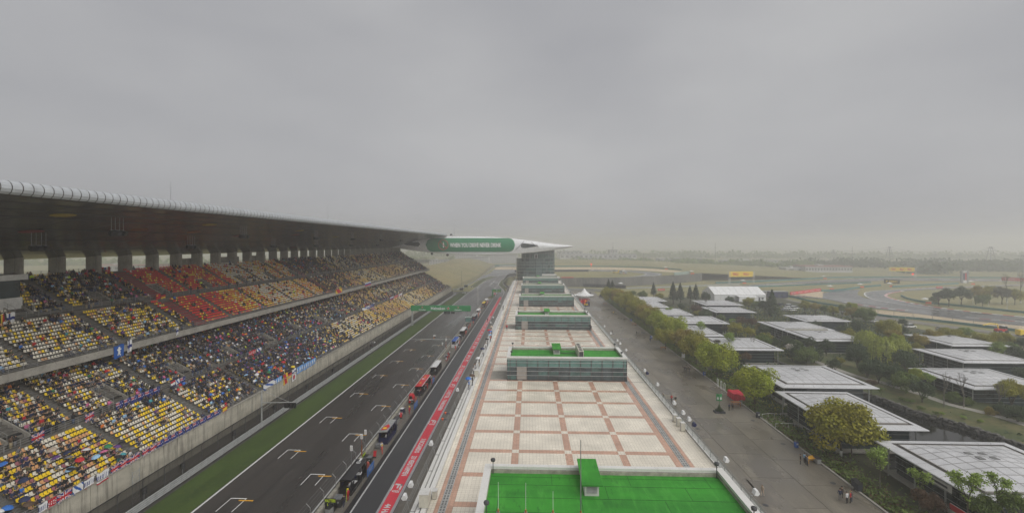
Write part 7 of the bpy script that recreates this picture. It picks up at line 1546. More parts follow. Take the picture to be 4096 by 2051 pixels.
for i, (x, y, r) in enumerate(((1515, 965, 42), (1795, 1010, 42), (2015, 1060, 42), (1100, 815, 60), (1440, 955, 40), (1250, 900, 50), (1000, 780, 45))):
    px, py, pr2 = A4(x, y, r); p = G(px, py, 1.6); t = proj(p.x, p.y, 1.6)[2]; R = pr2 * t / FPX
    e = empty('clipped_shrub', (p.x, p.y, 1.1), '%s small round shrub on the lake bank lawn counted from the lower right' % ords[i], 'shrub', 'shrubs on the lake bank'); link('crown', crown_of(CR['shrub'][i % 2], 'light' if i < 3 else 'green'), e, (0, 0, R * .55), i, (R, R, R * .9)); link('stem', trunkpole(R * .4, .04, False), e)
# undergrowth: leafy ground cover that nobody could count
def undergrowth(name, pts_n, fn, size, col, lab, seed, zmax=.9):
    rng = np.random.default_rng(seed); P = fn(rng, pts_n); P[:, 2] += rng.uniform(0, 1, pts_n) ** 1.6 * zmax * (.5 + .5 * np.sin(P[:, 1] * .9) * np.cos(P[:, 0] * .7 + P[:, 1] * .31)).clip(.15, 1)
    me = leaf_mesh(name, P, np.tile([0, 0, 1.0], (pts_n, 1)) + rng.normal(0, .4, (pts_n, 3)), size, rng.uniform(.6, 1.25, (pts_n, 1)) * np.ones((1, 3)), rng, 1.3); me.materials.append(LM[col]); tag(link(name, me), lab, 'undergrowth', kind='stuff')
def inpav(P):
    k = np.ones(len(P), bool)
    for x0, x1, y0, y1, _ in PAV: k &= ~((P[:, 0] > x0 + .8) & (P[:, 0] < x1 - .8) & (P[:, 1] > y0 + .8) & (P[:, 1] < y1 - .8))
    k &= ~((P[:, 0] > 62) & (P[:, 0] < 92) & (P[:, 1] < 128) & (P[:, 1] > 30)); return k
def strip_pts(rng, n): P = np.stack([50.9 + np.abs(rng.normal(0, 2.2, n)), rng.uniform(40, 310, n), np.zeros(n)], 1); P[~inpav(P)] = (51.5, 100, 0); return P
def field_pts(rng, n):
    P = np.stack([rng.uniform(54, 165, n), 300 - 215 * np.sqrt(rng.uniform(0, 1, n)), np.zeros(n)], 1); k = inpav(P); Q = P[k]; return np.concatenate([Q, Q[rng.integers(0, len(Q), n - len(Q))] + rng.normal(0, .3, (n - len(Q), 3)) * np.array([1, 1, 0])])
undergrowth('undergrowth', 26000, strip_pts, .32, 'green', 'leafy green undergrowth along the promenade kerb', 5, 1.3)
undergrowth('undergrowth', 9000, strip_pts, .3, 'red', 'reddish low planting mixed along the promenade kerb', 6, 1.0)
undergrowth('undergrowth', 75000, field_pts, .5, 'dark', 'dark undergrowth between the paddock pavilions', 7, 1.6)
undergrowth('undergrowth', 22000, field_pts, .45, 'olive', 'olive ground cover between the paddock pavilions', 8, 1.0)

# ================================================================ PROMENADE FURNITURE
p = G(2945, 1595); e = empty('covered_booth', (p.x, p.y, 0), 'booth shrouded in a bright red cloth by the garden kerb', 'booth'); x, y = p.x, p.y
q = MB(); nx, ny = 8, 10
def cz(u, v): return 1.75 + .1 * math.sin(u * 9) * math.cos(v * 7) - (.25 if u > .55 and v < .4 else 0)
hw, hd = 1.35, 1.8; top = [[(x - hw + 2 * hw * i / nx, y - hd + 2 * hd * j / ny, cz(i / nx, j / ny)) for j in range(ny + 1)] for i in range(nx + 1)]
for i in range(nx):
    for j in range(ny): q.face([top[i][j], top[i + 1][j], top[i + 1][j + 1], top[i][j + 1]])
def skirt(P):
    for a, c in zip(P[:-1], P[1:]): 
        wa, wc = .1 * math.sin(a[0] * 7 + a[1] * 5), .1 * math.sin(c[0] * 7 + c[1] * 5); q.face([a, c, (c[0] + wc, c[1] + wc, .25), (a[0] + wa, a[1] + wa, .25)])
skirt([top[i][0] for i in range(nx + 1)]); skirt([top[0][j] for j in range(ny + 1)]); skirt([top[nx][j] for j in range(ny + 1)]); skirt([top[i][ny] for i in range(nx + 1)])
q.build('cloth_cover', K['red_cloth'], e, True); MB().box(x - 1.2, x + 1.2, y - 1.6, y + 1.6, .12, 1.4).build('counter', K['dark_steel'], e)
for a in (-1.1, 1.1):
    for c in (-1.5, 1.5): MB().box(x + a - .08, x + a + .08, y + c - .08, y + c + .08, 0, .12).build('foot', K['black'], e)
def table(px, py, lab, m='wood', rz=0.1, s=1.0):
    p = G(px, py); e = empty('wooden_table', (p.x, p.y, .006), lab, 'table', rz=rz); 
    for k in range(5): MB().box(-.8, .8, -.5 + .2 * k + .008, -.3 + .2 * k - .008, .72, .77).build('plank', K[m], e, world=False)
    for a in (-.68, .68):
        for c in (-.4, .4): MB().box(a - .04, a + .04, c - .04, c + .04, 0, .72).build('leg', K[m], e, world=False)
    q = MB(); q.box(-.68, .68, -.03, .03, .3, .36); q.build('stretcher', K[m], e, world=False); e.scale = (s, s, s); return e
mat('wood_yellow', (.75, .38, .02), .6, .12, 3)
table(2943, 1622, 'light wooden table in front of the red covered booth', 'wood', .1, 1.25); table(3242, 1846, 'bright yellow wooden table near the trees on the promenade', 'wood_yellow', .2, 1.1); table(2653, 1397, 'orange wooden table by the kerb in the middle distance', 'wood', .1, 1.2); table(2537, 1300, 'orange wooden table by the kerb, second farthest', 'wood', 0, 1.2); table(2420, 1217, 'wooden table far along the promenade kerb', 'wood', 0, 1.3)
# advertising planter
p = G(2877, 1648); e = empty('advertising_planter', (p.x, p.y, .006), 'green two sided sign rising from a clipped evergreen planter', 'planter'); MB().box(-1.1, 1.1, -.7, .7, 0, .35).build('trough', K['bin_dark'], e, world=False)
link('foliage', crown_of(CR['cone'][0], 'dark'), e, (0, 0, .95), 0, (1.2, .9, .65)); link('foliage', crown_of(CR['shrub'][0], 'pine'), e, (0, 0, .55), 0, (1.3, .85, .6)); MB().tube((0, 0, .3), (0, 0, 2.9), .05, 6).build('post', K['sign_green'], e, world=False)
for s in (-1, 1):
    pn = MB().cbox((s * .33, 0, 3.4), (.62, .06, 1.5), 0, rz=s * .35).build('sign_panel', K['sign_green'], e, world=False); q = MB(); q.lathe([(.2, 0), (.2, .04)], (0, 0, 0), 12, 0, 1, 1.6); q.v = [(s * .33 + v[0], -.06 - v[2] + s * .35 * v[0], 3.2 + v[1]) for v in q.v]; q.build('emblem', K['paint_yellow'] if False else K['offwhite'], pn, world=False)
# bins, barrels, barriers, boards
def barrel(px, py, m, lab, cat='barrel', R=.38, h=1.05):
    p = G(px, py); e = empty('litter_barrel', (p.x, p.y, .006), lab, cat); MB().lathe([(R * .92, 0), (R, .05), (R, h * .33), (R * 1.04, h * .36), (R, h * .4), (R, h * .66), (R * 1.04, h * .7), (R, h * .73), (R, h)], (0, 0, 0), 14).build('drum', K[m], e, True, False); MB().lathe([(R * 1.05, 0), (R * 1.02, .06), (R * .5, .09)], (0, 0, h), 14).build('lid', K['bin_dark'], e, True, False); MB().box(-.14, .14, -R - .012, -R + .03, h * .55, h * .85).build('notice', K['offwhite'], e, world=False)
barrel(3185, 1787, 'blue', 'blue litter barrel on the near promenade edge'); barrel(2817, 1500, 'blue', 'blue litter barrel beside the grey kiosk posts'); barrel(2604, 1352, 'blue', 'blue litter barrel in the middle distance by the kerb'); barrel(2525, 1283, 'blue', 'blue litter barrel farther along the kerb'); barrel(3032, 1668, 'bin_dark', 'dark litter barrel by the curved steps', R=.45)
def wheelie(px, py, m, lab, sx=.7, sy=.8, h=1.1):
    p = G(px, py); e = empty('rubbish_bin', (p.x, p.y, .006), lab, 'bin'); b_ = MB(); n = len(b_.v); b_.v += [(-sx * .42, -sy * .42, .12), (sx * .42, -sy * .42, .12), (sx * .42, sy * .42, .12), (-sx * .42, sy * .42, .12), (-sx / 2, -sy / 2, h), (sx / 2, -sy / 2, h), (sx / 2, sy / 2, h), (-sx / 2, sy / 2, h)]
    for f in ((0, 3, 2, 1), (4, 5, 6, 7), (0, 1, 5, 4), (1, 2, 6, 5), (2, 3, 7, 6), (3, 0, 4, 7)): b_.f.append(f); b_.m.append(0)
    b_.build('bin_body', K[m], e, world=False); MB().box(-sx / 2 - .04, sx / 2 + .04, -sy / 2 - .05, sy / 2 + .03, h, h + .09).build('lid', K['black'], e, world=False); q = MB(); q.tube((-sx / 2, sy * .4, .12), (sx / 2, sy * .4, .12), .12, 8); q.build('wheel', K['black'], e, world=False)
wheelie(3433, 1962, 'bin_dark', 'dark wheeled bin at the kerb, front of a touching pair', .8, .9, 1.2); wheelie(3422, 1948, 'bin_dark', 'dark wheeled bin at the kerb, back of a touching pair', .8, .9, 1.2); wheelie(3270, 1852, 'galv', 'grey steel litter bin right of the yellow table', .7, 1.1, 1.0); wheelie(2963, 1618, 'galv', 'small grey green bin behind the booth table', .5, .6, .9)
for i, (px, py) in enumerate(((2871, 1545), (2885, 1554), (2898, 1563))):
    p = G(px, py); e = empty('white_hoop', (p.x, p.y, 0), 'white hoop barrier by the kerb, %s of three' % ('farthest', 'middle', 'nearest')[i], 'barrier', 'white hoop barriers'); q = MB(); q.path([(0, -.4, 0), (0, -.4, 1.9), (.0, -.25, 2.1), (0, .25, 2.1), (0, .4, 1.9), (0, .4, 0)], .06); q.build('hoop', K['white'], e, world=False); q = MB(); q.path([(0, -.4, .4), (0, .4, .4)], .04); q.build('cross_bar', K['white'], e, world=False); MB().box(-.2, .2, -.5, .5, 0, .05).build('base', K['concrete'], e, world=False)
for px, py, sx, h, lab in ((2733, 1444, 1.0, 2.6, 'white notice board on two legs at the garden kerb'), (2572, 1340, 1.9, 1.4, 'dark framed notice board on the promenade'), (2840, 1490, 1.3, 2.0, 'grey kiosk board under the yellow green tree')):
    p = G(px, py); e = empty('notice_board', (p.x, p.y, 0), lab, 'board'); MB().box(-sx / 2, sx / 2, -.04, .04, h * .45, h).build('panel', K['white' if 'white' in lab else 'drain'], e, world=False); [MB().box(s * sx * .42 - .04, s * sx * .42 + .04, -.05, .05, 0, h * .45).build('leg', K['steel'], e, world=False) for s in (-1, 1)]
e = empty('garden_steps', (52.5, G(3060, 1690).y, 0), 'curved grey steps and white rails leading into the garden', 'steps'); y = G(3060, 1690).y
for k in range(4): MB().box(50.8 + .9 * k, 51.7 + .9 * k, y - 2.6, y + 2.6, -.05, .08 + .05 * k).build('step', K['concrete'], e)
for s in (-2.7, 2.7):
    q = MB(); q.path([(50.8, y + s, .9), (52, y + s, 1.05), (53.5, y + s, 1.05), (54.8, y + s, .95)], .04); [q.tube((50.8 + 1.3 * k, y + s, 0), (50.8 + 1.3 * k, y + s, 1.0), .03) for k in range(4)]; q.build('handrail', K['white'], e)
p = G(4000, 2040); e = empty('cell_antenna', (p.x, p.y, 0), 'three pronged white antenna rising from the bottom right trees', 'antenna'); p = D(3990, 2000, 62); MB().tube((p.x, p.y, 0), (p.x, p.y, p.z + .3), .06, 6).build('pole', K['galv'], e); MB().tube((p.x - .55, p.y, p.z), (p.x + .55, p.y, p.z), .04, 6).build('cross_arm', K['white'], e); [MB().tube((p.x + s, p.y, p.z), (p.x + s * 1.05, p.y, p.z + .9), .05, 6).build('prong', K['white'], e) for s in (-.5, .05, .55)]
# peaked canopy, flags on poles
p = G(2337, 1198); e = empty('peaked_canopy', (p.x, p.y, 0), 'white peaked canopy tent at the far end of the promenade', 'canopy'); q = MB(); n = 16; prof_ = [(6.6, 3.2), (4.6, 3.7), (2.8, 4.7), (1.2, 6.3), (.12, 7.9)]
q.lathe(prof_, (p.x, p.y, 0), 4 * 4, 0); q.f = q.f[:-2]; q.m = q.m[:-2]; q.build('canopy_cloth', K['tent'], e, True)
for t in range(6): a = t * math.pi / 3; MB().tube((p.x + 5.2 * math.cos(a), p.y + 5.2 * math.sin(a), 0), (p.x + 5.2 * math.cos(a), p.y + 5.2 * math.sin(a), 3.6), .15, 6).build('post', K['white'], e)
MB().box(p.x - 3.5, p.x + 3.5, p.y - 2, p.y + 2, 0, 1.1).build('counter', CLOTH['pink'] if False else K['red'], e)
for i, (px, py, lab) in enumerate(((2318, 1178, 'low white stall tent left of the peaked canopy'), (2300, 1186, 'low white stall tent nearest the terrace railing'))):
    p = G(px, py + 12); e = empty('stall_tent', (p.x, p.y, 0), lab, 'tent'); q = MB(); q.lathe([(3.4, 2.3), (2.2, 2.7), (.1, 3.9)], (p.x, p.y, 0), 8); q.build('tent_roof', K['tent'], e); [MB().tube((p.x + 2.6 * math.cos(a), p.y + 2.6 * math.sin(a), 0), (p.x + 2.6 * math.cos(a), p.y + 2.6 * math.sin(a), 2.5), .08, 5).build('post', K['white'], e) for a in (.8, 2.4, 3.9, 5.5)]
for px, py, m, s, lab in ((2335, 1206, 'flag_red', None, 'large red flag with yellow stars flying beside the terrace'), (2345, 1215, 'navy', "FIA", 'dark blue flag with yellow lettering flying beside the terrace')):
    c = D(px, py, 225); e = empty('flagpole', (c.x + 1.8, c.y, 0), lab, 'flagpole'); MB().tube((c.x + 1.8, c.y, 0), (c.x + 1.8, c.y, c.z + 2.2), .07, 6).build('pole', K['galv'], e); q = MB(); nu = 12
    P = [[(c.x + 1.7 - 3.4 * i / nu, c.y + .3 * math.sin(i * .9), c.z - 1.1 + 2.2 * j / 4 - .5 * (i / nu) ** 2) for j in range(5)] for i in range(nu + 1)]
    for i in range(nu):
        for j in range(4): q.face([P[i][j], P[i + 1][j], P[i + 1][j + 1], P[i][j + 1]])
    fl = q.build('flag_cloth', K[m], e, True)
    if s: letter('lettering', s, K['yellow'], fl, (c.x, c.y - .4, c.z - .1), (1, 0, 0), (0, 0, 1), 1.9, 1.0, .02)
    else: star(c.x + .9, c.z + .45, .45, c.y - .4, K['yellow'], fl)
# ================================================================ FAR GROUND
def at_base(px, py): p = G(px, py); return p, proj(*p)[2]
def ztop(py, t): return CAMH - (py - 975) / FPX * t
# marquee
p, t = at_base(2880, 1203); e = empty('marquee', (p.x, p.y, 0), 'large white frame marquee in the car park beyond the pavilions', 'marquee')
x0, x1, y0, y1 = 124.0, 158.0, p.y + 2, p.y + 24; ym = (y0 + y1) / 2; eh, rh = 4.0, 8.6
for k in range(8):
    a, c = x0 + (x1 - x0) * k / 8 + .06, x0 + (x1 - x0) * (k + 1) / 8 - .06
    MB().face([(a, y0 - .3, eh), (c, y0 - .3, eh), (c, ym, rh), (a, ym, rh)]).build('roof_panel', K['tent'], e); MB().face([(a, ym, rh), (c, ym, rh), (c, y1 + .3, eh), (a, y1 + .3, eh)]).build('roof_panel', K['tent'], e); MB().box(a, c, y0, y0 + .1, 0, eh).build('wall_panel', K['tent'], e)
for xx in (x0, x1): MB().extr([(y0, 0), (y1, 0), (y1, eh), (ym, rh), (y0, eh)], xx - .05, xx + .05); q = MB(); q.face([(xx, y0, 0), (xx, y1, 0), (xx, y1, eh), (xx, ym, rh), (xx, y0, eh)]); q.build('gable', K['tent'], e)
MB().box(x1, x1 + .06, y0 + 1, y0 + 5, 0, 2.6).build('entrance', K['board_blue'], e); q = MB(); q.face([(138, y0 - 5, 3.2), (150, y0 - 5, 3.2), (150, y0, 3.6), (138, y0, 3.6)]); q.face([(138, y0 - 5, 0), (150, y0 - 5, 0), (150, y0 - 5, 3.2), (138, y0 - 5, 3.2)]); q.build('annex', K['tent'], e)
for i, (px, py, w_, h, m, lab) in enumerate(((3010, 1188, 9, 4, 'navy', 'dark blue container beside the marquee'), (3072, 1185, 11, 3.6, 'offwhite', 'white site cabin right of the marquee'), (3040, 1203, 7, 2.6, 'tent', 'low white tent in front of the site cabin'), (3118, 1190, 12, 4.2, 'navy', 'blue hoarding panel by the parked vans'))):
    p, t = at_base(px, py); e = empty('site_cabin', (p.x, p.y, 0), lab, 'cabin'); MB().box(-w_ / 2, w_ / 2, 0, 5, .1, h).build('cabin_wall', K[m], e, world=False); MB().box(-w_ / 2 - .2, w_ / 2 + .2, -.2, 5.2, h, h + .2).build('roof', K['galv'], e, world=False); MB().box(-1, .2, -.05, 0, .1, 2.2).build('door', K['dark_steel'], e, world=False); MB().box(1, 2.4, -.05, 0, 1.2, 2.2).build('window', K['glass_dark'], e, world=False)
# vehicles
def car_proto(van=False):
    r = empty('parked_car'); L_, wd = (5.0, 1.95) if van else (4.5, 1.8)
    pr = [(-L_ / 2, .35), (L_ / 2, .35), (L_ / 2, .75), (L_ / 2 - .9 if not van else L_ / 2 - .5, .95), (L_ / 2 - 1.3 if not van else L_ / 2 - 1.1, 1.0), (-L_ / 2 + .1, 1.0), (-L_ / 2, .8)]
    q = MB(); q.extr(pr, -wd / 2, wd / 2); q.build('body', K['white'], r, world=False); r.children[-1].name = 'body'
    cp = [(-L_ / 2 + (.1 if van else .5), 1.0), (L_ / 2 - (1.1 if van else 1.3), 1.0), (L_ / 2 - (1.7 if van else 2.0), 1.85 if van else 1.45), (-L_ / 2 + (.2 if van else 1.0), 1.85 if van else 1.45)]
    MB().extr(cp, -wd / 2 + .12, wd / 2 - .12).build('cabin_glass', K['glass_dark'], r, world=False); MB().extr([(cp[3][0], cp[3][1]), (cp[2][0], cp[2][1]), (cp[2][0] - .05, cp[2][1] + .05), (cp[3][0] + .05, cp[3][1] + .05)], -wd / 2 + .14, wd / 2 - .14).build('roof', K['white'], r, world=False)
    for a in (-L_ / 2 + .85, L_ / 2 - .85):
        for s in (-1, 1):
            q = MB(); q.lathe([(.34, -.1), (.34, .1)], (0, 0, 0), 12); q.v = [(a + v[0], s * (wd / 2 - .08) + v[2], .34 + v[1]) for v in q.v]; q.build('wheel', K['black'], r, world=False)
    for s in (-1, 1): MB().box(L_ / 2 - .03, L_ / 2 + .02, s * wd * .36 - .18, s * wd * .36 + .18, .62, .76).build('headlight', K['offwhite'], r, world=False); MB().box(-L_ / 2 - .02, -L_ / 2 + .02, s * wd * .4 - .12, s * wd * .4 + .12, .7, .88).build('tail_light', K['red'], r, world=False)
    return r
cps = {False: car_proto(), True: car_proto(True)}; cu = {False: False, True: False}; mat('car_dark', (.03, .035, .045), .3); mat('car_silver', (.4, .41, .42), .3)
def car(px, py, van, m, rz, lab):
    p = G(px, py); o = clone(cps[van]) if cu[van] else cps[van]; cu[van] = True; o.location = (p.x, p.y, -.15 if p.x > 51 else .006); o.rotation_euler = (0, 0, rz); tag(o, lab, 'car', 'parked vehicles')
    for ch in o.children:
        if ch.name.startswith(('body', 'roof')): recolor(ch, 0, K[m])
for i, (a, van, m, rz, lab) in enumerate((((3125, 1219), False, 'car_dark', .2, 'dark parked car beside the blue hoarding'), ((3158, 1226), True, 'white', .3, 'white van, rearmost of the parked cluster'), ((3150, 1234), False, 'white', .3, 'white car in the middle of the parked cluster'), ((3178, 1234), True, 'white', .3, 'white van at the right end of the parked cluster'), ((3142, 1240), False, 'car_silver', .3, 'silver car at the front left of the parked cluster'), ((3168, 1242), False, 'white', .3, 'white car at the front of the parked cluster'), ((3474, 1283), True, 'white', .4, 'white van behind the bushy tree near the fence'), ((3640, 1308), True, 'white', .2, 'white minibus on the access road'), ((3500, 1286), False, 'white', .4, 'white car right of the van near the fence'), ((3765, 1318), False, 'plinth', .2, 'beige vehicle half hidden by olive trees'), ((2402, 1186), True, 'car_dark', 1.5, 'dark off-road car at the far end of the promenade'), ((2368, 1184), False, 'car_silver', 1.5, 'silver car beside the peaked canopy'), ((2360, 1176), False, 'car_dark', 1.5, 'dark car behind the peaked canopy'))): car(*a, van, m, rz, lab)
# recovery vehicles at the right
p = G(4005, 1328); e = empty('recovery_tractor', (p.x, p.y, -.15), 'red tractor with a folded yellow loader crane by the fence', 'tractor'); MB().box(-2, 1.6, -1, 1, .7, 1.7).build('chassis', K['red'], e, world=False); MB().box(.1, 1.7, -.9, .9, 1.7, 2.9).build('cab', K['glass_dark'], e, world=False); MB().box(0, 1.8, -1, 1, 2.9, 3.05).build('roof', K['offwhite'], e, world=False)
q = MB(); q.path([(-1.2, 0, 1.7), (-1.6, 0, 3.6), (-4.5, 0, 3.9), (-7.5, 0, 3.2)], .22, 6); q.build('crane_arm', K['yellow'], e, world=False)
for a in (-1.4, 1.2):
    for s in (-1, 1): q = MB(); q.lathe([(.65, -.2), (.65, .2)], (0, 0, 0), 12); q.v = [(a + v[0], s * 1.1 + v[2], .65 + v[1]) for v in q.v]; q.build('wheel', K['black'], e, world=False)
p = G(4085, 1342); e = empty('yellow_truck', (p.x, p.y, -.15), 'yellow recovery truck cab cut by the right edge', 'truck'); MB().extr([(-1.4, .6), (1.6, .6), (1.6, 1.6), (1.3, 2.7), (-1.4, 2.7)], -1.1, 1.1).build('cab', K['yellow'], e, world=False); MB().box(1.62 - .5, 1.5, -1.12, 1.12, 1.7, 2.5).build('window', K['glass_dark'], e, world=False); MB().box(1.6, 6, -1.1, 1.1, .6, 1.0).build('flatbed', K['dark_steel'], e, world=False)
for a in (-.3, 4.5):
    for s in (-1, 1): q = MB(); q.lathe([(.5, -.2), (.5, .2)], (0, 0, 0), 12); q.v = [(a + v[0], s * 1.0 + v[2], .5 + v[1]) for v in q.v]; q.build('wheel', K['black'], e, world=False)
# circuit fence along the far gravel
def fence_line(pts, fn, step, h, lab, ms='fine_mesh', postm='steel', curl=True, n=4):
    P = smooth([fn(*a) for a in pts], 10); e = empty('debris_fence', (P[0].x, P[0].y, 0), lab, 'fence'); acc = 0; last = P[0]; q0 = None
    pm = MB(); pm.path([(0, 0, -.3), (0, 0, h * .85)] + ([(.5, -.2, h)] if curl else []), .09, 5); pm = pm.mesh('post', K[postm]); ends = [P[0]]
    for a, c in zip(P[:-1], P[1:]):
        d = (c - a).length; s = 0
        while acc + (d - s) >= step: s += step - acc; acc = 0; ends.append(a.lerp(c, s / d))
        acc += d - s
    for a, c in zip(ends[:-1], ends[1:]):
        link('post', pm, e, Vector((a.x, a.y, 0)) - e.location); MB().face([(a.x, a.y, .6), (c.x, c.y, .6), (c.x, c.y, h * .85), (a.x, a.y, h * .85)]).build('mesh_panel', K[ms], e)
    return e, P
def barrier_line(pts, fn, h, m, lab, th=.5, z0=-.3, zf=0.0):
    P = smooth([fn(*a) for a in pts], 6); e = empty('tyre_barrier', (P[0].x, P[0].y, 0), lab, 'barrier')
    for a, c in zip(P[:-1], P[1:]):
        d = (c - a).normalized(); nn = Vector((-d.y, d.x, 0)) * th / 2; c2 = c - d * .1
        MB().prism([(a.x - nn.x, a.y - nn.y), (c2.x - nn.x, c2.y - nn.y), (c2.x + nn.x, c2.y + nn.y), (a.x + nn.x, a.y + nn.y)], z0 + zf, h + zf).build('barrier_block', K[m], e)
    return e
fence_line(((-100, 580), (170, 605), (410, 660), (680, 706), (1080, 795), (1500, 836), (2000, 893), (2650, 972)), Z3, 7.5, 3.6, 'long debris fence curving along the far gravel strip')
barrier_line(((-100, 582), (170, 608), (410, 664), (680, 710), (1080, 799), (1500, 840), (2000, 897), (2650, 977)), Z3, .9, 'teal', 'low dark teal barrier at the foot of the far debris fence', .4)
barrier_line(((490, 552), (700, 540), (900, 512), (1100, 492)), Z3, 1.1, 'teal', 'teal tyre barrier left of the far hairpin'); barrier_line(((1220, 508), (1500, 492), (1900, 474)), Z3, 1.1, 'teal', 'teal tyre barrier behind the far hairpin exit'); barrier_line(((1310, 600), (1400, 635), (1600, 672), (2000, 712), (2650, 780)), Z3, .9, 'teal', 'green barrier inside the far hairpin', .6)
barrier_line(((-500, 535), (-200, 508), (100, 496), (400, 484), (1000, 462)), Z3, 1.0, 'teal', 'teal barrier beside the back track'); fence_line(((100, 498), (400, 486), (1030, 463)), Z3, 12, 4, 'debris fence beside the back track', curl=False); barrier_line(((-600, 470), (0, 445), (400, 424), (700, 412), (1500, 409), (2600, 418)), Z3, 1.2, 'teal', 'long far teal barrier behind the back track', .8); fence_line(((-700, 470), (-200, 452), (200, 432)), Z3, 14, 4, 'debris fence at the far left of the back track', curl=False)
def board(pts, fn, h0, h1, m, txt, lab, mt='white', n=1, z=0.0, th=.3):
    a, c = fn(*pts[0]), fn(*pts[1]); d = (c - a); L_ = d.length; d.normalize(); e = empty('advert_board', ((a.x + c.x) / 2, (a.y + c.y) / 2, z), lab, 'advert board'); nn = Vector((d.y, -d.x, 0))
    MB().prism([(a.x, a.y), (c.x, c.y), (c.x - nn.x * th, c.y - nn.y * th), (a.x - nn.x * th, a.y - nn.y * th)], h0 + z, h1 + z).build('panel', K[m], e)
    for k in range(n):
        p = a + d * L_ * (k + .5) / n + nn * .05
        if txt: letter('lettering', txt, K[mt], e, (p.x, p.y, z + (h0 + h1) / 2), d, (0, 0, 1), L_ / n * .72, (h1 - h0) * .5, .01 if txt == 'Fly Emirates' else .03)
    if h0 > .5:
        for k in (.04, .5, .96): p = a + d * L_ * k; MB().box(p.x - .15, p.x + .15, p.y - .15, p.y + .15, z - .3, z + h0).build('leg', K['galv'], e)
    return e
board(((170, 592), (485, 550)), Z3, .2, 2.3, 'red', "Fly Emirates", 'long red advertising wall along the far gravel trap', 'white', 5)
board(((2345, 462), (2680, 478)), Z3, 2.2, 5.4, 'red', "Fly Emirates", 'red advertising board at the far right edge', 'white', 2)
board(((1676, 519), (1738, 517)), Z3, 0, 1.3, 'red', "Fly Emirates", 'small red board by the far hairpin exit', 'white', 1)
board(((1133, 474), (1296, 480)), Z3, .4, 4.4, 'black', "P ZERO", 'black board with yellow lettering behind the far hairpin', 'yellow', 1)
board(((855, 545), (925, 545)), Z2, 0, 1.4, 'red', "Fly Emirates", 'small red board by the conifers at the retaining wall', 'white', 1)
board(((-380, 418), (-160, 418)), lambda x, y: Z2(x, y, 8), .1, 1.9, 'white', None, 'white banner board at the raised bend beside the tower', 'red', 1, 7.8)
e = bpy.data.objects['advert_board.005']; a, c = Z2(-380, 418, 8), Z2(-160, 418, 8)
for k in range(2): m_ = 'red' if k else 'blue'; MB().box(a.x + 6 + 14 * k, a.x + 17 + 14 * k, a.y - .4, a.y - .3, 8.5, 9.2).build('lettering', K[m_], e)
def gantry_far(pa, pb, fn, h0, h1, lab, n):
    a, c = fn(*pa), fn(*pb); e = empty('advert_gantry', ((a.x + c.x) / 2, (a.y + c.y) / 2, 0), lab, 'advert gantry'); d = (c - a); L_ = d.length; d.normalize(); nn = Vector((d.y, -d.x, 0))
    MB().prism([(a.x, a.y), (c.x, c.y), (c.x - nn.x, c.y - nn.y), (a.x - nn.x, a.y - nn.y)], h0, h1).build('beam', K['yellow'], e)
    for p in (a, c):
        q = MB()
        for dx in (-.8, .8):
            for dy in (-.8, .8): q.tube((p.x + dx, p.y + dy, -.3), (p.x + dx, p.y + dy, h1), .1, 5)
        for k in range(6): z = (h1) * k / 6; q.tube((p.x - .8, p.y - .8, z), (p.x + .8, p.y - .8, z + h1 / 6), .08, 4); q.tube((p.x + .8, p.y - .8, z), (p.x - .8, p.y - .8, z + h1 / 6), .08, 4)
        q.build('truss_leg', K['offwhite'], e)
    for k in range(n): p = a + d * L_ * (k + .6) / (n + .3) + nn * .05; letter('lettering', "PIRELLI", K['red'], e, (p.x, p.y, (h0 + h1) / 2), d, (0, 0, 1), L_ / n * .45, (h1 - h0) * .5, .03)
gantry_far((1590, 472), (1838, 470), Z2, 6.4, 11.5, 'yellow sponsor gantry on truss legs beyond the marquee', 2); gantry_far((1185, 407), (1452, 412), Z3, 7.0, 11.5, 'yellow sponsor gantry on truss legs at the far right straight', 3)
# position tower
p = Z3(1962, 466); t = proj(*p)[2]; zt = ztop(950 + .3882 * 340, t); e = empty('position_tower', p, 'grey and red position tower standing in the far infield', 'tower'); w_ = 22 * t / FPX * .95
for s in (-1, 1): MB().box(p.x + s * w_ / 2 - .8, p.x + s * w_ / 2 + .8, p.y - .8, p.y + .8, 0, zt).build('upright', K['steel'], e)
MB().box(p.x - w_ / 2 + .8, p.x + .2, p.y - .4, p.y + .4, 3, zt * .82).build('display_column', K['navy'], e); MB().box(p.x + .4, p.x + w_ / 2 - .8, p.y - .4, p.y + .4, 3, zt * .82).build('display_column', K['red'], e); MB().box(p.x - w_ / 2 + .8, p.x + w_ / 2 - .8, p.y - .6, p.y + .6, zt * .84, zt).build('top_sign', K['offwhite'], e); MB().box(p.x - w_ / 2 + .8, p.x + w_ / 2 - .8, p.y - .6, p.y + .6, 0, 2.6).build('base', K['white'], e)
# street lamps inside the hairpin
for i, (x, yb, yt) in enumerate(((1630, 595, 530), (1663, 612, 525), (1718, 635, 535), (1798, 680, 540), (1908, 695, 555), (1930, 692, 580), (2046, 682, 572), (2207, 705, 590), (2402, 735, 610))):
    p = Z3(x, yb); t = proj(*p)[2]; h = (yb - yt) * .3882 * t / FPX; e = empty('street_lamp', p, 'white street lamp inside the far hairpin, %s from the left' % ords[i], 'street lamp', 'street lamps in the far infield'); MB().tube((0, 0, -.3), (0, 0, h), .16, 6, 0, .1).build('pole', K['offwhite'], e, world=False)
    q = MB(); q.tube((-1.3, 0, h * .83), (1.3, 0, h * .86), .08, 5); q.cbox((-1.3, 0, h * .83), (.9, .3, .15)); q.cbox((1.3, 0, h * .86), (.9, .3, .15)); q.build('lamp_arm', K['galv'], e, world=False)
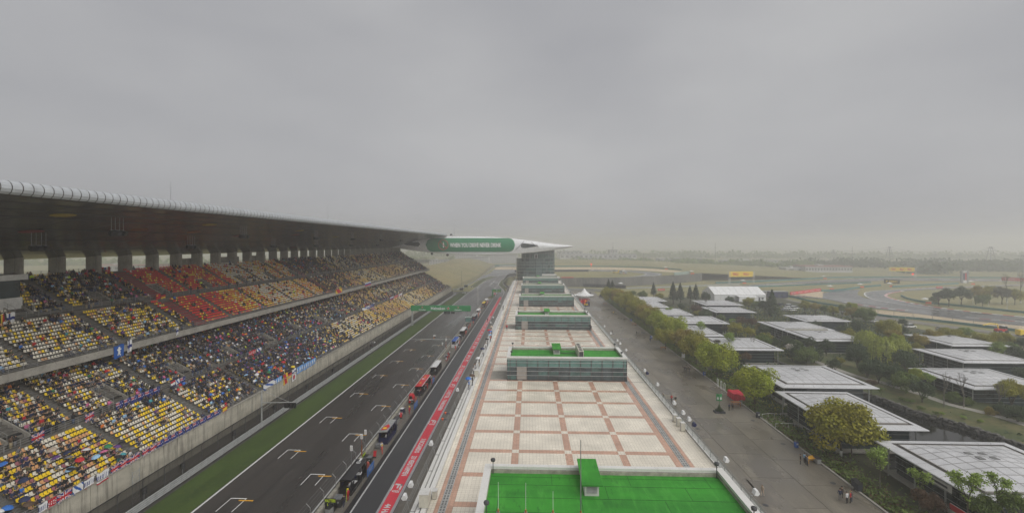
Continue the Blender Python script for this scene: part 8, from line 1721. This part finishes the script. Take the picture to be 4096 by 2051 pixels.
# marshal posts: little canopies with orange boards
for i, (fn, x, y, z) in enumerate(((Z3, 595, 535, 0), (Z3, 1210, 505, 0), (Z3, 1590, 680, 0), (Z3, 905, 514, 0), (Z3, 525, 425, 0), (Z2, 940, 325, 8), (Z2, 510, 368, 8), (Z2, 1210, 372, 8), (Z2, 1745, 472, 0), (Z2, 480, 505, 0), (Z3, 2050, 482, 0))):
    p = fn(x, y, z) if z else fn(x, y); e = empty('marshal_post', (p.x, p.y, z - (.25 if z else 0)), 'marshal post with orange board and pale canopy, %s in the far circuit list from the left of the hairpin' % ords[i] if False else '%s far marshal post with orange board and pale canopy' % ords[i], 'marshal post', 'marshal posts on the far circuit'); MB().box(-1.7, 1.7, -.3, 0, 0, 1.2).build('orange_board', K['orange'], e, world=False); q = MB(); q.lathe([(2.4, 2.9), (1.2, 3.3), (.1, 3.7)], (-.5, 1.5, 0), 8); q.build('canopy', K['white'], e, world=False); MB().tube((-.5, 1.5, 0), (-.5, 1.5, 3.3), .08, 5).build('pole', K['steel'], e, world=False)
# red start light far on the raised bend
p = Z2(167, 300, 8); e = empty('warning_light', (p.x, p.y, 7.75), 'lit red warning light on the raised bend', 'light'); MB().tube((0, 0, 0), (0, 0, 3), .15, 6).build('pole', K['steel'], e, world=False); q = MB(); q.lathe([(.1, 2.8), (.9, 3.2), (1.0, 3.9), (.5, 4.5)], (0, 0, 0), 10); q.build('lamp', K['lamp_red'], e, world=False); MB().box(-.8, .8, -.3, .3, 0, 1.6).build('orange_board', K['orange'], e, world=False)
p = Z3(1432, 408); e = empty('warning_light', p, 'lit red warning light under the far yellow gantry', 'light'); MB().tube((0, 0, 0), (0, 0, 3), .15, 6).build('pole', K['steel'], e, world=False); q = MB(); q.lathe([(.1, 2.8), (.9, 3.2), (1.0, 3.9), (.5, 4.5)], (0, 0, 0), 10); q.build('lamp', K['lamp_red'], e, world=False)
# barriers beyond the straight and on the raised bend
barrier_line(((1960, 82), (2180, 80), (2420, 78), (2700, 76)), Z6, 3.2, 'teal', 'teal advertising wall behind the first bend gravel', .6); e = bpy.data.objects.get('tyre_barrier.006')
P0, P1 = Z6(1960, 82), Z6(2420, 78); wl_ = [o for o in bpy.data.objects if o.name.startswith('tyre_barrier') and o.parent is None][-1]
for u in (.18, .62):
    q = MB(); pp_ = P0.lerp(P1, u); q.box(pp_.x, pp_.x + 17, pp_.y - .9, pp_.y - .7, .9, 2.2); q.build('lettering', K['offwhite'], wl_)
barrier_line(((1090, 565), (1250, 545), (1420, 455), (1600, 360), (1720, 270), (1860, 150), (1955, 80)), Z6, 1.1, 'galv', 'grey guard rail along the outside of the first bend', .3); fence_line(((1150, 575), (1290, 480), (1420, 425), (1600, 330), (1720, 245), (1850, 140), (1950, 62)), Z6, 8, 4.2, 'debris fence along the outside of the first bend', 'fine_mesh', 'steel', False)
fence_line(((2210, 640), (2235, 590), (2230, 540), (2160, 480), (2130, 430), (2170, 350), (2240, 280), (2400, 250)), Z6, 4, 3.2, 'dark curved fence screening the pit exit', 'mesh_wire', 'dark_steel', False); barrier_line(((2205, 640), (2228, 590), (2222, 540), (2150, 480), (2120, 430), (2160, 350), (2230, 280), (2400, 252)), Z6, 1.0, 'galv', 'curved guard rail at the pit exit', .3)
barrier_line(((-600, 300), (0, 295), (400, 298), (800, 310), (1100, 332)), lambda x, y: Z2(x, y, 8), 1.2, 'teal', 'teal barrier round the raised bend', .8, 0, 7.7); barrier_line(((-620, 352), (-300, 350), (0, 348), (140, 347)), lambda x, y: Z2(x, y, 8), 2.4, 'bin_dark', 'dark screen wall inside the raised bend', .5, 0, 7.7); barrier_line(((1020, 385), (1100, 378), (1180, 370)), lambda x, y: Z2(x, y, 8), 3.0, 'fascia_edge', 'grey green screen at the end of the raised bend', .5, 0, 7.7); barrier_line(((-150, 500), (150, 505), (525, 520)), Z2, 2.6, 'bin_dark', 'dark hoarding below the retaining wall', .4); barrier_line(((-420, 540), (0, 545), (290, 555)), Z2, 2.0, 'galv', 'grey fence at the far end of the promenade', .2); barrier_line(((530, 522), (900, 512), (1250, 498), (1700, 482)), Z2, .9, 'galv', 'guard rail below the retaining wall', .3)
for i, (fn, x, y, m, lab) in enumerate(((Z2, 430, 364, 'yellow', 'yellow recovery vehicle parked inside the raised bend'), (Z2, 495, 370, 'car_silver', 'grey recovery truck parked inside the raised bend'))):
    p = fn(x, y, 8); e = empty('recovery_truck', (p.x, p.y, 7.75), lab, 'truck'); MB().box(-4, 1.5, -1.2, 1.2, .8, 1.3).build('flatbed', K[m], e, world=False); MB().box(1.6, 4, -1.2, 1.2, .6, 3.2).build('cab', K[m], e, world=False); MB().box(2.6, 4.03, -1.1, 1.1, 1.9, 2.8).build('window', K['glass_dark'], e, world=False); MB().box(-4, -1, -.3, .3, 1.3, 3.6).build('crane', K['steel'], e, world=False)
    for a in (-3, 2.8):
        for s in (-1, 1): q = MB(); q.lathe([(.5, -.2), (.5, .2)], (0, 0, 0), 10); q.v = [(a + v[0], s * 1.1 + v[2], .5 + v[1]) for v in q.v]; q.build('wheel', K['black'], e, world=False)
# trackside bits near the end of the stand
for i, (x, y, lab) in enumerate(((1268, 575, 'grey marshal cabin beside the verge, nearer of two'), (1360, 510, 'grey marshal cabin beside the verge, farther of two'))):
    p = Z6(x, y + 20); e = empty('marshal_cabin', (p.x, p.y, 0), lab, 'cabin'); MB().box(-1.4, 1.4, -1.2, 1.2, 1.2, 3.0).build('cabin_wall', K['dark_steel'], e, world=False); MB().box(-1.7, 1.7, -1.5, 1.5, 3.0, 3.2).build('roof', K['galv'], e, world=False); MB().box(-1.2, 1.2, -1.25, -1.2, 1.9, 2.8).build('window', K['glass_dark'], e, world=False); [MB().box(a - .1, a + .1, c - .1, c + .1, -.1, 1.2).build('leg', K['steel'], e, world=False) for a in (-1.2, 1.2) for c in (-1, 1)]
for i, (x, y) in enumerate(((1320, 640), (1478, 518))):
    p = Z6(x, y); e = empty('distance_board', (p.x, p.y, 0), 'small white distance board on the verge, %s' % ('nearer', 'farther')[i], 'board'); MB().box(-1.1, 1.1, -.1, .1, .35, 1.3).build('panel', K['white'], e, world=False); MB().box(-.7, .7, -.13, -.1, .6, 1.05).build('digits', K['drain'], e, world=False); [MB().box(s * .9 - .05, s * .9 + .05, -.05, .05, 0, .35).build('leg', K['steel'], e, world=False) for s in (-1, 1)]
for x, y, h, lab in ((1268, 470, 13, 'tall thin light pole behind the end of the grandstand'), (1163, 205, 8, 'short pole standing on the grass hill')):
    p = Z6(x, y); e = empty('light_pole', (p.x, p.y, 0), lab, 'light pole'); MB().tube((0, 0, 0), (0, 0, h), .14, 6, 0, .08).build('pole', K['dark_steel'], e, world=False); MB().cbox((.4, 0, h), (.9, .3, .2)).build('lamp_head', K['dark_steel'], e, world=False)
p = Z6(740, 135); e = empty('service_tent', (p.x, p.y, 0), 'white flat tent behind the end of the grandstand', 'tent'); MB().box(-9, 9, -6, 6, 3.2, 3.8).build('tent_roof', K['tent'], e, world=False); [MB().box(a - .15, a + .15, c - .15, c + .15, -.3, 3.2).build('post', K['white'], e, world=False) for a in (-8.5, 8.5) for c in (-5.5, 5.5)]
# far buildings with windows
def far_building(px0, px1, pyb, pyt, lab, m='far_white', dep=25, rows=3, colsn=10, roofm='far_grey', t=None, name='far_building'):
    t = t or CAMH * FPX / (pyb - 975); a, c = D(px0, pyb, t), D(px1, pyb, t); zt_ = max(3.0, ztop(pyt, t)); e = empty(name, ((a.x + c.x) / 2, a.y, -.3), lab, 'building'); zb = a.z
    MB().box(a.x, c.x, a.y, a.y + dep, -.35, zt_).build('wall', K[m], e); rf_ = MB().box(a.x - .6, c.x + .6, a.y - .6, a.y + dep, zt_, zt_ + 1.0).build('roof', K[roofm], e)
    MB().box(a.x + (c.x - a.x) * .3, a.x + (c.x - a.x) * .42, a.y + 4, a.y + 10, zt_ + 1.0, zt_ + 3).build('roof_plant', K[m], rf_)
    for r in range(rows):
        for k in range(colsn):
            w_ = (c.x - a.x) / colsn; x = a.x + w_ * (k + .25); z = zt_ * (r + .35) / rows; MB().box(x, x + w_ * .5, a.y - .12, a.y - .02, z, z + zt_ / rows * .42).build('window', K['far_window'], e)
FB = [(1718, 1785, 1066, 1041, 'pale block behind the grass hill, leftmost', 3, 6), (1808, 1866, 1064, 1046, 'pale block behind the grass hill, second from left', 2, 5), (1820, 1905, 1052, 1018, 'long faint block under the bridge wing, rear', 4, 10), (1900, 1955, 1054, 1028, 'faint block left of the tower, middle', 3, 6), (1955, 2068, 1052, 1020, 'wide faint block directly left of the tower', 4, 12), (2240, 2545, 1050, 1018, 'very long faint factory right of the tower, rear', 2, 16), (2300, 2530, 1053, 1033, 'long pale factory right of the tower, front', 2, 18), (2640, 2820, 1055, 1036, 'pale low factory in the middle distance', 2, 14), (2900, 3130, 1058, 1043, 'row of pale gabled sheds in the middle distance', 2, 18), (3150, 3480, 1060, 1045, 'long pale housing row in the haze', 2, 26), (3735, 3870, 1066, 1046, 'faint pale block in the haze behind the position tower', 2, 8), (2230, 2330, 1046, 1006, 'tall faint block right beside the tower', 4, 6), (2440, 2470, 1040, 1000, 'narrow faint block right of the tower', 3, 3)]
for px0, px1, pyb, pyt, lab, r, c in FB: far_building(px0, px1, pyb, pyt, lab, 'far_white', 30, r, c)
far_building(3222, 3405, 1088, 1066, 'white service hall with red roof line in the far field', 'far_white', 30, 1, 16, 'far_red'); far_building(3146, 3222, 1086, 1073, 'low rounded white hangar beside the service hall', 'far_white', 20, 1, 2, 'far_white')
for i, (px, pyb, w_, lab) in enumerate(((2620, 1078, 14, 'tiny white van on the far perimeter road, leftmost'), (2480, 1068, 12, 'pair of tiny white vehicles behind the raised bend'))): pass
# pylons with power lines
def pylon(px, pyt, t, lab, w_=5.5):
    b0 = D(px, 1040, t); h = ztop(pyt, t); e = empty('power_pylon', (b0.x, b0.y, 0), lab, 'pylon', 'far power pylons'); q = MB()
    for s in (-1, 1):
        for u in (-1, 1): q.tube((s * w_, u * w_, -.3), (s * .8, u * .8, h), .28, 4)
    for k in range(7):
        f0, f1 = k / 7, (k + 1) / 7; a0, a1 = w_ + (.8 - w_) * f0, w_ + (.8 - w_) * f1; q.tube((-a0, -a0, h * f0), (a1, -a1, h * f1), .16, 4); q.tube((a0, -a0, h * f0), (-a1, -a1, h * f1), .16, 4)
    q.build('lattice', K['steel'], e, world=False); q = MB()
    for f, wd in ((.72, 7), (.83, 8.5), (.95, 5.5)): q.tube((-wd, 0, h * f), (wd, 0, h * f), .3, 4)
    q.build('cross_arm', K['steel'], e, world=False); return (b0.x, b0.y, h)
T = [pylon(3558, 985, 760, 'lattice power pylon in the haze above the sponsor gantry'), pylon(3963, 985, 640, 'clearest lattice power pylon at the right'), pylon(3333, 998, 950, 'faint power pylon in the haze, left of the clearer pair'), pylon(3740, 1005, 900, 'faint power pylon between the two clearer ones', 4), pylon(3838, 1008, 950, 'faint short power pylon left of the clearest one', 4), pylon(4092, 1018, 520, 'power pylon cut by the right edge', 3)]
for i, (px, pyt, t, lab) in enumerate(((2452, 968, 700, 'thin radio mast right of the tower'), (2861, 969, 750, 'thin tall radio mast in the middle of the haze'), (3409, 985, 760, 'thin mast on a block in the haze'), (2575, 1014, 700, 'short thin mast in the middle haze'), (2804, 1014, 760, 'short thin mast left of the sheds'))):
    b0 = D(px, 1040, t); h = ztop(pyt, t); e = empty('radio_mast', (b0.x, b0.y, -.3), lab, 'mast'); MB().tube((0, 0, 0), (0, 0, h), .45, 5, 0, .2).build('pole', K['steel'], e, world=False); MB().cbox((0, 0, h * .8), (3, .4, .4)).build('cross_arm', K['steel'], e, world=False)
q = MB()
for a, c in ((T[2], T[0]), (T[0], T[3]), (T[3], T[4]), (T[4], T[1]), (T[1], T[5])):
    for dz in (.72, .95):
        P = [(a[0] + (c[0] - a[0]) * u, a[1] + (c[1] - a[1]) * u, (a[2] * (1 - u) + c[2] * u) * dz - 10 * u * (1 - u) * 1.2) for u in [i / 8 for i in range(9)]]; q.path(P, .12, 3)
tag(q.build('power_lines', K['dark_steel']), 'thin power cables sagging between the far pylons', 'cables', kind='stuff')
# far woods: masses of foliage read as bands
def woods(segs, h, col, lab, seed, size=3.2, n=9000):
    rng = np.random.default_rng(seed); Ps = []; tot = sum((Vector(b_) - Vector(a)).length for a, b_ in segs)
    for a, b_ in segs:
        a, b_ = np.array(a), np.array(b_); k = int(n * np.linalg.norm(b_ - a) / tot); u = rng.uniform(0, 1, k)[:, None]; P = a + (b_ - a) * u + rng.normal(0, 9, (k, 3)) * np.array([1, 1, 0]); hh = h * (.55 + .3 * np.sin(P[:, 0] * .11) * np.sin(P[:, 0] * .037 + 2) + .25 * np.sin(P[:, 0] * .31 + P[:, 1] * .2)); P[:, 2] = rng.uniform(0, 1, k) ** .7 * hh; Ps.append(P)
    P = np.concatenate(Ps); me = leaf_mesh('far_woods', P, np.tile([0, -.6, .8], (len(P), 1)), size, rng.uniform(.6, 1.2, (len(P), 1)) * np.ones((1, 3)), rng, 1.2); me.materials.append(LM[col]); tag(link('far_woods', me), lab, 'woods', kind='stuff')
def gv(px, py): p = G(px, py); return (p.x, p.y, 0)
woods([(gv(1500, 1046), gv(2080, 1050)), (gv(2230, 1052), gv(2800, 1056)), (gv(2700, 1062), gv(3250, 1066))], 13, 'green', 'distant belt of trees before the factories', 71)
woods([(gv(3230, 1064), gv(4200, 1078)), (gv(3640, 1092), gv(3790, 1094)), (gv(3800, 1082), gv(4250, 1086))], 17, 'dark', 'distant dark belt of trees at the right', 72)
woods([(gv(1400, 1030), gv(2800, 1028)), (gv(2700, 1030), gv(4300, 1036))], 22, 'green', 'faintest belt of trees along the horizon', 73, 5, 9000)
woods([(gv(-1200, 1062), gv(1500, 1058))], 14, 'green', 'distant trees seen between the grandstand columns', 74, 4, 7000)
far_building(340, 690, 1085, 1062, 'long pale shed with red band seen between grandstand columns', 'far_white', 25, 1, 12, 'far_red'); far_building(900, 1400, 1075, 1052, 'long pale shed behind the farther grandstand columns', 'far_white', 25, 2, 16)
# ---------------------------------------------------------------- air
hz = MB().box(-3900, 3900, -1400, 5800, -1.6, 72); m = bpy.data.materials.new('haze_air'); m.use_nodes = True; tn = m.node_tree; tn.nodes.clear(); out = tn.nodes.new('ShaderNodeOutputMaterial'); v = tn.nodes.new('ShaderNodeVolumePrincipled')
v.inputs['Color'].default_value = (1, 1, 1, 1); v.inputs['Density'].default_value = .00095; v.inputs['Anisotropy'].default_value = .55; tn.links.new(v.outputs[0], out.inputs['Volume'])
o = hz.build('haze', m); tag(o, 'grey rainy haze filling the air over the circuit', 'haze', kind='stuff')
